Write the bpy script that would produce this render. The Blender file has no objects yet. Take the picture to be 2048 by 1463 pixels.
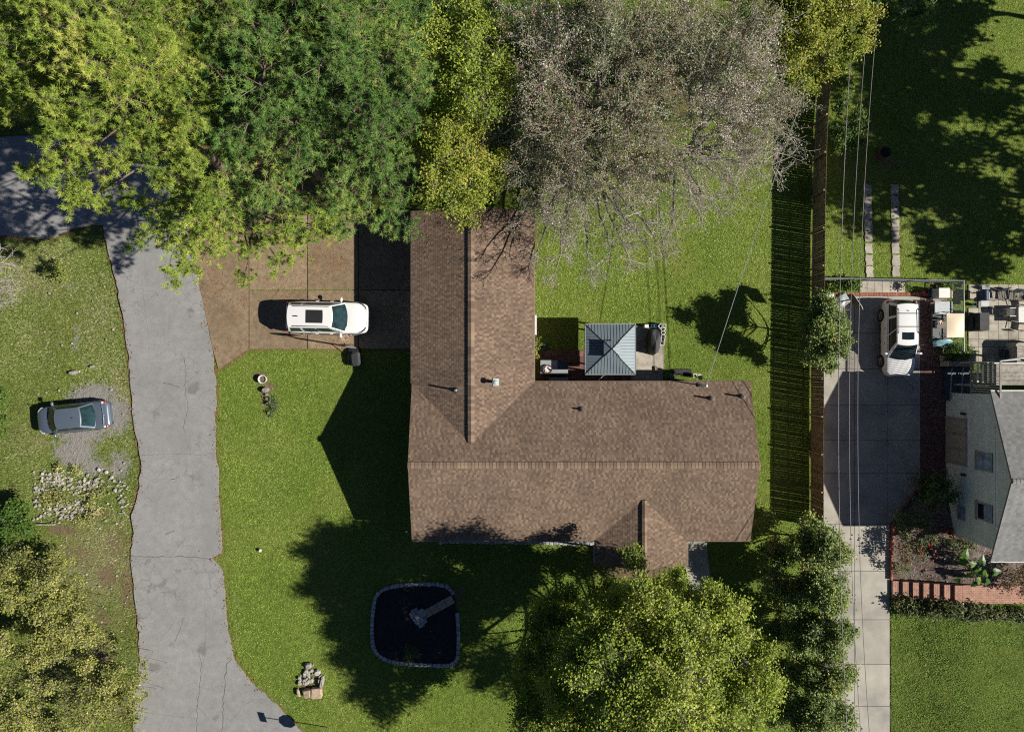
import bpy, math, random
import numpy as np
from mathutils import Vector, Matrix

# ------------------------------------------------------------------ camera, world, sun, exposure
scene = bpy.context.scene
C = scene.collection
CAM_H = 43.0
FPX = 2048 * 24.0 / 36.0
cam_data = bpy.data.cameras.new("camera")
cam_data.lens = 24.0
cam_data.sensor_width = 36.0
cam_data.clip_end = 2000.0
cam = bpy.data.objects.new("camera", cam_data)
cam.location = (0, 0, CAM_H)
C.objects.link(cam)
scene.camera = cam
scene.cycles.use_denoising = False
scene.cycles.filter_width = 1.15

SUN_EL = 35.4
SUN_DIR = Vector((-1.0, 0.163, 0)).normalized() * math.cos(math.radians(SUN_EL)) + Vector((0, 0, -math.sin(math.radians(SUN_EL))))
world = bpy.data.worlds.new("World")
scene.world = world
world.use_nodes = True
wn = world.node_tree
sky = wn.nodes.new("ShaderNodeTexSky")
sky.sky_type = 'NISHITA'
sky.sun_disc = False
sky.sun_elevation = math.radians(SUN_EL)
sky.air_density = 0.5
sky.dust_density = 0.25
sky.ozone_density = 4.0
sky.altitude = 300
sky.sun_rotation = math.atan2(-SUN_DIR.x, -SUN_DIR.y)
bg = wn.nodes["Background"]
bg.inputs["Strength"].default_value = 0.05
wn.links.new(sky.outputs[0], bg.inputs[0])
sl = bpy.data.lights.new("sun", 'SUN')
sl.energy = 5.0
sl.angle = math.radians(0.5)
sl.color = (1.0, 0.94, 0.83)
sun = bpy.data.objects.new("sun", sl)
sun.rotation_euler = SUN_DIR.to_track_quat('-Z', 'Y').to_euler()
sun.location = (30, -5, 60)
C.objects.link(sun)
scene.view_settings.view_transform = 'Standard'
scene.view_settings.look = 'None'
scene.view_settings.exposure = 0.42
scene.view_settings.gamma = 1.0
scene.view_settings.use_curve_mapping = False

rng = random.Random(7)
nr = np.random.default_rng(11)

# ------------------------------------------------------------------ helpers
def at(px, py, z=0.0):
    """ground plan position (metres) of a spot of the survey photograph that lies z metres above the ground"""
    s = (CAM_H - z) / FPX
    return ((px - 1024.0) * s, (731.5 - py) * s)

def pts(lst, z=0.0):
    return [at(a, b, z) for a, b in lst]

def put(o, label=None, cat=None, group=None, kind=None):
    if label: o["label"] = label
    if cat: o["category"] = cat
    if group: o["group"] = group
    if kind: o["kind"] = kind
    return o

def thing(name, label, cat, loc=(0, 0, 0), rz=0.0, group=None):
    o = bpy.data.objects.new(name, None)
    o.empty_display_size = 0.3
    C.objects.link(o)
    o.location = loc
    o.rotation_euler = (0, 0, rz)
    return put(o, label, cat, group)

def wloc(o):
    v = Vector((0, 0, 0))
    while o is not None:
        v += o.location
        o = o.parent
    return v

def hash01(i, j, seed):
    v = np.sin(i * 127.1 + j * 311.7 + seed * 74.7) * 43758.5453
    return v - np.floor(v)

def vnoise(x, y, seed=0.0):
    xi, yi = np.floor(x), np.floor(y)
    fx, fy = x - xi, y - yi
    fx, fy = fx * fx * (3 - 2 * fx), fy * fy * (3 - 2 * fy)
    a, b = hash01(xi, yi, seed), hash01(xi + 1, yi, seed)
    c, d = hash01(xi, yi + 1, seed), hash01(xi + 1, yi + 1, seed)
    return (a * (1 - fx) + b * fx) * (1 - fy) + (c * (1 - fx) + d * fx) * fy

def fbm(x, y, seed=0.0):
    return 0.5 * vnoise(x, y, seed) + 0.3 * vnoise(x * 2.1, y * 2.1, seed + 1) + 0.2 * vnoise(x * 4.3, y * 4.3, seed + 2)

def inpoly(X, Y, poly):
    r = np.zeros(X.shape, bool)
    n = len(poly)
    for i in range(n):
        x0, y0 = poly[i]; x1, y1 = poly[(i + 1) % n]
        if y0 == y1: continue
        c = ((y0 > Y) != (y1 > Y)) & (X < (x1 - x0) * (Y - y0) / (y1 - y0) + x0)
        r ^= c
    return r

def distline(X, Y, line, closed=False):
    d = np.full(X.shape, 1e9)
    n = len(line)
    for i in range(n if closed else n - 1):
        x0, y0 = line[i]; x1, y1 = line[(i + 1) % n]
        dx, dy = x1 - x0, y1 - y0
        L = dx * dx + dy * dy + 1e-9
        t = np.clip(((X - x0) * dx + (Y - y0) * dy) / L, 0, 1)
        d = np.minimum(d, np.hypot(X - x0 - t * dx, Y - y0 - t * dy))
    return d

def ss(t):
    t = np.clip(t, 0, 1)
    return t * t * (3 - 2 * t)

class MB:
    """collects shapes, builds ONE mesh object"""
    def __init__(s):
        s.v = []; s.f = []; s.t = []
    def add(s, V, F, tint=None):
        b = len(s.v)
        s.v.extend([tuple(p) for p in V])
        for f in F:
            s.f.append([b + i for i in f]); s.t.append(rng.random() if tint is None else tint)
    def box(s, x0, x1, y0, y1, z0, z1, tint=None, M=None, taper=1.0):
        cx, cy = (x0 + x1) / 2, (y0 + y1) / 2
        V = [(x0, y0, z0), (x1, y0, z0), (x1, y1, z0), (x0, y1, z0)]
        V += [(cx + (x - cx) * taper, cy + (y - cy) * taper, z1) for x, y, z in V]
        if M is not None: V = [M @ Vector(p) for p in V]
        if tint is None: tint = rng.random()
        s.add(V, [(0, 3, 2, 1), (4, 5, 6, 7), (0, 1, 5, 4), (1, 2, 6, 5), (2, 3, 7, 6), (3, 0, 4, 7)], tint)
        return s
    def cbox(s, c, size, rz=0.0, tint=None, bev=0.0, ry=0.0, rx=0.0):
        """box about a centre; bev chamfers the top and upright edges"""
        hx, hy, hz = size[0] / 2, size[1] / 2, size[2] / 2
        M = Matrix.Translation(c) @ Matrix.Rotation(rz, 4, 'Z') @ Matrix.Rotation(ry, 4, 'Y') @ Matrix.Rotation(rx, 4, 'X')
        if tint is None: tint = rng.random()
        if bev <= 0:
            return s.box(-hx, hx, -hy, hy, -hz, hz, tint, M)
        def ring(a, b, z, k):
            return [(-a + k, -b, z), (a - k, -b, z), (a, -b + k, z), (a, b - k, z), (a - k, b, z), (-a + k, b, z), (-a, b - k, z), (-a, -b + k, z)]
        V = ring(hx, hy, -hz, bev) + ring(hx, hy, hz - bev, bev) + ring(hx - bev, hy - bev, hz, bev * 0.6)
        F = [tuple(range(7, -1, -1)), tuple(range(16, 24))]
        for r in (0, 8):
            for i in range(8):
                j = (i + 1) % 8
                F.append((r + i, r + j, r + 8 + j, r + 8 + i))
        s.add([M @ Vector(p) for p in V], F, tint)
        return s
    def prism(s, poly, z0, z1, tint=None, bottom=True):
        n = len(poly)
        a = sum(poly[i][0] * poly[(i + 1) % n][1] - poly[(i + 1) % n][0] * poly[i][1] for i in range(n))
        if a < 0: poly = poly[::-1]
        V = [(x, y, z0) for x, y in poly] + [(x, y, z1) for x, y in poly]
        F = [tuple(range(n, 2 * n))] + [(i, (i + 1) % n, n + (i + 1) % n, n + i) for i in range(n)]
        if bottom: F.append(tuple(range(n - 1, -1, -1)))
        s.add(V, F, rng.random() if tint is None else tint)
        return s
    def tube(s, P, R, n=6, tint=None, caps=True):
        P = [Vector(p) for p in P]
        if not isinstance(R, (list, tuple)): R = [R] * len(P)
        V = []; up = Vector((0.13, 0.31, 0.94))
        for i, p in enumerate(P):
            d = (P[min(i + 1, len(P) - 1)] - P[max(i - 1, 0)])
            if d.length < 1e-9: d = Vector((0, 0, 1))
            d.normalize()
            a = d.cross(up)
            if a.length < 0.05: a = d.cross(Vector((1, 0, 0)))
            a.normalize(); b = d.cross(a)
            for k in range(n):
                t = 2 * math.pi * k / n
                V.append(p + (a * math.cos(t) + b * math.sin(t)) * R[i])
        F = []
        for i in range(len(P) - 1):
            for k in range(n):
                k2 = (k + 1) % n
                F.append((i * n + k, i * n + k2, (i + 1) * n + k2, (i + 1) * n + k))
        if caps:
            F.append(tuple(range(n - 1, -1, -1))); F.append(tuple(range((len(P) - 1) * n, len(P) * n)))
        s.add(V, F, tint)
        return s
    def lathe(s, prof, c=(0, 0, 0), n=20, tint=None, M=None):
        V = []
        for r, z in prof:
            for k in range(n):
                t = 2 * math.pi * k / n
                V.append((r * math.cos(t), r * math.sin(t), z))
        if M is None: M = Matrix.Translation(c)
        F = []
        for i in range(len(prof) - 1):
            for k in range(n):
                k2 = (k + 1) % n
                F.append((i * n + k, i * n + k2, (i + 1) * n + k2, (i + 1) * n + k))
        F.append(tuple(range(n - 1, -1, -1))); F.append(tuple(range((len(prof) - 1) * n, len(prof) * n)))
        s.add([M @ Vector(p) for p in V], F, tint)
        return s
    def torus(s, c, R, r, n=24, m=6, M=None, tint=None):
        M = M or Matrix.Identity(4)
        V = []
        for i in range(n):
            a = 2 * math.pi * i / n
            for k in range(m):
                b = 2 * math.pi * k / m
                V.append(Vector(c) + M @ Vector(((R + r * math.cos(b)) * math.cos(a), (R + r * math.cos(b)) * math.sin(a), r * math.sin(b))))
        F = [(i * m + k, ((i + 1) % n) * m + k, ((i + 1) % n) * m + (k + 1) % m, i * m + (k + 1) % m) for i in range(n) for k in range(m)]
        s.add(V, F, tint)
        return s
    def ell(s, c, r, n=12, m=7, M=None, tint=None, jit=0.0):
        V = []
        for i in range(1, m):
            a = math.pi * i / m
            for k in range(n):
                b = 2 * math.pi * k / n
                q = 1 + jit * (rng.random() - 0.5)
                V.append(Vector((r[0] * math.sin(a) * math.cos(b) * q, r[1] * math.sin(a) * math.sin(b) * q, r[2] * math.cos(a) * q)))
        V += [Vector((0, 0, r[2])), Vector((0, 0, -r[2]))]
        if M is not None: V = [M @ p for p in V]
        V = [p + Vector(c) for p in V]
        F = []
        for i in range(m - 2):
            for k in range(n):
                k2 = (k + 1) % n
                F.append((i * n + k, (i + 1) * n + k, (i + 1) * n + k2, i * n + k2))
        T, B = len(V) - 2, len(V) - 1
        for k in range(n):
            k2 = (k + 1) % n
            F.append((T, k, k2)); F.append((B, (m - 2) * n + k2, (m - 2) * n + k))
        s.add(V, F, rng.random() if tint is None else tint)
        return s
    def grid(s, fn, nu, nv, tint=None, flip=False):
        V = [fn(i / nu, j / nv) for i in range(nu + 1) for j in range(nv + 1)]
        F = []
        for i in range(nu):
            for j in range(nv):
                a = i * (nv + 1) + j
                q = (a, a + nv + 1, a + nv + 2, a + 1)
                F.append(q[::-1] if flip else q)
        s.add(V, F, tint)
        return s
    def stone(s, c, size, rz=None, tint=None):
        """a rough block with uneven corners"""
        rz = rng.random() * 6.28 if rz is None else rz
        M = Matrix.Translation(c) @ Matrix.Rotation(rz, 4, 'Z')
        n = 7
        V = []
        for z, k in ((-0.5, 1.0), (0.15, 1.0), (0.5, 0.72)):
            for i in range(n):
                t = 2 * math.pi * (i + 0.3) / n
                q = k * (0.86 + 0.28 * rng.random())
                V.append(M @ Vector((0.5 * size[0] * math.cos(t) * q * 1.08, 0.5 * size[1] * math.sin(t) * q * 1.08, size[2] * (z + 0.12 * (rng.random() - 0.5)))))
        F = [tuple(range(2 * n, 3 * n))]
        for r in (0, n):
            for i in range(n):
                j = (i + 1) % n
                F.append((r + i, r + j, r + n + j, r + n + i))
        s.add(V, F, rng.random() if tint is None else tint)
        return s
    def block(s, c, size, rz=0.0, tint=None, j=0.08):
        """a squared stone: a chamfered box with jittered corners"""
        b = len(s.v)
        s.cbox(c, size, rz, tint, bev=min(size) * 0.16)
        for i in range(b, len(s.v)):
            p = s.v[i]
            s.v[i] = (p[0] + (rng.random() - .5) * size[0] * j, p[1] + (rng.random() - .5) * size[1] * j, p[2] + (rng.random() - .5) * size[2] * j)
        return s
    def build(s, name, mat, parent=None, local=False, smooth=False, kind=None, sub=0, label=None, bevel=0):
        me = bpy.data.meshes.new(name)
        off = Vector((0, 0, 0)) if (local or parent is None) else wloc(parent)
        me.from_pydata([(p[0] - off.x, p[1] - off.y, p[2] - off.z) for p in s.v], [], s.f)
        at_ = me.attributes.new("tint", 'FLOAT', 'FACE')
        at_.data.foreach_set("value", s.t)
        me.materials.append(mat)
        if smooth: me.polygons.foreach_set("use_smooth", [True] * len(me.polygons))
        me.update()
        o = bpy.data.objects.new(name, me)
        C.objects.link(o)
        if parent is not None: o.parent = parent
        if sub:
            m = o.modifiers.new("sub", 'SUBSURF'); m.levels = sub; m.render_levels = sub
        if bevel:
            m = o.modifiers.new("bevel", 'BEVEL'); m.width = bevel; m.segments = 2; m.limit_method = 'ANGLE'
        if kind: o["kind"] = kind
        if label: o["label"] = label
        return o

def npmesh(name, V, F, tint, mat, parent=None, kind=None, smooth=False):
    """mesh from numpy arrays; V (n,3), F (m,k) all of one size k"""
    me = bpy.data.meshes.new(name)
    V = np.asarray(V, np.float32)
    if parent is not None:
        V = V - np.array(wloc(parent), np.float32)
    m, k = F.shape
    me.vertices.add(len(V)); me.vertices.foreach_set("co", V.ravel())
    me.loops.add(m * k); me.loops.foreach_set("vertex_index", F.astype(np.int32).ravel())
    me.polygons.add(m); me.polygons.foreach_set("loop_start", np.arange(0, m * k, k, dtype=np.int32))
    if smooth: me.polygons.foreach_set("use_smooth", np.ones(m, bool))
    me.update(calc_edges=True)
    a = me.attributes.new("tint", 'FLOAT', 'FACE')
    a.data.foreach_set("value", np.asarray(tint, np.float32))
    me.materials.append(mat)
    o = bpy.data.objects.new(name, me)
    C.objects.link(o)
    if parent is not None: o.parent = parent
    if kind: o["kind"] = kind
    return o

def copy_tree(o, parent=None):
    c = o.copy(); C.objects.link(c)
    if parent is not None: c.parent = parent
    for ch in list(o.children): copy_tree(ch, c)
    return c

# ------------------------------------------------------------------ materials
def nn(nt, typ, **kw):
    n = nt.nodes.new(typ)
    for k, v in kw.items(): setattr(n, k, v)
    return n

def newmat(name):
    m = bpy.data.materials.new(name); m.use_nodes = True
    nt = m.node_tree
    b = nt.nodes["Principled BSDF"]
    return m, nt, b

def noise_node(nt, coord, scale, detail=3.0, rough=0.55):
    n = nn(nt, "ShaderNodeTexNoise")
    n.inputs["Scale"].default_value = scale; n.inputs["Detail"].default_value = detail
    n.inputs["Roughness"].default_value = rough
    nt.links.new(coord, n.inputs["Vector"])
    return n

def ramp(nt, fac, stops):
    r = nn(nt, "ShaderNodeValToRGB")
    e = r.color_ramp.elements
    while len(e) < len(stops): e.new(0.5)
    for i, (p, c) in enumerate(stops):
        e[i].position = p; e[i].color = (c[0], c[1], c[2], 1)
    nt.links.new(fac, r.inputs[0])
    return r

def mixc(nt, fac, a, b, mode='MIX'):
    m = nn(nt, "ShaderNodeMix", data_type='RGBA', blend_type=mode)
    for sock, val in ((m.inputs[0], fac), (m.inputs[6], a), (m.inputs[7], b)):
        if hasattr(val, "is_linked") or hasattr(val, "links"):
            nt.links.new(val, sock)
        elif isinstance(val, (int, float)): sock.default_value = val
        else: sock.default_value = (val[0], val[1], val[2], 1)
    return m.outputs[2]

def math_(nt, op, a, b=0.0, clamp=False):
    m = nn(nt, "ShaderNodeMath", operation=op, use_clamp=clamp)
    for sock, val in ((m.inputs[0], a), (m.inputs[1], b)):
        if hasattr(val, "links"): nt.links.new(val, sock)
        else: sock.default_value = val
    return m.outputs[0]

def bump(nt, b, h, strength=0.4, dist=0.02):
    n = nn(nt, "ShaderNodeBump")
    n.inputs["Strength"].default_value = strength; n.inputs["Distance"].default_value = dist
    nt.links.new(h, n.inputs["Height"]); nt.links.new(n.outputs[0], b.inputs["Normal"])

def pm(name, col, rough=0.6, var=0.18, scale=6.0, fine=60.0, bmp=0.0, metal=0.0, tint=0.0, coat=0.0, spec=0.5, dirt=None, dirt_amt=0.45):
    """general surface: a base colour with broad and fine variation, per-piece tint, optional dirt patches"""
    m, nt, b = newmat(name)
    co = nn(nt, "ShaderNodeTexCoord").outputs["Object"]
    n1 = noise_node(nt, co, scale); n2 = noise_node(nt, co, fine, 2.0)
    c = lambda k: tuple(min(1.0, x * k) for x in col)
    r1 = ramp(nt, n1.outputs[0], [(0.3, c(1 - var)), (0.7, c(1 + var))])
    r2 = ramp(nt, n2.outputs[0], [(0.3, (1 - var * 0.8,) * 3), (0.7, (1 + var * 0.8,) * 3)])
    out = mixc(nt, 1.0, r1.outputs[0], r2.outputs[0], 'MULTIPLY')
    if tint:
        at_ = nn(nt, "ShaderNodeAttribute", attribute_name="tint")
        rt = ramp(nt, at_.outputs["Fac"], [(0.0, (1 - tint,) * 3), (1.0, (1 + tint,) * 3)])
        out = mixc(nt, 1.0, out, rt.outputs[0], 'MULTIPLY')
    if dirt:
        n3 = noise_node(nt, co, scale * 0.45, 4.0)
        f = ramp(nt, n3.outputs[0], [(0.48, (0, 0, 0)), (0.7, (dirt_amt,) * 3)])
        out = mixc(nt, f.outputs[0], out, dirt)
    nt.links.new(out, b.inputs["Base Color"])
    b.inputs["Roughness"].default_value = rough
    b.inputs["Metallic"].default_value = metal
    b.inputs["Specular IOR Level"].default_value = spec
    if coat:
        b.inputs["Coat Weight"].default_value = coat; b.inputs["Coat Roughness"].default_value = 0.06
    if bmp: bump(nt, b, n2.outputs[0], bmp, 0.02)
    return m

def leafmat(name, stops, trans=0.3, rough=0.55):
    """leaves: colour from each leaf's own tint, light comes through"""
    m, nt, b = newmat(name)
    at_ = nn(nt, "ShaderNodeAttribute", attribute_name="tint")
    r = ramp(nt, at_.outputs["Fac"], stops)
    nt.links.new(r.outputs[0], b.inputs["Base Color"])
    b.inputs["Roughness"].default_value = rough
    b.inputs["Specular IOR Level"].default_value = 0.3
    tr = nn(nt, "ShaderNodeBsdfTranslucent")
    nt.links.new(r.outputs[0], tr.inputs[0])
    mx = nn(nt, "ShaderNodeMixShader"); mx.inputs[0].default_value = trans
    nt.links.new(b.outputs[0], mx.inputs[1]); nt.links.new(tr.outputs[0], mx.inputs[2])
    nt.links.new(mx.outputs[0], nt.nodes["Material Output"].inputs[0])
    return m

def glassmat(name, col=(0.02, 0.03, 0.035), rough=0.04):
    m, nt, b = newmat(name)
    co = nn(nt, "ShaderNodeTexCoord").outputs["Object"]
    n = noise_node(nt, co, 2.5)
    r = ramp(nt, n.outputs[0], [(0.3, tuple(c * 0.6 for c in col)), (0.7, tuple(c * 1.6 for c in col))])
    nt.links.new(r.outputs[0], b.inputs["Base Color"])
    b.inputs["Roughness"].default_value = rough
    b.inputs["IOR"].default_value = 1.45
    b.inputs["Specular IOR Level"].default_value = 0.3
    return m

M = {}
M['white_paint'] = pm('white_paint', (0.80, 0.80, 0.80), 0.25, 0.02, 2, 30, coat=0.8)
M['grey_paint'] = pm('grey_paint', (0.13, 0.165, 0.215), 0.34, 0.05, 2, 200, metal=0.3, coat=0.8)
M['car_glass'] = glassmat('car_glass', (0.012, 0.02, 0.025))
M['teal_glass'] = glassmat('teal_glass', (0.018, 0.040, 0.046))
M['black_plastic'] = pm('black_plastic', (0.02, 0.02, 0.022), 0.5, 0.2)
M['tyre'] = pm('tyre', (0.02, 0.02, 0.02), 0.85, 0.2)
M['alloy'] = pm('alloy', (0.45, 0.46, 0.48), 0.35, 0.1, metal=0.8)
M['red_lamp'] = pm('red_lamp', (0.45, 0.03, 0.03), 0.15, 0.1, coat=0.8)
M['clear_lamp'] = pm('clear_lamp', (0.55, 0.57, 0.58), 0.12, 0.15, 12, coat=0.8)
M['chrome'] = pm('chrome', (0.65, 0.66, 0.68), 0.2, 0.05, metal=0.9)
M['galv'] = pm('galvanised', (0.27, 0.28, 0.295), 0.55, 0.12, metal=0.3)
M['concrete'] = pm('concrete', (0.40, 0.375, 0.325), 0.9, 0.12, 1.2, 45, bmp=0.15, tint=0.07, dirt=(0.22, 0.215, 0.20), dirt_amt=0.65)
M['old_concrete'] = pm('old_concrete', (0.41, 0.375, 0.315), 0.9, 0.16, 2.5, 30, bmp=0.25, tint=0.12, dirt=(0.16, 0.14, 0.10), dirt_amt=0.6)
M['asphalt_crack'] = pm('asphalt_crack', (0.115, 0.113, 0.108), 0.95, 0.3)
M['crack_soft'] = pm('crack_soft', (0.185, 0.183, 0.178), 0.95, 0.3)
M['brick_red'] = pm('brick_red', (0.36, 0.13, 0.08), 0.85, 0.25, 4, 30, bmp=0.2, tint=0.3)
M['brick_dark'] = pm('brick_dark', (0.17, 0.09, 0.075), 0.85, 0.25, 4, 30, bmp=0.2, tint=0.3)
M['fence_wood'] = pm('fence_wood', (0.20, 0.145, 0.085), 0.85, 0.3, 3, 30, tint=0.3, bmp=0.2)
M['rail_wood'] = pm('rail_wood', (0.30, 0.22, 0.13), 0.85, 0.3, 3, 30, tint=0.2, bmp=0.2)
M['grey_wood'] = pm('grey_wood', (0.30, 0.275, 0.245), 0.85, 0.3, 5, 40, tint=0.25, bmp=0.3)
M['bark_grey'] = pm('bark_grey', (0.20, 0.18, 0.16), 0.9, 0.35, 3, 25, bmp=0.5)
M['bark_pine'] = pm('bark_pine', (0.17, 0.125, 0.095), 0.9, 0.35, 3, 18, bmp=0.6)
M['twig_pale'] = pm('twig_pale', (0.44, 0.395, 0.36), 0.85, 0.3, 3, 20)
M['steel_roof'] = pm('steel_roof', (0.16, 0.205, 0.235), 0.5, 0.06, 2, 30, metal=0.15)
M['seam_shade'] = pm('seam_shade', (0.035, 0.045, 0.055), 0.6, 0.1)  # dark metal; on the ribs it paints the seams' shadow lines
M['white_board'] = pm('white_board', (0.72, 0.71, 0.68), 0.6, 0.08)
M['cream'] = pm('cream', (0.72, 0.60, 0.43), 0.45, 0.05, 3)
M['siding'] = pm('siding', (0.60, 0.66, 0.61), 0.7, 0.08, 1.5, 20, tint=0.05)
M['trim_grey'] = pm('trim_grey', (0.30, 0.29, 0.30), 0.6, 0.1)
M['blind'] = pm('blind', (0.36, 0.33, 0.27), 0.5, 0.1)
M['window_blue'] = glassmat('window_blue', (0.20, 0.27, 0.36), 0.08)
M['dark_void'] = pm('dark_void', (0.015, 0.016, 0.018), 0.6, 0.2)
M['stone_grey'] = pm('stone_grey', (0.33, 0.34, 0.35), 0.9, 0.25, 7, 40, tint=0.22, bmp=0.4)
M['stone_tan'] = pm('stone_tan', (0.38, 0.29, 0.21), 0.9, 0.3, 7, 40, tint=0.22, bmp=0.4)
M['stone_pale'] = pm('stone_pale', (0.36, 0.335, 0.30), 0.9, 0.25, 6, 40, tint=0.3, bmp=0.4)
M['mulch_black'] = pm('mulch_black', (0.022, 0.021, 0.022), 0.95, 0.6, 6, 40, bmp=0.8)
M['mulch_brown'] = pm('mulch_brown', (0.14, 0.10, 0.085), 0.95, 0.6, 5, 30, bmp=0.8, dirt=(0.30, 0.25, 0.23), dirt_amt=0.6)
M['black_cloth'] = pm('black_cloth', (0.035, 0.036, 0.04), 0.75, 0.3, 3)
M['orange'] = pm('orange', (0.60, 0.16, 0.08), 0.45, 0.1)
M['navy'] = pm('navy', (0.03, 0.05, 0.09), 0.55, 0.3)
M['teal'] = pm('teal', (0.02, 0.16, 0.24), 0.5, 0.2)
M['blue'] = pm('blue', (0.02, 0.12, 0.36), 0.5, 0.2)
M['hose_green'] = pm('hose_green', (0.03, 0.25, 0.16), 0.5, 0.2)
M['pvc'] = pm('pvc', (0.60, 0.60, 0.58), 0.5, 0.1)
M['rust'] = pm('rust', (0.10, 0.065, 0.055), 0.85, 0.4, 8, 40, bmp=0.4)
M['lt_metal'] = pm('lt_metal', (0.34, 0.37, 0.39), 0.45, 0.08, metal=0.2)
M['vent_grey'] = pm('vent_grey', (0.34, 0.38, 0.40), 0.5, 0.1)
M['dk_metal'] = pm('dk_metal', (0.06, 0.07, 0.08), 0.5, 0.15)
M['wire'] = pm('wire', (0.17, 0.15, 0.15), 0.6, 0.2)
M['pole_wood'] = pm('pole_wood', (0.16, 0.12, 0.09), 0.9, 0.3, 3, 20)
M['cardboard'] = pm('cardboard', (0.22, 0.15, 0.10), 0.8, 0.25, 4)
M['fascia'] = pm('fascia', (0.20, 0.15, 0.12), 0.6, 0.1)
M['house_brick'] = pm('house_brick', (0.27, 0.17, 0.13), 0.9, 0.25, 3, 20, bmp=0.3)
M['cart_blue'] = pm('cart_blue', (0.22, 0.40, 0.46), 0.3, 0.08, coat=0.6)
M['wicker'] = pm('wicker', (0.16, 0.15, 0.13), 0.8, 0.3, 20, 80)
M['red_plastic'] = pm('red_plastic', (0.5, 0.03, 0.05), 0.5, 0.2)
M['sign_red'] = pm('sign_red', (0.45, 0.02, 0.025), 0.4, 0.1)
M['sign_green'] = pm('sign_green', (0.02, 0.20, 0.09), 0.4, 0.1)

def roofmat(name, stops):
    m, nt, b = newmat(name)
    at_ = nn(nt, "ShaderNodeAttribute", attribute_name="tint")
    co = nn(nt, "ShaderNodeTexCoord").outputs["Object"]
    r = ramp(nt, at_.outputs["Fac"], stops)
    n = noise_node(nt, co, 90, 2.0); n0 = noise_node(nt, co, 0.5, 3.0)
    r2 = ramp(nt, n.outputs[0], [(0.25, (0.72,) * 3), (0.75, (1.28,) * 3)])
    r3 = ramp(nt, n0.outputs[0], [(0.3, (0.86,) * 3), (0.7, (1.12,) * 3)])
    c = mixc(nt, 1.0, r.outputs[0], r2.outputs[0], 'MULTIPLY'); c = mixc(nt, 1.0, c, r3.outputs[0], 'MULTIPLY')
    nt.links.new(c, b.inputs["Base Color"]); b.inputs["Roughness"].default_value = 0.95
    b.inputs["Specular IOR Level"].default_value = 0.2
    bump(nt, b, n.outputs[0], 0.3, 0.01)
    return m
M['shingle'] = roofmat('shingle_brown', [(0.0, (0.108, 0.075, 0.057)), (0.35, (0.150, 0.106, 0.080)), (0.65, (0.205, 0.146, 0.108)), (1.0, (0.275, 0.198, 0.142))])
M['shingle_grey'] = roofmat('shingle_grey', [(0.0, (0.17, 0.17, 0.17)), (1.0, (0.27, 0.27, 0.265))])

def groundmat(name, g1, g2, g3, with_attr=True):
    m, nt, b = newmat(name)
    co = nn(nt, "ShaderNodeTexCoord").outputs["Object"]
    f1 = noise_node(nt, co, 0.22, 4.0); f2 = noise_node(nt, co, 3.0, 4.0, 0.65); f3 = noise_node(nt, co, 22.0, 3.0, 0.7)
    c = ramp(nt, f1.outputs[0], [(0.3, g1), (0.52, g2), (0.72, g3)]).outputs[0]
    c = mixc(nt, 1.0, c, ramp(nt, f2.outputs[0], [(0.25, (0.62,) * 3), (0.75, (1.35,) * 3)]).outputs[0], 'MULTIPLY')
    c = mixc(nt, 1.0, c, ramp(nt, f3.outputs[0], [(0.25, (0.45,) * 3), (0.75, (1.5,) * 3)]).outputs[0], 'MULTIPLY')
    if with_attr:
        def layer(c, attr, lo, hi, edge_scale=1.0):
            a = nn(nt, "ShaderNodeAttribute", attribute_name=attr)
            t = math_(nt, 'ADD', a.outputs["Fac"], math_(nt, 'MULTIPLY', math_(nt, 'SUBTRACT', f2.outputs[0], 0.5), 1.3 * edge_scale))
            t = math_(nt, 'ADD', t, math_(nt, 'MULTIPLY', math_(nt, 'SUBTRACT', f3.outputs[0], 0.5), 1.1 * edge_scale))
            k = ramp(nt, t, [(0.42, (0, 0, 0)), (0.62, (1, 1, 1))]).outputs[0]
            s = ramp(nt, f3.outputs[0], [(0.3, lo), (0.7, hi)]).outputs[0]
            return mixc(nt, k, c, s)
        c = layer(c, "dry", (0.17, 0.155, 0.075), (0.34, 0.31, 0.17))
        c = layer(c, "dirt", (0.12, 0.085, 0.05), (0.27, 0.20, 0.13))
        c = layer(c, "gravel", (0.17, 0.16, 0.145), (0.40, 0.385, 0.36))
        c = layer(c, "litter", (0.13, 0.075, 0.04), (0.32, 0.19, 0.11))
    nt.links.new(c, b.inputs["Base Color"])
    b.inputs["Roughness"].default_value = 0.95; b.inputs["Specular IOR Level"].default_value = 0.1
    h = math_(nt, 'ADD', f3.outputs[0], math_(nt, 'MULTIPLY', f2.outputs[0], 1.6))
    bump(nt, b, h, 0.9, 0.09)
    return m
M['ground'] = groundmat('ground_grass', (0.115, 0.178, 0.026), (0.155, 0.208, 0.036), (0.20, 0.225, 0.056))
M['lawn2'] = groundmat('bank_grass', (0.11, 0.165, 0.030), (0.148, 0.195, 0.040), (0.19, 0.215, 0.055), False)

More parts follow.
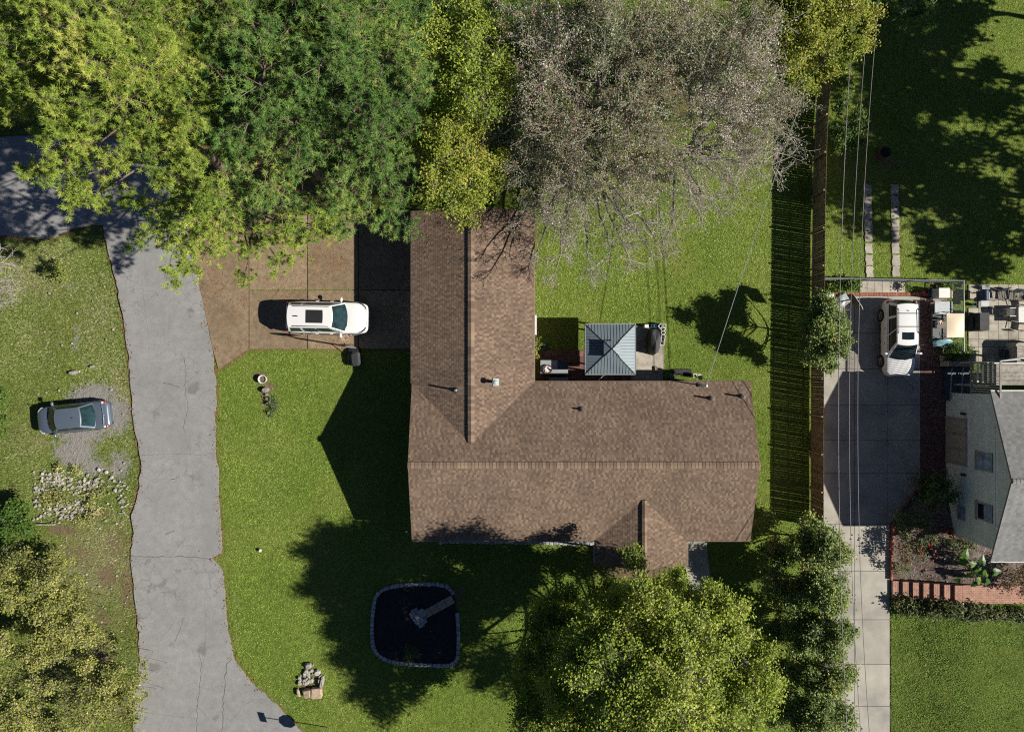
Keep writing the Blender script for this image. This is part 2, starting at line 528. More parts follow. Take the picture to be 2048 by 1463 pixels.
def asphaltmat():
    m, nt, b = newmat('asphalt_worn')
    co = nn(nt, "ShaderNodeTexCoord").outputs["Object"]
    n0 = noise_node(nt, co, 0.35, 4.0); n1 = noise_node(nt, co, 2.2, 5.0, 0.6); n2 = noise_node(nt, co, 35, 2.0, 0.7)
    v = nn(nt, "ShaderNodeTexVoronoi"); v.inputs["Scale"].default_value = 0.42; nt.links.new(co, v.inputs["Vector"])
    c = ramp(nt, n0.outputs[0], [(0.3, (0.252, 0.252, 0.252)), (0.7, (0.305, 0.304, 0.300))]).outputs[0]
    c = mixc(nt, 1.0, c, ramp(nt, n1.outputs[0], [(0.3, (0.88,) * 3), (0.7, (1.1,) * 3)]).outputs[0], 'MULTIPLY')
    c = mixc(nt, 1.0, c, ramp(nt, n2.outputs[0], [(0.25, (0.70,) * 3), (0.75, (1.27,) * 3)]).outputs[0], 'MULTIPLY')
    d = math_(nt, 'ADD', v.outputs["Distance"], math_(nt, 'MULTIPLY', n1.outputs[0], 0.35))
    k = ramp(nt, d, [(0.27, (0.55,) * 3), (0.36, (0, 0, 0))]).outputs[0]
    c = mixc(nt, k, c, (0.13, 0.128, 0.12))
    n4 = noise_node(nt, co, 0.9, 4.0)
    k2 = ramp(nt, n4.outputs[0], [(0.62, (0, 0, 0)), (0.78, (0.45,) * 3)]).outputs[0]
    c = mixc(nt, k2, c, (0.33, 0.285, 0.22))
    # crazing: thin dark lines along cell borders where the surface has aged
    vc = nn(nt, "ShaderNodeTexVoronoi", feature='DISTANCE_TO_EDGE'); vc.inputs["Scale"].default_value = 1.1
    wv = nn(nt, "ShaderNodeVectorMath", operation='ADD'); nt.links.new(co, wv.inputs[0])
    wn_ = nn(nt, "ShaderNodeVectorMath", operation='SCALE'); wn_.inputs["Scale"].default_value = 0.55
    nt.links.new(n1.outputs["Color"], wn_.inputs[0]); nt.links.new(wn_.outputs[0], wv.inputs[1]); nt.links.new(wv.outputs[0], vc.inputs["Vector"])
    line = ramp(nt, vc.outputs["Distance"], [(0.008, (0.6,) * 3), (0.022, (0, 0, 0))]).outputs[0]
    age = ramp(nt, noise_node(nt, co, 0.18, 3.0).outputs[0], [(0.50, (0, 0, 0)), (0.62, (1, 1, 1))]).outputs[0]
    c = mixc(nt, mixc(nt, 1.0, line, age, 'MULTIPLY'), c, (0.10, 0.098, 0.092))
    n5 = noise_node(nt, co, 0.55, 5.0, 0.6)
    c = mixc(nt, ramp(nt, n5.outputs[0], [(0.56, (0, 0, 0)), (0.72, (0.30,) * 3)]).outputs[0], c, (0.165, 0.162, 0.152))
    nt.links.new(c, b.inputs["Base Color"]); b.inputs["Roughness"].default_value = 0.92
    b.inputs["Specular IOR Level"].default_value = 0.25
    bump(nt, b, n2.outputs[0], 0.5, 0.015)
    return m
M['asphalt'] = asphaltmat()

def aggregatemat():
    m, nt, b = newmat('exposed_aggregate')
    co = nn(nt, "ShaderNodeTexCoord").outputs["Object"]
    n0 = noise_node(nt, co, 0.5, 4.0); n1 = noise_node(nt, co, 3.0, 4.0); n2 = noise_node(nt, co, 26, 2.0, 0.8)
    at_ = nn(nt, "ShaderNodeAttribute", attribute_name="tint")
    c = ramp(nt, n0.outputs[0], [(0.3, (0.205, 0.150, 0.095)), (0.7, (0.30, 0.228, 0.150))]).outputs[0]
    c = mixc(nt, 1.0, c, ramp(nt, at_.outputs["Fac"], [(0, (0.85,) * 3), (1, (1.15,) * 3)]).outputs[0], 'MULTIPLY')
    c = mixc(nt, 1.0, c, ramp(nt, n1.outputs[0], [(0.3, (0.82,) * 3), (0.7, (1.2,) * 3)]).outputs[0], 'MULTIPLY')
    c = mixc(nt, 1.0, c, ramp(nt, n2.outputs[0], [(0.3, (0.62,) * 3), (0.7, (1.4,) * 3)]).outputs[0], 'MULTIPLY')
    v = nn(nt, "ShaderNodeTexVoronoi"); v.inputs["Scale"].default_value = 9.0; nt.links.new(co, v.inputs["Vector"])
    k = ramp(nt, v.outputs["Distance"], [(0.10, (0.7,) * 3), (0.17, (0, 0, 0))]).outputs[0]
    c = mixc(nt, math_(nt, 'MULTIPLY', k, ramp(nt, n1.outputs[0], [(0.45, (0, 0, 0)), (0.65, (1, 1, 1))]).outputs[0]), c, (0.36, 0.27, 0.19))
    nt.links.new(c, b.inputs["Base Color"]); b.inputs["Roughness"].default_value = 0.9
    b.inputs["Specular IOR Level"].default_value = 0.2
    bump(nt, b, n2.outputs[0], 0.6, 0.015)
    return m
M['aggregate'] = aggregatemat()

def brickmat(name, c1, c2, mortar, scale, rot=0.0):
    m, nt, b = newmat(name)
    co = nn(nt, "ShaderNodeTexCoord").outputs["Object"]
    mp = nn(nt, "ShaderNodeMapping"); mp.inputs["Rotation"].default_value = (0, 0, rot); nt.links.new(co, mp.inputs[0])
    br = nn(nt, "ShaderNodeTexBrick"); nt.links.new(mp.outputs[0], br.inputs["Vector"])
    br.inputs["Scale"].default_value = scale; br.inputs["Mortar Size"].default_value = 0.03
    for i, c in enumerate((c1, c2, mortar)): br.inputs[1 + i].default_value = (*c, 1)
    n = noise_node(nt, co, 4.0)
    c = mixc(nt, 1.0, br.outputs[0], ramp(nt, n.outputs[0], [(0.3, (0.75,) * 3), (0.7, (1.2,) * 3)]).outputs[0], 'MULTIPLY')
    nt.links.new(c, b.inputs["Base Color"]); b.inputs["Roughness"].default_value = 0.88
    bump(nt, b, br.outputs["Fac"], -0.4, 0.01)
    return m
M['brick_step'] = brickmat('brick_step', (0.40, 0.17, 0.11), (0.30, 0.12, 0.08), (0.38, 0.30, 0.25), 2.2, math.pi / 2)
M['brick_path'] = brickmat('brick_path', (0.40, 0.18, 0.12), (0.33, 0.14, 0.095), (0.40, 0.31, 0.25), 2.2)

G = lambda *a: a
M['pine_yellow'] = leafmat('pine_yellow', [(0.00, (0.110, 0.187, 0.026)), (0.35, (0.260, 0.359, 0.048)), (0.75, (0.414, 0.495, 0.084)), (1.00, (0.572, 0.495, 0.143))], 0.2)
M['pine_dark'] = leafmat('pine_dark', [(0.00, (0.057, 0.128, 0.031)), (0.40, (0.132, 0.253, 0.053)), (0.80, (0.238, 0.363, 0.079)), (1.00, (0.418, 0.418, 0.110))], 0.2)
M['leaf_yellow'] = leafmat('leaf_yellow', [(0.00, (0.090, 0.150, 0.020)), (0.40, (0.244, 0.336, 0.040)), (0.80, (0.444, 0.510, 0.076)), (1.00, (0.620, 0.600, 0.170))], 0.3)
M['leaf_bright'] = leafmat('leaf_bright', [(0.00, (0.085, 0.148, 0.019)), (0.40, (0.205, 0.285, 0.030)), (0.80, (0.351, 0.399, 0.053)), (1.00, (0.532, 0.475, 0.095))], 0.35)
M['leaf_dark'] = leafmat('leaf_dark', [(0.00, (0.078, 0.120, 0.034)), (0.50, (0.185, 0.263, 0.073)), (0.90, (0.342, 0.420, 0.118)), (1.00, (0.532, 0.364, 0.084))], 0.2)
M['leaf_olive'] = leafmat('leaf_olive', [(0.00, (0.115, 0.138, 0.032)), (0.40, (0.248, 0.276, 0.060)), (0.80, (0.425, 0.425, 0.103)), (1.00, (0.644, 0.598, 0.253))], 0.25)
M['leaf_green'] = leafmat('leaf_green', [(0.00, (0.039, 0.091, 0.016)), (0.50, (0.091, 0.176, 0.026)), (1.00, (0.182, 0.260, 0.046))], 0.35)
M['leaf_bare'] = leafmat('leaf_bare', [(0.00, (0.066, 0.094, 0.022)), (0.34, (0.176, 0.220, 0.066)), (0.62, (0.286, 0.308, 0.143)), (0.68, (0.550, 0.539, 0.473)), (0.80, (0.440, 0.385, 0.352)), (0.86, (0.352, 0.176, 0.154)), (0.97, (0.462, 0.176, 0.165)), (1.00, (0.682, 0.638, 0.605))], 0.25)  # whitish stops put sunlit highlights into the leaf colour
M['leaf_rose'] = leafmat('leaf_rose', [(0.00, (0.075, 0.105, 0.038)), (0.60, (0.165, 0.203, 0.075)), (1.00, (0.300, 0.285, 0.135))], 0.3)
M['petal_red'] = leafmat('petal_red', [(0.0, (0.45, 0.015, 0.03)), (1.0, (0.60, 0.03, 0.05))], 0.2)
M['leaf_rust'] = leafmat('leaf_rust', [(0.0, (0.06, 0.06, 0.015)), (0.6, (0.16, 0.11, 0.03)), (1.0, (0.25, 0.12, 0.04))], 0.25)
M['leaf_big'] = leafmat('leaf_big', [(0.0, (0.04, 0.13, 0.02)), (0.6, (0.10, 0.22, 0.03)), (1.0, (0.20, 0.30, 0.04))], 0.4, 0.35)
M['grass'] = leafmat('grass', [(0.00, (0.143, 0.225, 0.036)), (0.40, (0.275, 0.411, 0.061)), (0.80, (0.430, 0.522, 0.122)), (1.00, (0.602, 0.576, 0.250))], 0.15)
M['rough_grass'] = leafmat('rough_grass', [(0.0, (0.11, 0.13, 0.035)), (0.4, (0.22, 0.27, 0.075)), (0.75, (0.34, 0.37, 0.15)), (1.0, (0.50, 0.46, 0.27))], 0.2)
M['litter'] = leafmat('leaf_litter', [(0.0, (0.16, 0.07, 0.03)), (0.5, (0.36, 0.15, 0.055)), (0.8, (0.42, 0.27, 0.14)), (1.0, (0.55, 0.45, 0.34))], 0.15)
# ------------------------------------------------------------------ the ground and what lies flush with it
def jag(poly, step=0.35, amp=0.06, skip=None):
    """a plan outline with a ragged edge"""
    out = []
    n = len(poly)
    for i in range(n):
        (x0, y0), (x1, y1) = poly[i], poly[(i + 1) % n]
        L = math.hypot(x1 - x0, y1 - y0); k = max(1, int(L / step))
        nx, ny = -(y1 - y0) / (L + 1e-9), (x1 - x0) / (L + 1e-9)
        for j in range(k):
            t = j / k
            a = 0 if j == 0 else (rng.random() - 0.5) * 2 * amp
            out.append((x0 + (x1 - x0) * t + nx * a, y0 + (y1 - y0) * t + ny * a))
    return out

ROAD_W = pts([(-700, 330), (-200, 480), (0, 470), (90, 478), (180, 448), (205, 450), (232, 560), (248, 650), (260, 740), (268, 850), (283, 930), (276, 985), (262, 1030), (268, 1065), (262, 1110), (268, 1170), (275, 1230), (280, 1320), (270, 1400), (266, 1463), (255, 1700), (240, 2300)])
ROAD_E = pts([(1500, 2300), (1100, 1900), (760, 1580), (605, 1463), (560, 1415), (510, 1370), (485, 1340), (466, 1312), (455, 1250), (450, 1180), (444, 1140), (424, 1116), (443, 1105), (441, 1040), (438, 1000), (437, 950), (431, 900), (430, 830), (432, 770), (424, 690), (412, 630), (398, 565), (380, 500), (372, 420), (340, 330), (230, 275), (120, 268), (0, 275), (-300, 250), (-700, 130)])
ROAD = ROAD_W + ROAD_E
DRIVE_SLABS = [[(385, 460), (497, 440), (497, 696), (437, 738), (424, 690), (412, 630), (398, 565)],
               [(499, 430), (614, 430), (614, 579), (499, 579)], [(616, 430), (716, 430), (716, 579), (616, 579)], [(718, 430), (830, 430), (830, 579), (718, 579)],
               [(499, 581), (614, 581), (614, 697), (499, 697)], [(616, 581), (716, 581), (716, 697), (616, 697)], [(718, 581), (830, 581), (830, 697), (718, 697)]]
CONC_ROWS = [592, 665, 737, 810, 880, 946, 1047, 1141, 1238, 1327, 1411, 1500, 1590, 1680]
def conc_left(y): return 1647 if y < 1045 else 1647 + (y - 1045) * 0.065
CONC_SLABS = []
for i in range(len(CONC_ROWS) - 1):
    a, b = CONC_ROWS[i] + 0.5, CONC_ROWS[i + 1] - 0.5
    CONC_SLABS.append([(conc_left(a), a), (1708.6, a), (1708.6, b), (conc_left(b), b)])
    if b <= 946:
        CONC_SLABS.append([(1709.6, a), (1775, a), (1775, b), (1709.6, b)])
        CONC_SLABS.append([(1776, a), (1840, a), (1840, b), (1776, b)])
    elif i == 5:
        CONC_SLABS.append([(1709.6, a), (1775, a), (1775, b), (1709.6, b)])
        CONC_SLABS.append([(1776, a), (1840, a), (1838, 964), (1781, 1045), (1776, b)])
    else:
        CONC_SLABS.append([(1709.6, a), (1779, a), (1779, b), (1709.6, b)])
PAVE_E = [(1841, 594), (1893, 594), (1893, 940), (1841, 962)]
HOUSE_P = [(-5.6, -10.0), (13.6, -10.0), (13.6, -1.1), (1.0, -1.1), (1.0, 9.0), (-5.6, 9.0)]
PATIO_BROWN = [(1071, 692), (1262, 692), (1262, 790), (1071, 790)]
PATIO_GREY = [(1262, 652), (1328, 652), (1328, 737), (1326, 737), (1326, 790), (1262, 790)]
FRONT_PAD = [(1370, 1076), (1412, 1076), (1416, 1120), (1424, 1180), (1424, 1260), (1384, 1260), (1380, 1180), (1370, 1130)]
NB_PATIO = [(1937, 569), (2200, 569), (2200, 720), (1937, 720)]
STRIP_A = [(1727, 368), (1743, 370), (1746, 556), (1733, 556)]
STRIP_B = [(1781, 368), (1797, 368), (1800, 556), (1786, 556)]
BED = [(756, 1180), (800, 1168), (880, 1165), (905, 1178), (915, 1210), (918, 1300), (912, 1325), (890, 1330), (800, 1325), (770, 1318), (748, 1300), (744, 1270), (746, 1215)]

def bank_left(y):
    """plan x of the west edge of the raised garden beside the concrete drive"""
    return np.interp(-np.asarray(y, float), [6.2, 7.36, 9.9, 12, 60], [27.3, 25.6, 23.92, 23.80, 23.86])
def bank_z(x, y):
    x = np.asarray(x, float); y = np.asarray(y, float)
    return -0.01 + 0.97 * ss((x - 23.5) / 5.4) * ss((-6.9 - y) / 3.8)

BLOBS_GRAVEL = [(185, 790, 52, 26, 1.0), (225, 830, 40, 45, 1.0), (160, 870, 55, 22, 0.95), (150, 905, 45, 32, 1.0), (185, 935, 40, 22, 0.8), (235, 935, 30, 40, 0.75), (120, 1150, 40, 15, 0.5), (85, 1120, 30, 12, 0.5), (150, 680, 14, 50, 0.5), (138, 575, 30, 12, 0.55), (205, 625, 8, 45, 0.5)]
BLOBS_DIRT = [(235, 1090, 40, 60, 0.6), (200, 1240, 45, 30, 0.62), (205, 1300, 24, 45, .85), (120, 1060, 40, 12, 0.85), (252, 1180, 20, 70, 0.68), (195, 1025, 30, 12, 0.8), (1640, 360, 8, 60, 0.5), (1780, 330, 40, 16, 0.6), (535, 775, 16, 14, 0.9), (530, 800, 12, 30, 0.6), (1270, 1145, 70, 14, 0.9), (520, 752, 16, 12, 0.8), (1770, 190, 60, 40, 0.3), (1230, 150, 260, 130, 0.85), (1080, 330, 110, 80, 0.7), (1430, 130, 150, 120, 0.7), (940, 200, 110, 160, .8), (1075, 470, 14, 60, .5), (620, 1370, 22, 30, 0.7), (280, 470, 30, 40, 0.6), (150, 1110, 90, 40, .55), (230, 1400, 30, 60, .6), (120, 1300, 90, 90, .45), (215, 1150, 30, 30, .8), (910, 1190, 24, 24, 0.7), (1390, 820, 6, 10, 0.0)]  # wide northern blobs: brown leaf floor, also painting the darkness under the trees
BLOBS_DRY = [(80, 560, 90, 60, 0.62), (60, 880, 90, 60, 0.5), (60, 680, 90, 60, 0.4), (190, 640, 60, 140, 0.5), (190, 1130, 110, 120, 0.72), (130, 1330, 130, 130, .55), (80, 1000, 90, 60, 0.4), (240, 800, 40, 120, 0.6), (1850, 460, 120, 50, 0.4), (1690, 450, 40, 80, 0.4), (1950, 1400, 110, 50, 0.35), (540, 960, 60, 160, 0.32), (600, 1400, 120, 50, 0.34), (470, 1240, 16, 120, .4), (450, 860, 14, 100, .4), (700, 1420, 60, 30, .3), (540, 830, 40, 50, .35), (1530, 600, 16, 120, .35), (1500, 450, 60, 40, .3), (1120, 470, 40, 50, 0.35), (1300, 450, 160, 40, 0.25), (1590, 1180, 40, 60, 0.4), (1590, 1400, 40, 60, 0.4)]

def blobfield(X, Y, blobs):
    r = np.zeros(X.shape)
    px = 1024 + X * FPX / CAM_H; py = 731.5 - Y * FPX / CAM_H
    for cx, cy, rx, ry, k in blobs:
        d = ((px - cx) / rx) ** 2 + ((py - cy) / ry) ** 2
        r = np.maximum(r, k * np.exp(-d * 0.8))
    return r

def ground_attrs(X, Y):
    dl = np.minimum(distline(X, Y, ROAD_W), distline(X, Y, ROAD_E))
    litter = 0.66 * np.exp(-(dl / 0.30) ** 2) * np.where(X < -22, 1.0, 0.8)
    dd = distline(X, Y, pts([(437, 738), (499, 697), (830, 697)]))
    litter = np.maximum(litter, 0.75 * np.exp(-(dd / 0.22) ** 2))
    litter = np.maximum(litter, 0.75 * blobfield(X, Y, [(560, 330, 260, 140, 1.0), (900, 300, 160, 130, 0.8), (150, 180, 200, 90, .8)]))
    return {"gravel": blobfield(X, Y, BLOBS_GRAVEL), "dirt": blobfield(X, Y, BLOBS_DIRT), "dry": blobfield(X, Y, BLOBS_DRY), "litter": litter}

def sheet(name, xs, ys, zf, mat, attrs=True):
    X, Y = np.meshgrid(xs, ys, indexing='ij')
    Z = zf(X, Y)
    n, m = X.shape
    V = np.stack([X.ravel(), Y.ravel(), Z.ravel()], 1)
    i, j = np.meshgrid(np.arange(n - 1), np.arange(m - 1), indexing='ij')
    a = (i * m + j).ravel()
    F = np.stack([a, a + m, a + m + 1, a + 1], 1)
    o = npmesh(name, V, F, np.zeros(len(F)), mat, smooth=True)
    if attrs:
        for k, v in ground_attrs(X.ravel(), Y.ravel()).items():
            at_ = o.data.attributes.new(k, 'FLOAT', 'POINT')
            at_.data.foreach_set("value", v.astype(np.float32))
    return o

far = np.array([400., 250., 150., 90., 60., 45.])
xs = np.concatenate([-far, np.arange(-36, 36.01, 0.3), far[::-1]])
ys = np.concatenate([-far, np.arange(-27, 27.01, 0.3), far[::-1]])
def gz(X, Y):
    rough = ss((-20.0 - X) / 5.0)
    z = -0.030 - 0.028 * fbm(X * 0.7, Y * 0.7, 3) - rough * 0.10 * fbm(X * 0.5, Y * 0.5, 9)
    return z
g = sheet("ground", xs, ys, gz, M['ground']); put(g, kind="structure")

# road with a ragged edge, cracks as thin ribbons just above it
mb = MB(); mb.prism(jag(ROAD, 0.35, 0.07), -0.12, 0.012)
road = put(mb.build("road", M['asphalt']), kind="structure")
def ribbon(mb, line, w, z, wander=0.05, step=0.15):
    P = []
    for i in range(len(line) - 1):
        (x0, y0), (x1, y1) = line[i], line[i + 1]
        k = max(1, int(math.hypot(x1 - x0, y1 - y0) / step))
        for j in range(k):
            t = j / k
            P.append((x0 + (x1 - x0) * t + rng.uniform(-wander, wander), y0 + (y1 - y0) * t + rng.uniform(-wander, wander)))
    P.append(line[-1])
    V, F = [], []
    for i, p in enumerate(P):
        a = P[max(0, i - 1)]; b = P[min(len(P) - 1, i + 1)]
        L = math.hypot(b[0] - a[0], b[1] - a[1]) + 1e-9
        nx, ny = -(b[1] - a[1]) / L, (b[0] - a[0]) / L
        ww = w * rng.uniform(0.4, 1.2) * 0.5
        V += [(p[0] + nx * ww, p[1] + ny * ww, z), (p[0] - nx * ww, p[1] - ny * ww, z)]
    for i in range(len(P) - 1):
        F.append((2 * i, 2 * i + 1, 2 * i + 3, 2 * i + 2))
    mb.add(V, F)
CRACKS = [([(370, 720), (372, 745), (370, 780), (376, 810), (374, 830), (370, 840), (368, 855), (371, 865)], .035), ([(376, 815), (392, 807)], .02), ([(350, 742), (362, 735), (372, 728)], .015),
          ([(255, 1112), (300, 1113), (340, 1112), (380, 1113), (424, 1117)], .05), ([(283, 909), (340, 907), (400, 909), (431, 906)], .03),
          ([(395, 1463), (394, 1410), (400, 1370), (404, 1330), (398, 1300)], .04), ([(444, 1463), (447, 1400), (450, 1360), (455, 1325), (463, 1317)], .06),
          ([(317, 1285), (335, 1262), (350, 1240)], .025), ([(350, 1282), (362, 1252), (368, 1235)], .03), ([(270, 1420), (330, 1430), (394, 1436)], .025),
          ([(394, 1410), (420, 1440), (440, 1463)], .025), ([(400, 1372), (425, 1380), (450, 1360)], .02), ([(288, 1010), (310, 1013), (325, 1025)], .02), ([(296, 965), (298, 990), (305, 1005)], .02),
          ([(405, 1345), (412, 1260), (408, 1200)], .018), ([(455, 1380), (480, 1350), (500, 1372)], .018), ([(460, 1440), (500, 1400), (532, 1396)], .018),
          ([(330, 1067), (350, 1060)], .05), ([(342, 960), (360, 953)], .05), ([(328, 765), (360, 775)], .06), ([(365, 865), (378, 890), (382, 900)], .015),
          ([(347, 850), (330, 862), (318, 870)], .014), ([(284, 560), (300, 700)], .012), ([(340, 600), (336, 700)], .010)]
for ln, w in CRACKS:
    mb = MB(); ribbon(mb, pts(ln), w * .8, 0.0165)
    mb.build("crack", M['asphalt_crack'] if w >= .03 else M['crack_soft'], road)

# exposed-aggregate drive, slab by slab
drv = thing("driveway", None, None); put(drv, kind="structure")
for s_ in DRIVE_SLABS:
    MB().prism(pts(s_), -0.12, 0.022).build("concrete_slab", M['aggregate'], drv)
# pale concrete drive beyond the fence
cdr = thing("driveway", None, None); put(cdr, kind="structure")
for s_ in CONC_SLABS:
    MB().prism(pts(s_), -0.12, 0.02).build("concrete_slab", M['concrete'], cdr)
MB().prism(pts([(1640, 588), (1842, 588), (1842, 962), (1782, 1047), (1781, 1680), (1640, 1680)]), -0.13, -0.004).build("joint_filler", M['asphalt_crack'], cdr)
# brick strip beside it
pv = thing("pavement", None, None); put(pv, kind="structure")
mb = MB()
x0, y1_ = at(1841, 594); x1 = at(1893, 594)[0]; y0 = at(1841, 955)[1]
yy = y1_; r_ = 0
while yy > y0:
    xx = x0 + (0.0 if r_ % 2 else 0.1)
    while xx < x1 - 0.05:
        e = min(xx + 0.19, x1)
        mb.box(xx, e, yy - 0.092, yy, -0.06, 0.018 + rng.uniform(-.003, .003)); xx += 0.2
    yy -= 0.1; r_ += 1
mb.build("brick", M['brick_dark'], pv, kind="stuff")
MB().prism([(x0, y0), (x1, y0), (x1, y1_), (x0, y1_)], -0.1, 0.008).build("sand_bed", M['mulch_brown'], pv)
# brick edging on end along the head of the drive
be = thing("kerb", None, None); put(be, kind="structure")
mb = MB(); xx = at(1652, 586)[0]
while xx < at(1893, 586)[0]:
    mb.cbox((xx, at(0, 588)[1], 0.0), (0.088, 0.21, 0.10), rng.uniform(-.04, .04), bev=.006); xx += 0.1
mb.build("brick", M['brick_red'], be, kind="stuff")
# narrow slabs in the strip between that edging and the wire fence
tl = thing("path", None, None); put(tl, kind="structure")
for k in range(6):
    a = 1719 + k * 15.3
    MB().prism(pts([(a, 562), (a + 14.6, 562), (a + 14.6, 585), (a, 585)]), -0.08, 0.015).build("concrete_slab", M['old_concrete'], tl)
MB().prism(pts([(1850, 598), (1893, 598), (1893, 603), (1850, 603)]), -0.08, 0.02).build("concrete_slab", M['old_concrete'], tl)
# two wheel strips of old concrete in the grass
for st in (STRIP_A, STRIP_B):
    t = thing("path", None, None); put(t, kind="structure")
    (ax, ay), (bx, by), (cx, cy), (dx, dy) = st
    n = 8
    for k in range(n):
        u, v = k / n, (k + 0.93 + rng.uniform(-.05, .04)) / n
        L = lambda p, q, w: (p[0] + (q[0] - p[0]) * w, p[1] + (q[1] - p[1]) * w)
        A, B = L((ax, ay), (dx, dy), u), L((bx, by), (cx, cy), u); D, E = L((ax, ay), (dx, dy), v), L((bx, by), (cx, cy), v)
        MB().prism(jag(pts([A, B, E, D]), 0.15, 0.05), -0.06, 0.012 + rng.uniform(0, .01)).build("concrete_slab", M['old_concrete'], t)
# pavers of the neighbour's patio
pt = thing("patio", None, None); put(pt, kind="structure")
px_ = 1937.0
for i in range(12):
    py_ = 569.0
    for j in range(10):
        if not (i == 0 and j in (2,)):
            MB().prism(pts([(px_, py_), (px_ + 19.4, py_), (px_ + 19.4, py_ + 15.0), (px_, py_ + 15.0)]), -0.08, 0.012 + rng.uniform(0, .012)).build("paver", M['old_concrete'], pt)
        py_ += 15.6
    px_ += 20
# house patios
ph = thing("patio", None, None); put(ph, kind="structure")
(ax, ay), (bx, by) = at(1078, 700), at(1262, 790)
xx = ax; c_ = 0
while xx < bx:
    yy = ay
    while yy > by:
        MB().box(xx, min(xx + 0.385, bx), yy - 0.385, yy, -0.06, 0.01 + rng.uniform(0, .012)).build("paver", M['brick_dark'], ph)
        yy -= 0.4
    xx += 0.4
MB().prism(pts(PATIO_GREY), -0.1, 0.03).build("concrete_slab", M['old_concrete'], ph)
MB().prism(pts([(1262, 694), (1300, 694), (1306, 705), (1303, 737), (1262, 737)]), -0.1, 0.034).build("concrete_slab", M['old_concrete'], ph)
# entrance slab and path, front of the house
pf = thing("path", None, None); put(pf, kind="structure")
MB().prism(pts(FRONT_PAD), -0.1, 0.02).build("concrete_slab", M['concrete'], pf)
MB().prism(pts([(1186, 1070), (1372, 1070), (1372, 1122), (1186, 1122)]), -0.1, 0.06).build("concrete_slab", M['concrete'], pf)

# raised garden and lawn beside the neighbour's house
ysb = np.concatenate([np.arange(-30, -6.2, 0.2), [-6.2]])
def bank(name, y0, y1, mat):
    yy = np.linspace(y0, y1, max(6, int(abs(y1 - y0) / 0.2)))
    T = np.concatenate([[0, 0.0001], np.linspace(0.006, 0.3, 40), np.linspace(0.34, 1, 10)])
    V = []
    for y in yy:
        xl = float(bank_left(y))
        for k, t in enumerate(T):
            x = xl + t * (46 - xl)
            z = float(bank_z(x, y)) + 0.04 * float(fbm(np.array(x * 1.3), np.array(y * 1.3), 5)) - 0.02
            if k == 0: z = -0.2
            V.append((x, y, z))
    m = len(T)
    F = [(i * m + j, i * m + j + 1, (i + 1) * m + j + 1, (i + 1) * m + j) for i in range(len(yy) - 1) for j in range(m - 1)]
    return put(npmesh(name, np.array(V), np.array(F), np.zeros(len(F)), mat, smooth=True), kind="structure")
bank("garden_bed", -14.0, -6.3, M['mulch_brown'])
bank("lawn", -34.0, -14.0, M['lawn2'])

# ------------------------------------------------------------------ grass, drawn blade by blade where the lens can tell it from paint
PAVED = [ROAD] + [pts(s_) for s_ in DRIVE_SLABS] + [pts([(1646, 588), (1893, 588), (1893, 940), (1836, 962), (1780, 1047), (1780, 1500), (1672, 1500), (1647, 1045)]), HOUSE_P, pts(PATIO_BROWN), pts(PATIO_GREY), pts(FRONT_PAD), pts(NB_PATIO), pts(STRIP_A), pts(STRIP_B), pts(BED), pts([(1719, 560), (1812, 560), (1812, 588), (1719, 588)])]
def blades(name, N, region, zf, mat, hmin, hmax, seed):
    r = np.random.default_rng(seed)
    x0, x1, y0, y1 = region
    X = r.uniform(x0, x1, N); Y = r.uniform(y0, y1, N)
    keep = np.ones(N, bool)
    for p in PAVED[1:]: keep &= ~inpoly(X, Y, p)
    edge = np.minimum(distline(X, Y, ROAD_W), distline(X, Y, ROAD_E))
    keep &= ~(inpoly(X, Y, ROAD) & (edge > r.exponential(.055, N)))
    if region[0] < 0:
        edge_x = -20.8 + 1.0 * (vnoise(Y * .5, Y * 0, 3) - .5)
        keep &= (X > edge_x) if mat is M['grass'] else (X <= edge_x)
        keep &= ~((Y < -6.3) & (X > bank_left(Y) - 0.02))
        at_ = ground_attrs(X, Y)
        bare = np.maximum(np.maximum(at_["gravel"], at_["dirt"]), at_["litter"])
        keep &= r.random(N) > bare * 1.25
        dry = at_["dry"]
        keep &= r.random(N) < 0.62 + 0.5 * vnoise(X * 0.9, Y * 0.9, 21) + 0.2 * (X < -22)
    else:
        keep &= X > bank_left(Y) + 0.05
        dry = np.zeros(N)
    X, Y, dry = X[keep], Y[keep], dry[keep]
    n = len(X)
    rough = ss((-21.0 - X) / 3.0)
    h = r.uniform(hmin, hmax, n) * (1 + 0.4 * rough) * (0.7 + 0.6 * vnoise(X * 1.7, Y * 1.7, 8))
    w = r.uniform(0.011, 0.024, n) * (1 + 0.3 * rough)
    az = r.uniform(0, 2 * math.pi, n); el = r.uniform(0.15, 0.95, n)
    d = np.stack([np.cos(az) * np.cos(el), np.sin(az) * np.cos(el), np.sin(el)], 1)
    s = np.stack([-np.sin(az), np.cos(az), np.zeros(n)], 1)
    P = np.stack([X, Y, zf(X, Y)], 1)
    V = np.stack([P - s * w[:, None], P + s * w[:, None], P + d * h[:, None]], 1).reshape(-1, 3)
    F = np.arange(3 * n).reshape(n, 3)
    t = -0.02 + 0.12 * ss((X + 2) / 4) * ss((Y - 1) / 3) + 0.60 * fbm(X * 0.28, Y * 0.28, 2) + 0.22 * (fbm(X * 1.4, Y * 1.4, 4) - .5) + 0.22 * (vnoise(X * 6.5, Y * 6.5, 14) - .5) + r.normal(0, 0.17, n) + 0.33 * dry + 0.06 * rough
    return put(npmesh(name, V, F, np.clip(t, 0, 1), mat), kind="stuff")
blades("grass", 800000, (-21.5, 33.5, -24, 24), gz, M['grass'], 0.04, 0.105, 31)
blades("rough_grass", 230000, (-33.5, -19, -24, 24), gz, M['rough_grass'], 0.05, 0.12, 33)
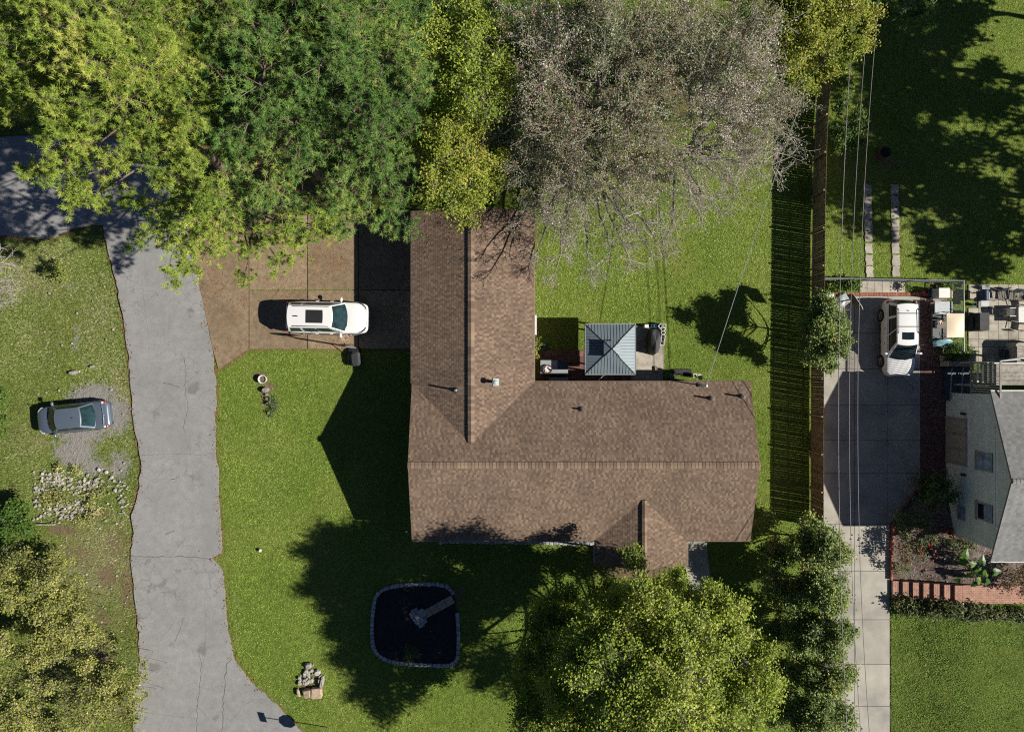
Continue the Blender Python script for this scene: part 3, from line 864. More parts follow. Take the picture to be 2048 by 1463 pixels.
blades("grass", 110000, (23.8, 33, -24, -14.7), lambda x, y: bank_z(x, y) - 0.01, M['grass'], 0.05, 0.12, 32)

def litter(name, N, region, mat, tr, size, seed, weight=None, z=0.03, polys=None, label=None):
    r = np.random.default_rng(seed)
    x0, x1, y0, y1 = region
    X = r.uniform(x0, x1, N); Y = r.uniform(y0, y1, N)
    k = np.ones(N, bool)
    if weight is not None: k &= r.random(N) < weight(X, Y)
    if polys is not None:
        kk = np.zeros(N, bool)
        for p in polys: kk |= inpoly(X, Y, p)
        k &= kk
    X, Y = X[k], Y[k]; n = len(X)
    az = r.uniform(0, 6.28, n); l = r.uniform(size[0], size[1], n); w = l * r.uniform(size[2], size[3], n)
    d = np.stack([np.cos(az), np.sin(az), r.uniform(-.1, .3, n)], 1); s = np.stack([-np.sin(az), np.cos(az), r.uniform(-.2, .2, n)], 1)
    P = np.stack([X, Y, np.full(n, z)], 1)
    V = np.stack([P - d * l[:, None], P - s * w[:, None], P + d * l[:, None], P + s * w[:, None]], 1).reshape(-1, 3)
    F = np.arange(4 * n).reshape(n, 4)
    return put(npmesh(name, V, F, r.uniform(tr[0], tr[1], n), mat), kind="stuff")
drive_polys = [pts(s_) for s_ in DRIVE_SLABS]
litter("fallen_needles", 9000, (-20.5, -6, 0.8, 10), M['litter'], (0.1, 0.7), (0.02, 0.10, 0.12, 0.3), 41, lambda x, y: np.clip(0.10 + 0.9 * (vnoise(x * 0.8, y * 0.8, 5) - 0.45) * 2 + 0.5 * ss((y - 4) / 5), 0, 1), 0.032, drive_polys)
litter("fallen_needles", 16000, (-28, -16, -24, 15), M['litter'], (0.0, 0.65), (0.02, 0.09, 0.15, 0.5), 42, lambda x, y: np.exp(-(np.minimum(distline(x, y, ROAD_W), distline(x, y, ROAD_E)) / 0.22) ** 2), 0.03)
litter("fallen_leaves", 1500, (-20, 20, -23, 20), M['litter'], (0.55, 1.0), (0.025, 0.06, 0.4, 0.8), 43, lambda x, y: 0.25 + 0.75 * np.exp(-((x - 17) ** 2 + (y + 16) ** 2) / 40), 0.06)
litter("fallen_leaves", 2600, (0, 18, -1, 14), M['litter'], (0.45, 1.0), (0.02, 0.05, 0.4, 0.8), 44, lambda x, y: 0.12 + 0.8 * ss((y - 3) / 8), 0.06)
# ------------------------------------------------------------------ the brick house with its brown roof
EAVE, RIDGE = 2.9, 4.5
RX0, RX1, RYS, RYN, RYR = -5.88, 14.0, -10.28, -0.92, -5.6       # main roof: gable ends, eaves, ridge
WX0, WX1, WXR, WRZ, WYN = -5.95, 1.30, -2.325, 4.11, 9.08        # north wing
PX0, PX1, PXR, PRZ, PYS = 4.90, 10.32, 7.61, 3.80, -11.70        # porch gable
house = thing("house", "long low brick house with a brown shingled roof and a wing to the north", "house", (4.0, -5.6, 0))

def zmain(x, y):
    return EAVE + (RIDGE - EAVE) * (1 - abs(y - RYR) / ((RYN - RYS) / 2))
def zwing(x, y):
    return EAVE + (WRZ - EAVE) * (1 - abs(x - WXR) / ((WX1 - WX0) / 2))
def zporch(x, y):
    return EAVE + (PRZ - EAVE) * (1 - abs(x - PXR) / ((PX1 - PX0) / 2))

def shingles(mb, o, u, v, n, U, W, keep, expo=0.145, seed=1, tw=(0.09, 0.20), dens=1.0):
    """laminated shingles as low overlapping tabs: o eave corner, u along the eave, v up the slope, n off the roof"""
    r = random.Random(seed)
    o, u, v, n = Vector(o), Vector(u), Vector(v), Vector(n)
    k = 0
    while k * expo < W:
        b = k * expo; e = min(b + expo + 0.02, W)
        x = -r.random() * 0.2
        tooth = False
        while x < U:
            w = r.uniform(*tw)
            xa, xb = max(0, x), min(U, x + w)
            if xb - xa > 0.01:
                c = o + u * ((xa + xb) / 2) + v * (b + expo / 2)
                if keep(c):
                    h = 0.007 if tooth else 0.004
                    t = r.uniform(0.12, 0.62) if tooth else r.uniform(0.36, 0.92)
                    A = [o + u * xa + v * b, o + u * xb + v * b, o + u * xb + v * e, o + u * xa + v * e]
                    top = [A[0] + n * h, A[1] + n * h, A[2] + n * 0.002, A[3] + n * 0.002]
                    mb.add(A[:2] + top, [(2, 3, 4, 5), (0, 1, 3, 2)] , t)
            x += w; tooth = not tooth
        k += 1

SH = MB()
def slope_frame(p_eave, p_ridge):
    v = Vector(p_ridge) - Vector(p_eave); W = v.length; v.normalize(); return v, W
# main roof: south, north
v, W = slope_frame((0, RYS, EAVE), (0, RYR, RIDGE))
shingles(SH, (RX0, RYS, EAVE), (1, 0, 0), v, Vector((1, 0, 0)).cross(v), RX1 - RX0, W, lambda c: not (PX0 - .1 < c.x < PX1 + .1 and c.z < zporch(c.x, c.y) - 0.02), seed=2)
v, W = slope_frame((0, RYN, EAVE), (0, RYR, RIDGE))
shingles(SH, (RX1, RYN, EAVE), (-1, 0, 0), v, Vector((-1, 0, 0)).cross(v), RX1 - RX0, W, lambda c: not (WX0 < c.x < WX1 and c.z < zwing(c.x, c.y) - 0.02), seed=3)
# wing: west, east
v, W = slope_frame((WX0, 0, EAVE), (WXR, 0, WRZ))
shingles(SH, (WX0, WYN, EAVE), (0, -1, 0), v, Vector((0, -1, 0)).cross(v), WYN - RYR, W, lambda c: c.y > RYN or c.z > zmain(c.x, c.y) - 0.01, seed=4)
v, W = slope_frame((WX1, 0, EAVE), (WXR, 0, WRZ))
shingles(SH, (WX1, RYR, EAVE), (0, 1, 0), v, Vector((0, 1, 0)).cross(v), WYN - RYR, W, lambda c: c.y > RYN or c.z > zmain(c.x, c.y) - 0.01, seed=5)
# porch: west, east
v, W = slope_frame((PX0, 0, EAVE), (PXR, 0, PRZ))
shingles(SH, (PX0, RYR, EAVE), (0, -1, 0), v, Vector((0, -1, 0)).cross(v), RYR - PYS, W, lambda c: c.y < RYS or c.z > zmain(c.x, c.y) - 0.01, seed=6)
v, W = slope_frame((PX1, 0, EAVE), (PXR, 0, PRZ))
shingles(SH, (PX1, PYS, EAVE), (0, 1, 0), v, Vector((0, 1, 0)).cross(v), RYR - PYS, W, lambda c: c.y < RYS or c.z > zmain(c.x, c.y) - 0.01, seed=7)

def gable_slab(mb, a0, a1, c0, c1, cr, ze, zr, axis, th=0.16):
    """two-sided roof deck; axis 'x': ridge runs along x"""
    prof = [(c0, ze), (cr, zr), (c1, ze), (c1, ze - th), (cr, zr - th), (c0, ze - th)]
    V = []
    for a in (a0, a1):
        for c, z in prof: V.append((a, c, z) if axis == 'x' else (c, a, z))
    F = [(0, 1, 7, 6), (1, 2, 8, 7), (2, 3, 9, 8), (3, 4, 10, 9), (4, 5, 11, 10), (5, 0, 6, 11), (0, 5, 4, 1), (1, 4, 3, 2), (6, 7, 10, 11), (7, 8, 9, 10)]
    mb.add(V, F, 0.2)
roof = MB()
gable_slab(roof, RX0 + .012, RX1 - .012, RYS + .012, RYN - .012, RYR, EAVE - .006, RIDGE - .006, 'x')
rf = roof.build("roof", M['shingle'], house)
r2 = MB(); gable_slab(r2, RYR + .5, WYN - .012, WX0 + .012, WX1 - .012, WXR, EAVE - .009, WRZ - .009, 'y'); r2.build("roof", M['shingle'], house)
r3 = MB(); gable_slab(r3, PYS + .012, RYR - .5, PX0 + .012, PX1 - .012, PXR, EAVE - .009, PRZ - .009, 'y'); r3.build("roof", M['shingle'], house)
SH.build("shingle", M['shingle'], rf, kind="stuff")
# ridge caps, folded over the ridge with a dark lip on each side
def caps(mb, p0, p1, side, drop, step=0.2, w=0.19):
    p0, p1 = Vector(p0), Vector(p1); d = p1 - p0; L = d.length; d.normalize(); s = Vector(side)
    k = 0
    while k * step < L - 0.05:
        a = p0 + d * (k * step); b = p0 + d * min(L, k * step + step + 0.03)
        t = rng.uniform(0.35, 1.0)
        up0, up1 = Vector((0, 0, 0.095)), Vector((0, 0, 0.080))
        V = []
        for p, up in ((a, up0), (b, up1)):
            V += [p - s * w + Vector((0, 0, -drop * w)) + up, p + up * 1.15, p + s * w + Vector((0, 0, -drop * w)) + up,
                  p - s * w + Vector((0, 0, -drop * w)), p + s * w + Vector((0, 0, -drop * w))]
        mb.add(V, [(0, 1, 6, 5), (1, 2, 7, 6), (3, 0, 5, 8), (2, 4, 9, 7), (0, 3, 4, 2, 1)], t)
        k += 1
cp = MB()
caps(cp, (RX0, RYR, RIDGE), (RX1, RYR, RIDGE), (0, 1, 0), 0.342)
caps(cp, (WXR, WYN, WRZ), (WXR, -4.38, WRZ), (1, 0, 0), 0.334)
caps(cp, (PXR, PYS, PRZ), (PXR, -7.7, PRZ), (1, 0, 0), 0.332, w=.15)
cp.build("ridge_cap", M['shingle'], rf, kind="stuff")
# valleys: thin dark line of the cut shingles
for a, b in (((WX1, RYN + .0, EAVE), (WXR, -4.46, WRZ)), ((WX0 + .05, RYN - .05, EAVE), (WXR, -4.46, WRZ)), ((PX0, RYS, EAVE), (PXR, -7.64, PRZ)), ((PX1, RYS, EAVE), (PXR, -7.64, PRZ))):
    vl = MB(); vl.tube([Vector(a) + Vector((0, 0, .012)), Vector(b) + Vector((0, 0, .012))], 0.014, 4)
    vl.build("valley", M['fascia'], rf)
# fascia and gutters
for a, b in (((RX0, RYS), (PX0, RYS)), ((PX1, RYS), (RX1, RYS)), ((WX1, RYN), (RX1, RYN)), ((WX0, RYN), (WX0, WYN)), ((WX1, RYN), (WX1, WYN)), ((PX0, PYS), (PX0, RYS)), ((PX1, PYS), (PX1, RYS))):
    fa = MB(); fa.tube([(a[0], a[1], EAVE - .09), (b[0], b[1], EAVE - .09)], 0.055, 6)
    fa.build("gutter", M['fascia'], house)
# walls
wl = MB()
def gable_wall(mb, a0, a1, c0, c1, cr, zw, zr, axis):
    prof = [(c0, 0), (c1, 0), (c1, zw), (cr, zr), (c0, zw)]
    V = []
    for a in (a0, a1):
        for c, z in prof: V.append((a, c, z) if axis == 'x' else (c, a, z))
    mb.add(V, [(0, 1, 2, 3, 4), (9, 8, 7, 6, 5), (0, 5, 6, 1), (1, 6, 7, 2), (2, 7, 8, 3), (3, 8, 9, 4), (4, 9, 5, 0)])
gable_wall(wl, RX0 + .32, RX1 - .32, RYS + .42, RYN - .42, RYR, EAVE - .08, RIDGE - .24, 'x')
gable_wall(wl, RYR, WYN - .3, WX0 + .42, WX1 - .42, WXR, EAVE - .08, WRZ - .24, 'y')
wl.build("wall", M['house_brick'], house)
def window(parent, c, sx, sy, sz, glass='car_glass'):
    """framed window standing proud of a wall; the thin axis is the wall's normal"""
    mb = MB(); mb.cbox(c, (sx, sy, sz)); f = mb.build("window", M['white_board'], parent)
    g = MB(); k = 1.35
    g.cbox(c, (sx * k if sx < .15 else sx - .14, sy * k if sy < .15 else sy - .14, sz - .14)); g.build("pane", M[glass], f)
for x in (-3.4, 0.2, 3.2, 12.0): window(house, (x, RYS + .40, 1.6), 1.3, 0.08, 1.1)
for y in (1.2, 5.5): window(house, (WX1 - .40, y, 1.6), .08, 1.1, 1.1)
for x in (4.5, 8.5, 11.5): window(house, (x, RYN - .40, 1.6), 1.2, 0.08, 1.0)
gd = MB(); gd.box(WX0 + .36, WX0 + .43, 1.6, 6.6, 0.03, 2.3); gdo = gd.build("garage_door", M['white_board'], house)
dr = MB(); dr.box(7.2, 8.15, RYS + .36, RYS + .44, 0.06, 2.15); dro = dr.build("door", M['rust'], house)
MB().ell((7.3, RYS + .33, 1.05), (.04, .04, .04)).build("handle", M['chrome'], dro)
for x in (PX0 + .25, PX1 - .25):
    MB().cbox((x, PYS + .35, 1.42), (.12, .12, 2.75), bev=.01).build("porch_post", M['fascia'], house)
lg = MB(); lg.box(1.24, 1.46, 1.83, 3.0, 2.62, 2.74); lg.build("ledge", M['white_board'], house, label="narrow white ledge under the east eave")
# flues and vents through the roof
def vent(px, py, kind, slope):
    zr = {'m': zmain, 'w': zwing}[slope]
    x, y = at(px, py, 4.0); z = zr(x, y)
    x, y = at(px, py, z + .3); z = zr(x, y)
    if kind == 'pipe':
        mb = MB(); mb.lathe([(.055, z - .1), (.055, z + .62), (.040, z + .62), (.040, z + .5)], (x, y, 0), 12)
        o = mb.build("vent_pipe", M['pvc'], house)
        MB().lathe([(.17, z - .06), (.13, z + .05), (.075, z + .16)], (x, y, 0), 12).build("flashing", M['dk_metal'], o)
    elif kind == 'short':
        mb = MB(); mb.lathe([(.05, z - .1), (.05, z + .34), (.035, z + .34), (.035, z + .3)], (x, y, 0), 12)
        o = mb.build("vent_pipe", M['dk_metal'], house)
        MB().lathe([(.20, z - .07), (.15, z + .03), (.07, z + .12)], (x, y, 0), 12).build("flashing", M['dk_metal'], o)
    else:
        mb = MB(); mb.lathe([(.09, z - .1), (.09, z + .62), (.16, z + .64), (.16, z + .78), (.05, z + .84)], (x, y, 0), 14)
        o = mb.build("flue", M['vent_grey'], house)
        MB().cbox((x + .05, y, z + .02), (.36, .42, .03), ry=.32).build("flashing", M['vent_grey'], o)
vent(912, 780, 'pipe', 'w'); vent(990, 764, 'flue', 'w'); vent(1163, 819, 'short', 'm'); vent(1424, 797, 'pipe', 'm'); vent(1486, 793, 'pipe', 'm')
# service mast
mx, my = 11.02, -1.12
ms = MB(); ms.tube([(mx, my, 2.4), (mx, my, 4.25)], .035, 10); mast = ms.build("service_mast", M['galv'], house)
MB().ell((mx, my, 4.28), (.09, .09, .10)).build("weather_head", M['white_board'], mast)
MB().cbox((mx, my, 3.03), (.26, .24, .03), rx=-.33).build("flashing", M['dk_metal'], mast)
rl = MB()
for k in range(420):
    x, y = rng.uniform(WX0 + .1, WX1 - .1), WYN - abs(rng.gauss(0, 1.5)); zz = zwing(x, y) + .03; a = rng.random() * 6.28; s = rng.uniform(.02, .05)
    dx, dy = s * math.cos(a), s * math.sin(a)
    rl.add([(x - dx, y - dy, zz), (x + dy * .5, y - dx * .5, zz + .012), (x + dx, y + dy, zz), (x - dy * .5, y + dx * .5, zz + .012)], [(0, 1, 2, 3)], rng.uniform(0, .75))
rl.build("fallen_leaves", M['litter'], rf, kind="stuff")
# ragged row of edging stones below the south eave
se = thing("stone_edging", "row of rough edging stones under the south eave of the brown roof", "stone edging", (0, -11.0, 0))
x = -4.6
while x < 4.9:
    w = rng.uniform(.20, .36)
    MB().block((x + w / 2, -11.02 - 0.10 * ss((x + 2) / 6) + rng.uniform(-.03, .03), .09), (w * .94, rng.uniform(.20, .28), .24), rng.uniform(-.08, .08), j=.2).build("stone", M['stone_grey'], se)
    x += w

# ------------------------------------------------------------------ gazebo with a two-tier steel roof
GX, GY = 5.86, 1.0
gz_ = thing("gazebo", "square gazebo with a two-tier blue grey metal roof behind the brown house", "gazebo", (GX, GY, 0))
def hip(cx, cy, h, z0, z1, top, name, parent, nrib):
    rb = MB()
    cor = [(-1, -1), (1, -1), (1, 1), (-1, 1)]
    for k in range(4):
        a, b = cor[k], cor[(k + 1) % 4]
        pn = MB()
        P = [(cx + a[0] * h, cy + a[1] * h, z0), (cx + b[0] * h, cy + b[1] * h, z0), (cx + b[0] * top, cy + b[1] * top, z1), (cx + a[0] * top, cy + a[1] * top, z1)]
        pn.add(P + [(x, y, z - .03) for x, y, z in P], [(0, 1, 2, 3), (7, 6, 5, 4), (0, 4, 5, 1), (1, 5, 6, 2), (2, 6, 7, 3), (3, 7, 4, 0)])
        pn.build("roof_panel", M['steel_roof'], parent)
        for i in range(1, nrib):
            s = -1 + 2 * i / nrib
            if abs(s) > 0.985: continue
            tx, ty = (1, 0) if k % 2 == 0 else (0, 1)
            nx, ny = ((0, -1), (1, 0), (0, 1), (-1, 0))[k]
            tt = min(1.0, (1 - abs(s)) / (1 - top / h)) if top < h * abs(s) else 1.0
            p0 = Vector((cx + tx * s * h + nx * h, cy + ty * s * h + ny * h, z0))
            e = h + (top - h) * tt
            p1 = Vector((cx + tx * s * h + nx * e, cy + ty * s * h + ny * e, z0 + (z1 - z0) * tt))
            rb.tube([p0 + Vector((0, 0, .012)), p1 + Vector((0, 0, .012))], .009, 4)
    rb.build("seam", M['seam_shade'], parent, kind="stuff")
    for a in cor:
        hp = MB(); hp.tube([(cx + a[0] * h, cy + a[1] * h, z0 + .012), (cx + a[0] * top, cy + a[1] * top, z1 + .012)], .026, 6)
        hp.build("hip_cap", M['seam_shade'], parent)
hip(GX, GY, 1.48, 2.28, 2.60, .40, "lower", gz_, 16)
hip(GX, GY, .47, 2.92, 3.06, .01, "upper", gz_, 5)
cl = MB(); cl.box(GX - .38, GX + .38, GY - .38, GY + .38, 2.54, 2.91); cl.build("collar", M['dk_metal'], gz_)
for a, b in (((-1, -1), (1, -1)), ((1, -1), (1, 1)), ((1, 1), (-1, 1)), ((-1, 1), (-1, -1))):
    gt = MB(); gt.tube([(GX + a[0] * 1.5, GY + a[1] * 1.5, 2.27), (GX + b[0] * 1.5, GY + b[1] * 1.5, 2.27)], .035, 4)
    gt.build("gutter", M['lt_metal'], gz_)
for a in ((-1, -1), (1, -1), (1, 1), (-1, 1)):
    MB().cbox((GX + a[0] * 1.28, GY + a[1] * 1.28, 1.13), (.10, .10, 2.24), bev=.008).build("post", M['dk_metal'], gz_)
for a, b in (((-1, -1), (1, -1)), ((1, -1), (1, 1)), ((1, 1), (-1, 1)), ((-1, 1), (-1, -1))):
    bm_ = MB(); bm_.tube([(GX + a[0] * 1.28, GY + a[1] * 1.28, 2.2), (GX + b[0] * 1.28, GY + b[1] * 1.28, 2.2)], .05, 4)
    bm_.build("beam", M['dk_metal'], gz_)
rp = MB(); rp.tube([(GX - .3, GY - 1.50, 2.3), (GX - .45, GY - 1.62, 2.2), (GX - .62, GY - 1.80, 2.16)], .012, 6); rp.ell((GX - .64, GY - 1.82, 2.15), (.035, .05, .03)); rp.build("tie_rope", M['white_board'], gz_)

# ------------------------------------------------------------------ picket fence
def fence_x(y):
    return float(np.interp(y, [-10.2, 0, 10, 14, 18.5, 22], [18.80, 18.82, 18.92, 19.02, 19.3, 19.5]))
fn = thing("picket_fence", "tall weathered timber picket fence between the green lawn and the concrete drive", "fence", (18.8, 4, 0))
FH = 1.80
pm_ = None
y = -9.95; k = 0
while y < 21.6 and k < 299:
    w = .142
    x = fence_x(y)
    p = MB(); h = FH + rng.uniform(-.012, .012)
    tl_ = rng.uniform(-.011, .011)
    p.add([(x, y - w / 2, 0.02), (x + .018, y - w / 2, 0.02), (x + .018, y + w / 2, 0.02), (x, y + w / 2, 0.02),
           (x, y - w / 2 + tl_, h - .03), (x + .018, y - w / 2 + tl_, h - .03), (x + .018, y + w / 2 + tl_, h - .03), (x, y + w / 2 + tl_, h - .03),
           (x, y - w / 4 + tl_, h), (x + .018, y - w / 4 + tl_, h), (x + .018, y + w / 4 + tl_, h), (x, y + w / 4 + tl_, h)],
          [(0, 3, 2, 1), (0, 1, 5, 4), (1, 2, 6, 5), (2, 3, 7, 6), (3, 0, 4, 7), (4, 5, 9, 8), (6, 7, 11, 10), (8, 9, 10, 11), (5, 6, 10, 9), (7, 4, 8, 11)])
    p.build("picket", M['fence_wood'], fn)
    y += .1490 + rng.uniform(-.004, .007); k += 1
yp = -9.9
while yp < 21.5:
    x = fence_x(yp)
    MB().cbox((x - .10, yp, .9), (.10, .10, 1.84), bev=.008).build("post", M['rail_wood'], fn)
    y2 = min(yp + 2.28, 21.5)
    for z in (.28, .95, 1.62):
        r = MB(); r.tube([(x - .025, yp, z), (fence_x(y2) - .025, y2, z)], .034, 4); r.build("rail", M['rail_wood'], fn)
    yp += 2.28
# ------------------------------------------------------------------ vehicles
def lerp(a, b, t): return a + (b - a) * t

def car(name, label, loc, rz, paint, W, st, gh, wheels, glass='car_glass', suv=True, rails=None, sunroof=None, lamps=None, group=None, wr=0.36):
    root = thing(name, label, "car", loc, rz, group)
    # lower body, lofted through its stations
    b = MB(); V = []; 
    for x, wf, zb, zt, cr in st:
        w = W * wf; zm = zb + 0.60 * (zt - zb)
        half = [(0, zb), (.80 * w, zb), (.95 * w, zb + .05), (w, zb + .2 * (zt - zb)), (w, zm), (.965 * w, zt - .09), (.90 * w, zt - .02), (.6 * w, zt + .7 * cr), (0, zt + cr)]
        ring = half + [(-y, z) for y, z in half[-2:0:-1]]
        V.append([(x, y, z) for y, z in ring])
    n = len(V[0]); flat = [p for r in V for p in r]; F = []
    for i in range(len(V) - 1):
        for k in range(n):
            F.append((i * n + k, i * n + (k + 1) % n, (i + 1) * n + (k + 1) % n, (i + 1) * n + k))
    F.append(tuple(range(n))); F.append(tuple(range((len(V) - 1) * n, len(V) * n))[::-1])
    F = [f[::-1] for f in F]
    b.add(flat, F)
    b.build("body", M[paint], root, local=True, smooth=True, sub=2)
    # cabin
    xf0, xf1, xr1, xr0, wb, wt, zbf, zbr, zr, fb, rb, cr = gh
    def fr(s, t): return Vector((lerp(xf0, xf1, t) - lerp(fb, fb * .5, t) * s * s, s * lerp(wb, wt, t), lerp(zbf, zr + cr * (1 - s * s), t)))
    def re(s, t): return Vector((lerp(xr0, xr1, t) + lerp(rb, rb * .5, t) * s * s, s * lerp(wb, wt, t), lerp(zbr, zr - .02 + cr * (1 - s * s), t)))
    def sd(r, t, g):
        a, c = re(1, t), fr(1, t)
        return Vector((lerp(a.x, c.x, r), g * (lerp(wb, wt, t) + .03 * math.sin(math.pi * t)), lerp(a.z, c.z, r)))
    def rf(u, s):
        a, c = re(s, 1), fr(s, 1)
        return Vector((lerp(a.x, c.x, u), s * wt, lerp(a.z, c.z, u) + .025 * math.sin(math.pi * u)))
    cb = MB()
    cb.grid(lambda i, j: fr(i * 2 - 1, j), 8, 5, flip=True); cb.grid(lambda i, j: re(i * 2 - 1, j), 8, 5)
    for g in (-1, 1): cb.grid(lambda i, j: sd(i, j, g), 10, 5, flip=(g < 0))
    cb.grid(lambda i, j: rf(i, j * 2 - 1), 12, 10)
    cb.build("roof", M[paint], root, local=True, smooth=True)
    def pane(nm, fn, off, a0, a1, b0, b1, mat, flip=False, nu=8, nv=4, slant=0.0):
        p = MB(); o = Vector(off)
        p.grid(lambda i, j: fn(lerp(a0, a1, i) + slant * (1 - j) * (1 if i > .5 else 0), lerp(b0, b1, j)) + o, nu, nv, flip=flip)
        return p.build(nm, M[mat], root, local=True, smooth=True)
    pane("windshield", fr, (.012, 0, .010), -.93, .93, .04, .95, glass, True)
    pane("rear_window", re, (-.012, 0, .010), -.88, .88, .14 if suv else .05, .92, 'teal_glass' if not suv else glass)
    for g in (-1, 1):
        for r0, r1 in ((.05, .27), (.32, .60), (.625, .93)) if suv else ((.10, .48), (.52, .92)):
            pane("side_window", lambda i, j, g=g: sd(i, j, g), (0, g * .012, .004), r0, r1, .12, .90, glass, g < 0, 6, 3)
    if sunroof:
        pane("sunroof", rf, (0, 0, .012), sunroof[0], sunroof[1], -sunroof[2], sunroof[2], "dark_void" if glass == "teal_glass" else glass, False, 4, 6)
    # wheels
    for x in wheels:
        for g in (-1, 1):
            Mx = Matrix.Translation((x, g * (W - .10), wr)) @ Matrix.Rotation(math.pi / 2, 4, 'X')
            wh = MB(); wh.lathe([(wr * .6, -.125), (wr * .93, -.125), (wr, -.08), (wr, .08), (wr * .93, .125), (wr * .6, .125)], n=24, M=Mx)
            tyre = wh.build("wheel", M['tyre'], root, local=True, smooth=True)
            rm = MB(); rm.lathe([(.06, -.135), (.08, .135)], n=10, M=Mx)
            for k in range(5):
                a = k * 2 * math.pi / 5
                for zz in (-.115, .115):
                    rm.tube([Mx @ Vector((.05 * math.cos(a), .05 * math.sin(a), zz)), Mx @ Vector((wr * .66 * math.cos(a), wr * .66 * math.sin(a), zz * 1.0))], .035, 5)
            rm.torus(Mx @ Vector((0, 0, .115)), wr * .66, .02, 20, 5, Mx.to_3x3().to_4x4()); rm.torus(Mx @ Vector((0, 0, -.115)), wr * .66, .02, 20, 5, Mx.to_3x3().to_4x4())
            rm.build("rim", M['alloy'], tyre, local=True)
            ar = MB(); 
            Ma = Matrix.Translation((x, g * (W - .022), wr + .02)) @ Matrix.Rotation(math.pi / 2, 4, 'X')
            ar.lathe([(wr * 1.14, -.03), (wr * 1.14, .03)], n=24, M=Ma); ar.build("wheel_arch", M['dark_void'], root, local=True)
    # mirrors, handles
    for g in (-1, 1):
        m = MB(); m.ell((xf0 - .42, g * (W + .10), zbf + .10), (.09, .15, .09), 10, 6); m.tube([(xf0 - .45, g * (W - .08), zbf + .02), (xf0 - .42, g * (W + .06), zbf + .07)], .035, 6)
        m.build("mirror", M['black_plastic' if paint == 'white_paint' and rails is None else paint], root, local=True, smooth=True)
        for hx in (xf0 - 1.05, xf0 - 1.95):
            h = MB(); h.cbox((hx, g * (W + .006), zbf - .18), (.2, .035, .035), bev=.008); h.build("handle", M[paint], root, local=True)
        s = MB(); s.tube([(wheels[1] + .5, g * (W - .0), .34), (wheels[0] - .5, g * (W - .0), .34)], .045, 6); s.build("sill", M['black_plastic'], root, local=True)
    for (nm, mat, x, y, z, rx_, ry_, rz_, ang) in lamps or []:
        for g in (-1, 1):
            q = MB(); q.ell((0, 0, 0), (rx_, ry_, rz_), 12, 7, Matrix.Rotation(g * ang, 4, 'Z'))
            q.v = [(p[0] + x, p[1] + g * y, p[2] + z) for p in q.v]
            q.build(nm, M[mat], root, local=True, smooth=True)
    if rails:
        x0, x1, yy, bars = rails
        for g in (-1, 1):
            r = MB(); r.tube([(x0, g * yy, zr + .0), (x0 + .12, g * yy, zr + .075), (x1 - .12, g * yy, zr + .075), (x1, g * yy, zr + .0)], .022, 6); r.build("roof_rail", M['black_plastic'], root, local=True)
        for bx in bars:
            r = MB(); r.tube([(bx, -yy, zr + .085), (bx, yy, zr + .085)], .025, 6); r.build("crossbar", M['dk_metal'], root, local=True)
    return root, dict(fr=fr, re=re, rf=rf, zr=zr)

# white three-row SUV on the brown drive, nose to the garage
st = [(-2.53, .70, .52, .90, .0), (-2.50, .82, .42, 1.02, .01), (-2.36, .93, .34, 1.10, .01), (-2.0, .985, .30, 1.13, .01), (-1.0, 1.0, .27, 1.10, .01), (.4, 1.0, .27, 1.07, .01), (1.25, .99, .28, 1.08, .02),
      (1.7, .98, .30, 1.05, .05), (2.1, .96, .32, 1.00, .05), (2.36, .88, .36, .93, .03), (2.48, .76, .42, .84, .0), (2.535, .60, .50, .74, .0)]
suv1, f1 = car("parked_car", "white three-row SUV parked on the brown drive with its nose in the roof's shade", (-11.40, 2.98, 0.02), math.radians(-1.0), 'white_paint', 1.0, st,
      (1.34, .52, -2.22, -2.46, .90, .66, 1.07, 1.08, 1.71, .20, .16, .03), (1.52, -1.42), sunroof=(.42, .80, .60), rails=(-1.9, .30, .60, ()),
      lamps=[("headlight", 'clear_lamp', 2.20, .74, .90, .26, .09, .07, -.75), ("tail_light", 'red_lamp', -2.42, .80, .98, .06, .14, .14, 0)], glass='teal_glass')
gr = MB()
for k in range(9): gr.cbox((2.53 - abs(k - 4) * .012, -.44 + k * .11, .66), (.05, .07, .2))
gr.build("grille", M['black_plastic'], suv1, local=True)
MB().cbox((-1.65, 0, 1.80), (.22, .06, .08), bev=.015).build("antenna", M['black_plastic'], suv1, local=True)
wp = MB(); wp.tube([(1.26, -.55, 1.10), (1.30, .0, 1.115)], .014, 5); wp.tube([(1.26, .1, 1.115), (1.2, .66, 1.09)], .014, 5); wp.build("wiper", M['black_plastic'], suv1, local=True)
for g in (-1, 1):
    lt = MB(); lt.tube([(2.43, g * .52, .93), (2.36, g * .70, .97), (2.20, g * .84, 1.0), (1.98, g * .915, 1.02)], [.016, .032, .028, .012], 6); lt.build("headlight_trim", M['black_plastic'], suv1, local=True)
sm_ = MB(); sm_.tube([(2.40, -.60, 1.0), (2.46, -.3, .985), (2.475, 0, .98), (2.46, .3, .985), (2.40, .60, 1.0)], .012, 5); sm_.build("hood_gap", M['black_plastic'], suv1, local=True)

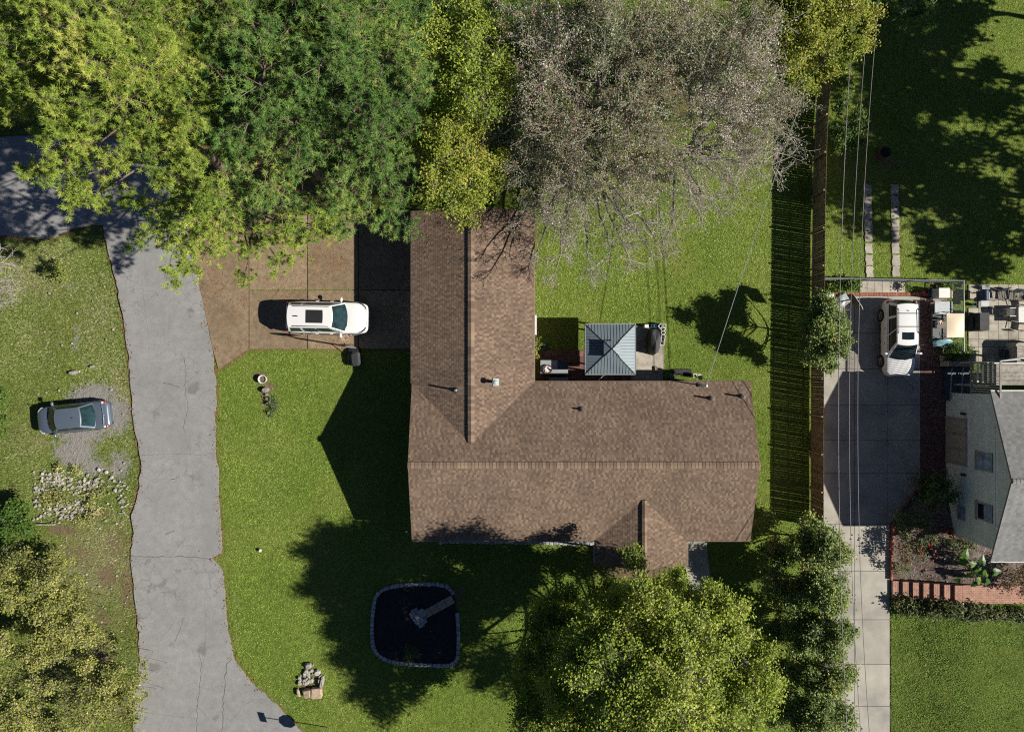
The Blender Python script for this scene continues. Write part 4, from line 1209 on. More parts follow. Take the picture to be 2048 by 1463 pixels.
# white SUV with roof bars beyond the fence, facing south
st2 = [(-2.37, .72, .50, .92, 0), (-2.33, .84, .40, 1.05, .01), (-2.18, .94, .33, 1.12, .01), (-1.75, .99, .28, 1.14, .01), (-.8, 1.0, .25, 1.08, .01), (.4, 1.0, .25, 1.02, .01), (1.05, .995, .26, 1.02, .02),
       (1.5, .985, .28, .99, .05), (1.9, .96, .30, .94, .05), (2.15, .88, .34, .86, .03), (2.30, .76, .40, .76, .0), (2.375, .58, .48, .66, .0)]
suv2, f2 = car("parked_car", "white SUV with two roof bars parked beyond the fence beside the golf cart", (23.95, 1.72, 0.02), -math.pi / 2, 'white_paint', .96, st2,
      (1.38, .44, -2.05, -2.34, .86, .63, 1.02, 1.08, 1.70, .18, .12, .03), (1.42, -1.42), sunroof=(.70, .88, .58), rails=(-1.75, -.25, .60, (-1.45, -.65)),
      lamps=[("headlight", 'clear_lamp', 2.08, .72, .80, .22, .10, .08, -.8), ("tail_light", 'red_lamp', -2.22, .82, 1.0, .10, .12, .16, 0)])
MB().ell((-1.62, .0, 1.77), (.03, .03, .05)).build("antenna", M['black_plastic'], suv2, local=True)
gr = MB(); gr.cbox((2.36, 0, .62), (.06, .8, .16), bev=.02); gr.build("grille", M['black_plastic'], suv2, local=True)

# grey saloon on the gravel across the road
st3 = [(-2.33, .70, .45, .74, 0), (-2.29, .82, .38, .86, .0), (-2.16, .92, .31, .94, .01), (-1.75, .98, .27, .96, .02), (-1.0, 1.0, .24, .93, .01), (.4, 1.0, .24, .90, .01), (1.2, .99, .24, .90, .02),
       (1.7, .96, .27, .85, .04), (2.02, .90, .30, .78, .03), (2.20, .80, .34, .70, .02), (2.29, .66, .40, .61, 0), (2.33, .50, .46, .55, 0)]
sed, f3 = car("parked_car", "dark grey saloon parked on the gravel patch across the road", (-27.2, -3.2, -.05), math.radians(186), 'grey_paint', .88, st3,
      (1.46, .72, -.86, -1.56, .79, .60, .90, .94, 1.43, .22, .16, .03), (1.38, -1.32), suv=False, wr=.33,
      lamps=[("headlight", 'clear_lamp', 2.02, .68, .69, .22, .08, .06, -.75), ("tail_light", 'red_lamp', -2.10, .72, .85, .10, .09, .08, .2), ("reflector", 'clear_lamp', -1.98, .74, .90, .10, .09, .06, .2)])
MB().cbox((-.42, 0, 1.50), (.12, .04, .06), bev=.01).build("antenna", M['black_plastic'], sed, local=True)
MB().cbox((-2.29, 0, .70), (.05, .9, .18), bev=.02).build("number_plate_panel", M['chrome'], sed, local=True)
sp = MB(); sp.tube([(-1.97, -.62, .985), (-2.02, 0, 1.0), (-1.97, .62, .985)], .02, 6); sp.build("boot_lip", M['chrome'], sed, local=True)
wp = MB(); wp.tube([(1.40, -.5, .93), (1.45, .0, .945)], .012, 5); wp.tube([(1.44, .1, .945), (1.36, .55, .93)], .012, 5); wp.build("wiper", M['black_plastic'], sed, local=True)

# golf cart
cart = thing("golf_cart", "pale blue golf cart with a cream roof beside the white SUV", "golf cart", (26.72, 2.6, 0.02))
MB().cbox((26.72, 2.65, .42), (1.10, 2.3, .14), bev=.03).build("chassis", M['dk_metal'], cart)
rc = MB(); rc.grid(lambda u, v: Vector((26.20 + 1.04 * u, 1.72 + 1.44 * v, 1.86 + .05 * math.sin(math.pi * u) * math.sin(math.pi * v))), 8, 8)
rc.cbox((26.72, 2.44, 1.83), (1.04, 1.44, .055), bev=.02); rc.build("roof", M['cream'], cart, smooth=False)
for sx in (26.28, 27.16):
    for (ya, yb) in ((1.50, 1.82), (3.10, 3.05)):
        p = MB(); p.tube([(sx, ya, .55), (sx, yb, 1.84)], .022, 6); p.build("roof_post", M['black_plastic'], cart)
cw = MB(); cw.grid(lambda u, v: Vector((26.22 + 1.0 * u, 1.62 - .42 * v, .98 - .42 * v ** 2 - .10 * (2 * u - 1) ** 2)), 10, 8); cw.build("cowl", M['cart_blue'], cart, smooth=True)
cw = MB(); cw.cbox((26.72, 1.42, .60), (.98, .36, .34), bev=.08); cw.build("front_body", M['cart_blue'], cart)
MB().cbox((26.72, 2.55, .74), (1.0, .46, .14), bev=.04).build("seat", M['wicker'], cart)
MB().cbox((26.72, 2.86, 1.02), (1.0, .12, .42), bev=.04).build("backrest", M['wicker'], cart)
MB().cbox((26.72, 3.60, .72), (1.12, .80, .06), bev=.02).build("cargo_bed", M['lt_metal'], cart)
for xa, xb in ((26.22, 26.34), (26.92, 27.28)):
    hb = MB(); hb.tube([(xa, 3.28, .74), (xa, 3.30, 1.0), (xb, 3.30, 1.0), (xb, 3.28, .74)], .018, 6)
    hb.build("grab_rail", M['black_plastic'], cart)
sw = MB(); sw.torus((26.46, 1.95, 1.02), .17, .018, 18, 6, Matrix.Rotation(-.7, 4, 'X')); sw.tube([(26.46, 1.95, 1.02), (26.46, 1.62, .72)], .018, 6); sw.build("steering_wheel", M['black_plastic'], cart)
for sx in (26.24, 27.2):
    for sy in (1.62, 3.5):
        Mx = Matrix.Translation((sx, sy, .24)) @ Matrix.Rotation(math.pi / 2, 4, 'Y')
        w = MB(); w.lathe([(.12, -.1), (.22, -.1), (.24, -.06), (.24, .06), (.22, .1), (.12, .1)], n=20, M=Mx); t = w.build("wheel", M['tyre'], cart, smooth=True)
        w = MB(); w.lathe([(.12, -.085), (.04, -.105)], n=14, M=Mx); w.build("rim", M['alloy'], t)
MB().cbox((26.26, 2.5, .40), (.05, 1.2, .05)).build("side_trim", M['lt_metal'], cart)
bag = thing("bag", "cream and orange bag of odds and ends on the golf cart's seat", "bag", (26.35, 2.72, .82))
MB().ell((26.36, 2.74, .90), (.13, .20, .13), jit=.2).build("pouch", M['white_board'], bag); MB().ell((26.44, 2.66, .94), (.07, .13, .10), jit=.3).build("flap", M['orange'], bag)

# ------------------------------------------------------------------ basketball hoops
def hoop(label, pole, board, face, base_c, base_mat, base_rz, trim):
    """pole: foot of the pole; board: middle of the backboard; face: heading the board faces"""
    r = thing("basketball_hoop", label, "basketball hoop", (pole[0], pole[1], 0))
    px, py = pole
    b = MB(); b.cbox((base_c[0], base_c[1], .13), (.78, 1.12, .26), base_rz, bev=.10); b.ell((base_c[0], base_c[1], .26), (.28, .42, .10)); b.build("base", M[base_mat], r)
    f = Vector((math.cos(face), math.sin(face), 0)); s = Vector((-f.y, f.x, 0)); c = Vector((board[0], board[1], 3.33))
    p = MB(); p.tube([(px, py, .15), (px, py, 1.6), (px, py, 2.75)], .048, 10); p.build("pole", M['galv'], r)
    a = MB()
    for dz in (0, .28):
        a.tube([(px, py, 2.45 + dz), c - f * .04 + Vector((0, 0, -.28 + dz))], .025, 6)
    a.tube([(px, py, 1.2), (base_c[0], base_c[1], .3)], .02, 6)
    a.build("arm", M['black_plastic'], r)
    bd = MB()
    n = 10; out = []
    for k in range(n + 1):
        t = -1 + 2 * k / n
        out.append((t * .55, .36 - .10 * t ** 4 * 1.0))
    poly = [(-.55, -.36), (.55, -.36)] + out[::-1]
    V = [c + s * q[0] + Vector((0, 0, q[1])) + f * d for d in (-.015, .015) for q in poly]; m = len(poly)
    bd.add(V, [tuple(range(m)), tuple(range(2 * m - 1, m - 1, -1))] + [(i, m + i, m + (i + 1) % m, (i + 1) % m) for i in range(m)])
    o = bd.build("backboard", M['black_plastic'], r)
    e = MB(); Q = [c + s * q[0] + Vector((0, 0, q[1])) for q in poly]; e.tube(Q + [Q[0]], .017, 5); e.build("edge_trim", M[trim], o)
    t = MB(); sq = [(-.23, -.20), (.23, -.20), (.23, .20), (-.23, .20), (-.23, -.20)]
    for i in range(4):
        A = c + s * sq[i][0] + Vector((0, 0, sq[i][1])) + f * .018; B = c + s * sq[i + 1][0] + Vector((0, 0, sq[i + 1][1])) + f * .018
        t.tube([A, B], .014, 4)
    t.build("target_square", M['lt_metal'], o)
    rc = c + f * .42 + Vector((0, 0, -.28))
    rm = MB(); rm.torus(rc, .228, .011, 28, 6); rm.tube([c + f * .02 + Vector((0, 0, -.28)), rc - f * .22], .035, 6); o = rm.build("rim", M['orange'], r)
    nt = MB()
    for k in range(12):
        for d in (1, -1):
            a0 = k * math.pi / 6
            P = [rc + Vector((.225 * q * math.cos(a0 + d * w), .225 * q * math.sin(a0 + d * w), -h)) for q, w, h in ((1, 0, 0), (.85, .26, .14), (.66, .52, .28), (.56, .78, .40))]
            nt.tube(P, .005, 3, caps=False)
    nt.build("net", M['white_board'], o)
hoop("black-based basketball hoop at the edge of the brown drive by the white SUV", (-9.82, 1.14), (-9.80, 1.24), math.pi / 2, (-9.92, .60), 'black_plastic', 0, 'black_plastic')
hoop("grey-based basketball hoop with black backboard by the picket fence and wire fence", (20.15, 3.95), (19.95, 3.72), math.radians(214), (20.62, 4.05), 'lt_metal', math.radians(-56), 'white_board')
sh = thing("storage_tub", "black covered tub standing on the grass beside the basketball hoop's pole", "tub", (-9.85, .35, 0))
MB().cbox((-9.78, .45, .28), (.62, .9, .5), .08, bev=.12).build("cover", M['black_cloth'], sh)

# ------------------------------------------------------------------ front garden
bed = thing("flower_bed", "black mulch bed ringed with grey edging stones on the front lawn", "flower bed", (-6.0, -16, 0))
bp = pts(BED); cx_, cy_ = sum(p[0] for p in bp) / len(bp), sum(p[1] for p in bp) / len(bp)
def smooth_ring(poly, it=2):
    for _ in range(it):
        q = []
        for i in range(len(poly)):
            a, b = poly[i], poly[(i + 1) % len(poly)]
            q += [(a[0] * .75 + b[0] * .25, a[1] * .75 + b[1] * .25), (a[0] * .25 + b[0] * .75, a[1] * .25 + b[1] * .75)]
        poly = q
    return poly
ring = smooth_ring(bp)
mu = MB()
mu.prism([(cx_ + (x - cx_) * .985, cy_ + (y - cy_) * .985) for x, y in ring], -.1, .06); mu.build("mulch", M['mulch_black'], bed)
ch = MB(); 
for k in range(2600):
    x, y = rng.uniform(-9, -3), rng.uniform(-19.3, -13)
    if inpoly(np.array([x]), np.array([y]), [(cx_ + (a - cx_) * .95, cy_ + (b - cy_) * .95) for a, b in ring])[0]:
        a = rng.random() * 6.28; l = rng.uniform(.03, .08); dx, dy = math.cos(a) * l, math.sin(a) * l
        ch.add([(x - dx, y - dy, .062), (x + dy * .4, y - dx * .4, .075), (x + dx, y + dy, .07 + rng.random() * .03), (x - dy * .4, y + dx * .4, .066)], [(0, 1, 2, 3)])
ch.build("bark_chips", M['mulch_black'], bed, kind="stuff")
per = [math.hypot(ring[(i + 1) % len(ring)][0] - ring[i][0], ring[(i + 1) % len(ring)][1] - ring[i][1]) for i in range(len(ring))]
tot = sum(per); d = 0
gap = at(917, 1208)
while d < tot:
    w = rng.uniform(.235, .33); m = d + w / 2; i = 0; acc = 0
    while acc + per[i % len(ring)] < m and i < len(ring) - 1: acc += per[i]; i += 1
    t = (m - acc) / per[i]; a, b = ring[i], ring[(i + 1) % len(ring)]
    x, y = lerp(a[0], b[0], t), lerp(a[1], b[1], t); ang = math.atan2(b[1] - a[1], b[0] - a[0])
    if math.hypot(x - gap[0], y - gap[1]) > .62:
        MB().block((x, y, .075 + rng.uniform(-.015, .02)), (w * .93, rng.uniform(.19, .24), .17), ang + rng.uniform(-.08, .08), j=.16).build("stone", M['stone_grey'], bed)
    d += w
walk = thing("garden_path", "short path of square slabs leading to the stacked stones in the black bed", "garden path", (-4.4, -14.9, 0))
p0, p1 = Vector((*at(899, 1200), 0)), Vector((*at(850, 1227), 0)); ang = math.atan2(p1.y - p0.y, p1.x - p0.x)
for k in range(4):
    c = p0.lerp(p1, k / 3.35)
    MB().block((c.x, c.y, .085), (.50, .52, .07), ang + rng.uniform(-.03, .03), j=.04).build("slab", M['stone_tan'], walk)
stk = thing("stacked_stones", "low seat of stacked flat stones in the middle of the black bed", "stone seat", (*at(836, 1232), 0))
for px, py, z, sx, sy, r in ((826, 1229, .11, .34, .40, .4), (833, 1240, .11, .36, .42, .5), (842, 1247, .11, .34, .4, .5), (830, 1222, .15, .42, .34, .5), (838, 1234, .24, .44, .48, .55), (843, 1226, .24, .42, .44, .5), (848, 1241, .18, .36, .34, .5)):
    MB().block((*at(px, py, z), z), (sx, sy, .16), r, j=.16).build("stone", M['stone_grey'], stk)
rk = thing("rock_cluster", "heap of pale rocks with two squared tan blocks on the front lawn", "rocks", (*at(617, 1360), 0))
MB().block((*at(633, 1385, .2), .16), (.66, .62, .34), .03, j=.1).build("block", M['stone_tan'], rk)
MB().block((*at(614, 1386, .2), .15), (.44, .50, .32), .12, j=.14).build("block", M['stone_tan'], rk)
for k in range(48):
    t = rng.random(); py = 1326 + 42 * t; px = 615 + rng.gauss(0, 5 + 8 * t)
    s = rng.uniform(.10, .34) * (1.2 if k < 12 else .75)
    MB().stone((*at(px, py), s * .24), (s, s * rng.uniform(.6, 1), s * .6)).build("rock", M['stone_pale'], rk)
MB().stone((*at(645, 1362), .14), (.20, .75, .30), -.15).build("rock", M['stone_pale'], rk); MB().stone((*at(598, 1383), .1), (.16, .5, .22), .3).build("rock", M['stone_tan'], rk)
pl = thing("planter", "round white planter ring on the lawn near the brown drive", "planter", (*at(525, 758), 0))
b = MB(); b.lathe([(.20, .0), (.26, .30), (.27, .32), (.235, .32), (.22, .22)], (*at(525, 758, .2), -.05), 22); b.build("bowl", M['white_board'], pl, smooth=False)
MB().lathe([(.225, .18), (.2, .21), (.02, .22)], (*at(525, 758, .2), -.03), 16).build("soil", M['mulch_brown'], pl)
wm = thing("boundary_rock", "flat grey rock on the bare lawn patch just below the round white planter", "rock", (*at(533, 779), 0))
MB().stone((*at(532, 779), .12), (.45, .34, .30), .3).build("slab", M['stone_pale'], wm); MB().stone((*at(534, 789), .06), (.16, .20, .14)).build("chip", M['stone_pale'], wm)
for k, (px, py) in enumerate(((534, 797), (534, 806), (538, 825))): MB().stone((*at(px, py), .05), (.16, .14, .12)).build("chip", M['stone_pale'], wm)
ball = MB(); ball.ell((*at(520, 1100, .1), .10), (.10, .10, .10)); put(ball.build("ball", M['white_board'], smooth=True), "small white ball lying on the front lawn near the road", "ball")
ball = MB(); ball.ell((*at(813, 1063, .1), .07), (.09, .07, .07)); put(ball.build("ball", M['white_board'], smooth=True), "pale ball in the grass by the house's west gable corner", "ball")

# street sign whose post stands in the lawn at the road corner (its plates are above the frame's edge)
sg = thing("street_sign", "octagonal street sign on a thin post whose shadow lies on the road corner", "street sign", (*at(655, 1454), 0))
sx, sy = at(655, 1454)
MB().tube([(sx, sy, -.1), (sx, sy, 3.1)], .03, 8).build("post", M['galv'], sg)
oc = MB(); fa_ = math.radians(4); 
poly = [(.41 * math.cos(math.pi / 8 + k * math.pi / 4), .41 * math.sin(math.pi / 8 + k * math.pi / 4)) for k in range(8)]
s_ = Vector((-math.sin(fa_), math.cos(fa_), 0)); f_ = Vector((math.cos(fa_), math.sin(fa_), 0)); c_ = Vector((sx - .05, sy, 1.80))
V = [c_ + s_ * a + Vector((0, 0, b)) + f_ * d for d in (-.006, .006) for a, b in poly]
oc.add(V, [tuple(range(8)), tuple(range(15, 7, -1))] + [(i, 8 + i, 8 + (i + 1) % 8, (i + 1) % 8) for i in range(8)]); oc.build("octagon_plate", M['sign_red'], sg)
MB().cbox((sx, sy, 2.98), (.03, .64, .30), math.radians(20)).build("name_plate", M['sign_green'], sg)

# rough rocks on the far verge
rs = thing("rock_slope", "patch of scattered pale rubble on the rough verge below the grey car", "rubble patch", (*at(165, 990), 0))
big = MB()
n_big = 0
for k in range(1900):
    px, py = rng.uniform(66, 270), rng.uniform(936, 1050)
    w = max(math.exp(-((px - 110) / 45) ** 2 - ((py - 965) / 24) ** 2), math.exp(-((px - 165) / 40) ** 2 - ((py - 970) / 20) ** 2), math.exp(-((px - 130) / 60) ** 2 - ((py - 1018) / 20) ** 2), math.exp(-((px - 92) / 22) ** 2 - ((py - 1032) / 14) ** 2), .35 * math.exp(-((px - 245) / 14) ** 2 - ((py - 995) / 40) ** 2), .3 * math.exp(-((px - 215) / 30) ** 2 - ((py - 950) / 14) ** 2))
    if rng.random() > w * .62: continue
    s = rng.choice((.07, .08, .10, .12, .14, .17, .22))
    if s > .165:
        MB().stone((*at(px, py), s * .18 - .05), (s, s * rng.uniform(.55, .9), s * .6)).build("rock", M['stone_pale'], rs); n_big += 1
    else: big.stone((*at(px, py), s * .2 - .05), (s, s * rng.uniform(.6, .9), s * .6))
for k in range(110):
    px, py = rng.uniform(60, 262), rng.uniform(560, 1320)
    if py > 1050 and px < 170: continue
    s = rng.uniform(.06, .15); big.stone((*at(px, py), -.04), (s, s * .8, s * .6))
big.build("rubble", M['stone_pale'], rs, kind="stuff")
for px, py, s, lb in ((146, 745, .50, "pale flat rock alone in the rough grass above the grey car"), (185, 618 + 115, .3, "small grey rock in the grass near the road's west edge"), (232, 1165 + 130, .3, "white stone beside the dark ditch in the rough verge")):
    o = MB(); o.stone((*at(px, py), .05), (s, s * .5, s * .5), .3); put(o.build("rock", M['stone_pale']), lb, "rock")
bo = MB(); bo.cbox((*at(92, 1048), .02), (1.1, .07, .16)); put(bo.build("timber", M['grey_wood']), "dark timber edging board at the foot of the rubble patch", "board")

# ------------------------------------------------------------------ back yard
def at3(px, py, z): return (*at(px, py, z), z)
ct = thing("outdoor_counter", "light grey L-shaped counter with a dark plate in the corner of the house", "counter", (*at(1108, 742), 0))
x0, y1 = at(1081, 720, .9); x1, y0 = at(1136, 748, .9)
MB().box(x0 + .04, x1 - .02, y0 - .02, y1 - .04, .0, .86).build("cabinet", M['dk_metal'], ct)
xm = at(1115, 720, .9)[0]; ym = at(1115, 738, .9)[1]
MB().box(x0, xm, y0, y1, .862, .90).build("worktop", M['lt_metal'], ct)
MB().box(xm + .004, x1, y0, ym - .004, .862, .90).build("worktop", M['lt_metal'], ct)
MB().box(xm + .004, x1, ym, y1, .862, .895).build("hot_plate", M['dk_metal'], ct)
fb_ = thing("fire_bowl", "dark bowl full of pale scraps standing on the grey counter", "bowl", at3(1095, 738, .9))
bx, by = at(1095, 738, 1.0)
MB().lathe([(.12, .903), (.27, 1.02), (.29, 1.04), (.25, 1.03), (.1, .95)], (bx, by, 0), 20).build("bowl", M['rust'], fb_)
for k in range(7): MB().stone((bx + rng.uniform(-.14, .14), by + rng.uniform(-.14, .14), 1.03), (.22, .1, .08)).build("scrap", M['white_board'], fb_)
bn = thing("bench", "low pale blue bench half hidden under the north eave by the counter", "bench", at3(1117, 760, .45))
MB().cbox((*at(1117, 760, .45), .42), (1.18, .36, .05), bev=.01).build("seat", M['lt_metal'], bn)
for dx in (-.5, .5): MB().cbox((at(1117, 760, .45)[0] + dx, at(1117, 760, .45)[1], .2), (.05, .32, .4)).build("leg", M['dk_metal'], bn)
hr = thing("hose_reel", "green garden hose coiled on a white reel by the east wall", "garden hose", at3(1083, 690, 0))
hx, hy = at(1083, 690, .2)
q = MB()
for k in range(5): q.torus((hx + rng.uniform(-.03, .03), hy - .05 + rng.uniform(-.03, .03), .05 + .035 * k), .24 - .018 * k, .018, 26, 5, Matrix.Scale(1.25, 4, (1, 0, 0)))
q.tube([(hx + .25, hy, .2), (hx + .32, hy + .2, .3), (hx + .2, hy + .28, .3), (hx + .15, hy + .1, .3)], .018, 6)
q.build("hose", M['hose_green'], hr)
q = MB(); q.cbox((hx + .05, hy + .03, .26), (.32, .07, .1)); q.tube([(hx - .3, hy + .1, .1), (hx + .25, hy + .02, .3)], .02, 6); q.build("reel_frame", M['white_board'], hr)
gc = thing("covered_grill", "black fabric covered grill beside the gazebo on the concrete patio", "covered grill", at3(1310, 680, 0))
gx, gy = at(1310, 682, .9)
cv = MB(); cv.grid(lambda u, v: Vector((gx + (.30 + .10 * (1 - v)) * math.cos(u * 6.2832) * (1 + .10 * math.sin(u * 44) * (1 - v)), gy + (.74 + .10 * (1 - v)) * math.sin(u * 6.2832) * (1 + .05 * math.sin(u * 50) * (1 - v)), .04 + 1.12 * v + .05 * math.sin(u * 19) * v)), 48, 6, flip=False)
cv.grid(lambda u, v: Vector((gx + .30 * (1 - v) * math.cos(u * 6.2832), gy + .74 * (1 - v) * math.sin(u * 6.2832), 1.16 + .05 * math.sin(u * 19) * (1 - v) + .10 * math.sin(v * 1.57))), 48, 3)
cv.build("cover", M['black_cloth'], gc, smooth=True)
bkd = [(1324.5, 651, .4), (1327.5, 658, 0), (1324, 666, .8), (1328, 650.5, .0), (1327.5, 665, 0), (1327, 672, 0), (1326.5, 681, 0), (1326, 688, 0)]
blk = thing("cinder_blocks", "row of white hollow blocks standing along the concrete patio's east edge", "cinder blocks", at3(1326, 668, 0))
def hollow(c, s, h, rz, mat, parent, nm="block"):
    b = MB(); t = .035
    for ox, oy, a, d in ((0, s / 2 - t / 2, s, t), (0, -s / 2 + t / 2, s, t), (s / 2 - t / 2, 0, t, s - 2 * t), (-s / 2 + t / 2, 0, t, s - 2 * t)):
        R = Matrix.Rotation(rz, 3, 'Z') @ Vector((ox, oy, 0))
        b.cbox((c[0] + R.x, c[1] + R.y, h / 2 + .03), (a, d, h), rz)
    return b.build(nm, M[mat], parent)
for px, py, r in ((1322, 652, .75), (1328, 652, 0), (1326, 657, .75), (1326.5, 666, 0), (1326.5, 671.5, 0), (1325.8, 678.5, 0), (1324.6, 686, 0)):
    hollow(at(px, py, .4), .26 if r == 0 else .28, .40, r, 'white_board', blk)
bx_ = thing("crate", "blue plastic crate against the row of white hollow blocks", "crate", at3(1310, 651, 0))
for k, (px, m_) in enumerate(((1305, 'navy'), (1311, 'teal'), (1316, 'blue'))): hollow(at(px, 651.5, .3), .19, .32, 0, m_, bx_, "bin")
wb = MB(); wb.cbox((*at(1293, 652, .3), .17), (.26, .24, .30), bev=.02); put(wb.build("box", M['white_board']), "small white box at the west end of the blue crate", "box")
br = MB(); br.cbox((*at(1312, 738, .1), .10), (.16, .36, .12), .14, bev=.01); put(br.build("brick", M['cardboard']), "single orange brick on the patio slab's south edge", "brick")
mat_ = MB(); mat_.cbox((*at(1364, 744), .03), (1.18, .40, .05), bev=.01); put(mat_.build("mat", M['black_plastic']), "dark rubber mat on the grass along the house's north wall", "mat")
tb = thing("watering_can", "teal watering can on the ground against the north wall", "watering can", at3(1344, 754, 0))
MB().lathe([(.13, 0), (.15, .3), (.12, .33)], (*at(1344, 754, .2), -.02), 16).build("can", M['teal'], tb); MB().torus((*at(1344, 750, .35), .36), .09, .015, 14, 5).build("handle", M['teal'], tb)
hollow(at(1390, 751, .4), .24, .42, 0, 'white_board', None, "planter_box")
o = bpy.data.objects["planter_box"]; put(o, "square white hollow planter under the round dish by the north wall", "planter")
ds = thing("satellite_dish", "round beige dish standing beside the north eave", "satellite dish", (*at(1400, 753, 1.4), 0))
dx_, dy_ = at(1400, 753, 1.6)
Md = Matrix.Translation((dx_, dy_, 1.6)) @ Matrix.Rotation(.5, 4, 'Y') @ Matrix.Rotation(-.3, 4, 'X')
q = MB(); q.lathe([(.02, -.06), (.12, -.045), (.2, .0), (.205, .005), (.12, -.035), (.01, -.05)], n=22, M=Md); q.build("dish", M['old_concrete'], ds, smooth=True)
MB().tube([(dx_, dy_, -.05), (dx_, dy_, 1.55)], .03, 8).build("pole", M['galv'], ds)
MB().ell((dx_ - .25, dy_ - .02, 1.66), (.06, .06, .06)).build("receiver", M['rust'], ds)

# fire barrel in the neighbour's grass
fbr = thing("fire_barrel", "short rusty barrel full of ash in the shaded grass beyond the fence", "barrel", (*at(1768, 306, .3), 0))
MB().lathe([(.36, -.05), (.37, .30), (.36, .5), (.335, .5), (.32, .34)], (*at(1768, 306, .3), 0), 20).build("drum", M['rust'], fbr)
q = MB(); q.lathe([(.33, .30), (.2, .38), (.02, .36)], (*at(1768, 306, .3), 0), 14); q.build("ash", M['mulch_black'], fbr)

# ------------------------------------------------------------------ neighbour: wire fence, clutter, patio things
wf = thing("wire_fence", "galvanised chain link fence round the head of the concrete drive", "fence", (19.6, 5.5, 0))
fz = 1.15
run = [at3(1648, 556, fz), at3(1740, 557, fz), at3(1830, 559.5, fz), at3(1927.5, 561, fz), at3(1928, 620, fz), at3(1928, 702, fz)]
for i in range(len(run) - 1):
    a, b = Vector(run[i]), Vector(run[i + 1])
    MB().tube([a, b], .032, 6).build("top_rail", M['galv'], wf)
    L = (b - a).length; k = max(1, round(L / 2.4))
    for j in range(k + (1 if i == len(run) - 2 else 0)):
        p = a.lerp(b, j / k); MB().tube([(p.x, p.y, -.1), (p.x, p.y, fz + .04)], .035, 8).build("post", M['galv'], wf)
    mesh = MB(); d = (b - a).normalized(); n = int(L / .16)
    for j in range(-7, n + 1):
        for sgn in (1, -1):
            s0 = j * .16; s1 = s0 + fz
            za, zb = (.02, fz) if sgn > 0 else (fz, .02)
            if s0 < 0: za = lerp(za, zb, -s0 / fz); s0 = 0
            if s1 > L: zb = lerp(za, zb, (L - s0) / (s1 - s0)); s1 = L
            if s1 - s0 < .02: continue
            P, Q = a + d * s0, a + d * s1
            mesh.tube([(P.x, P.y, za), (Q.x, Q.y, zb)], .006, 3, caps=False)
    mesh.build("mesh", M['lt_metal'], wf, kind="stuff")
ap = thing("washing_machine", "old white appliance standing by the corner of the wire fence", "appliance", (*at(1888, 587, .5), 0))
x0, y1 = at(1878.5, 576, .95); x1, y0 = at(1899.5, 595, .95)
MB().box(x0, x1, y0, y1, 0, .92).build("cabinet", M['lt_metal'], ap); MB().box(x0 - .01, x1 + .01, y0 - .01, y1 + .01, .921, .95).build("lid", M['white_board'], ap)
pnl = thing("board", "brown board leaning between the white appliance and the wire fence", "board", (*at(1910, 586, .5), 0))
q = MB(); ax, ay = at(1901, 577, .5); bx, by = at(1918, 594, .9)
q.add([(x1 + .03, y1 - .03, .86), (x1 + .03, y0 + .03, .86), (x1 + .62, y0 + .06, .10), (x1 + .62, y1 - .06, .10), (x1 + .05, y1 - .03, .90), (x1 + .05, y0 + .03, .90), (x1 + .64, y0 + .06, .14), (x1 + .64, y1 - .06, .14)], [(4, 5, 6, 7), (3, 2, 1, 0), (0, 1, 5, 4), (1, 2, 6, 5), (2, 3, 7, 6), (3, 0, 4, 7)])
q.build("sheet", M['cardboard'], pnl); q = MB(); q.cbox((x1 + .66, (y0 + y1) / 2, .14), (.04, .52, .05)); q.build("edge", M['white_board'], pnl)
jp = thing("scrap_heap", "heap of dark and red odds and ends beside the white appliance", "scrap heap", (*at(1860, 585), 0))
for k in range(34):
    px, py = rng.gauss(1863, 8), rng.gauss(583, 8); s = rng.uniform(.08, .3)
    MB().stone((*at(px, py), s * .4), (s, s * .6, s * .9)).build("scrap", M[rng.choice(('navy', 'black_plastic', 'navy', 'rust', 'white_board', 'red_plastic', 'lt_metal'))], jp)
wp_ = thing("paving_chunks", "heap of broken white stone in the corner by the picket fence", "stone heap", (*at(1656, 589), 0))
for k in range(16):
    s = rng.uniform(.14, .34); MB().stone((*at(rng.gauss(1657, 4.5), rng.gauss(588, 4)), s * .25), (s, s * .7, s * .5)).build("stone", M['white_board'], wp_)

sm = thing("smoker_grill", "barrel smoker with granite shelves on the neighbour's paved patio", "grill", (*at(1970, 590, .5), 0))
x0, y1 = at(1964.5, 580, 1.0); x1, y0 = at(1981, 600, 1.0)
q = MB(); xc = (x0 + x1) / 2
q.grid(lambda u, v: Vector((xc + (x1 - x0) / 2 * math.cos(math.pi * u), lerp(y0, y1, v), .72 + .36 * math.sin(math.pi * u))), 12, 2, flip=True); q.box(x0, x1, y0, y1, .45, .72); q.build("barrel", M['navy'], sm, smooth=False)
a, b = at(1964.5, 570, .85), at(1980, 578, .85); MB().box(a[0], b[0], b[1], a[1], .80, .85).build("shelf", M['stone_grey'], sm)
a, b = at(1962.5, 601.5, .85), at(1978, 612, .85); MB().box(a[0], b[0], b[1], a[1], .80, .85).build("shelf", M['lt_metal'], sm)
a, b = at(1955, 594, .6), at(1962, 601, .6); MB().lathe([(.14, .3), (.16, .5), (.15, .62), (.05, .66)], ((a[0] + b[0]) / 2, (a[1] + b[1]) / 2, 0), 14).build("firebox", M['dk_metal'], sm)
for dx in (x0 + .05, x1 - .05):
    for dy in (y0 + .1, y1 - .1): MB().cbox((dx, dy, .22), (.04, .04, .46)).build("leg", M['black_plastic'], sm)
MB().tube([(x1 + .03, y0 + .1, .85), (x1 + .03, y1 - .1, .85)], .02, 6).build("handle", M['chrome'], sm)
cg = thing("covered_grill", "black cover over a cart grill below the barrel smoker on the neighbour's patio", "covered grill", (*at(1968, 643, .5), 0))
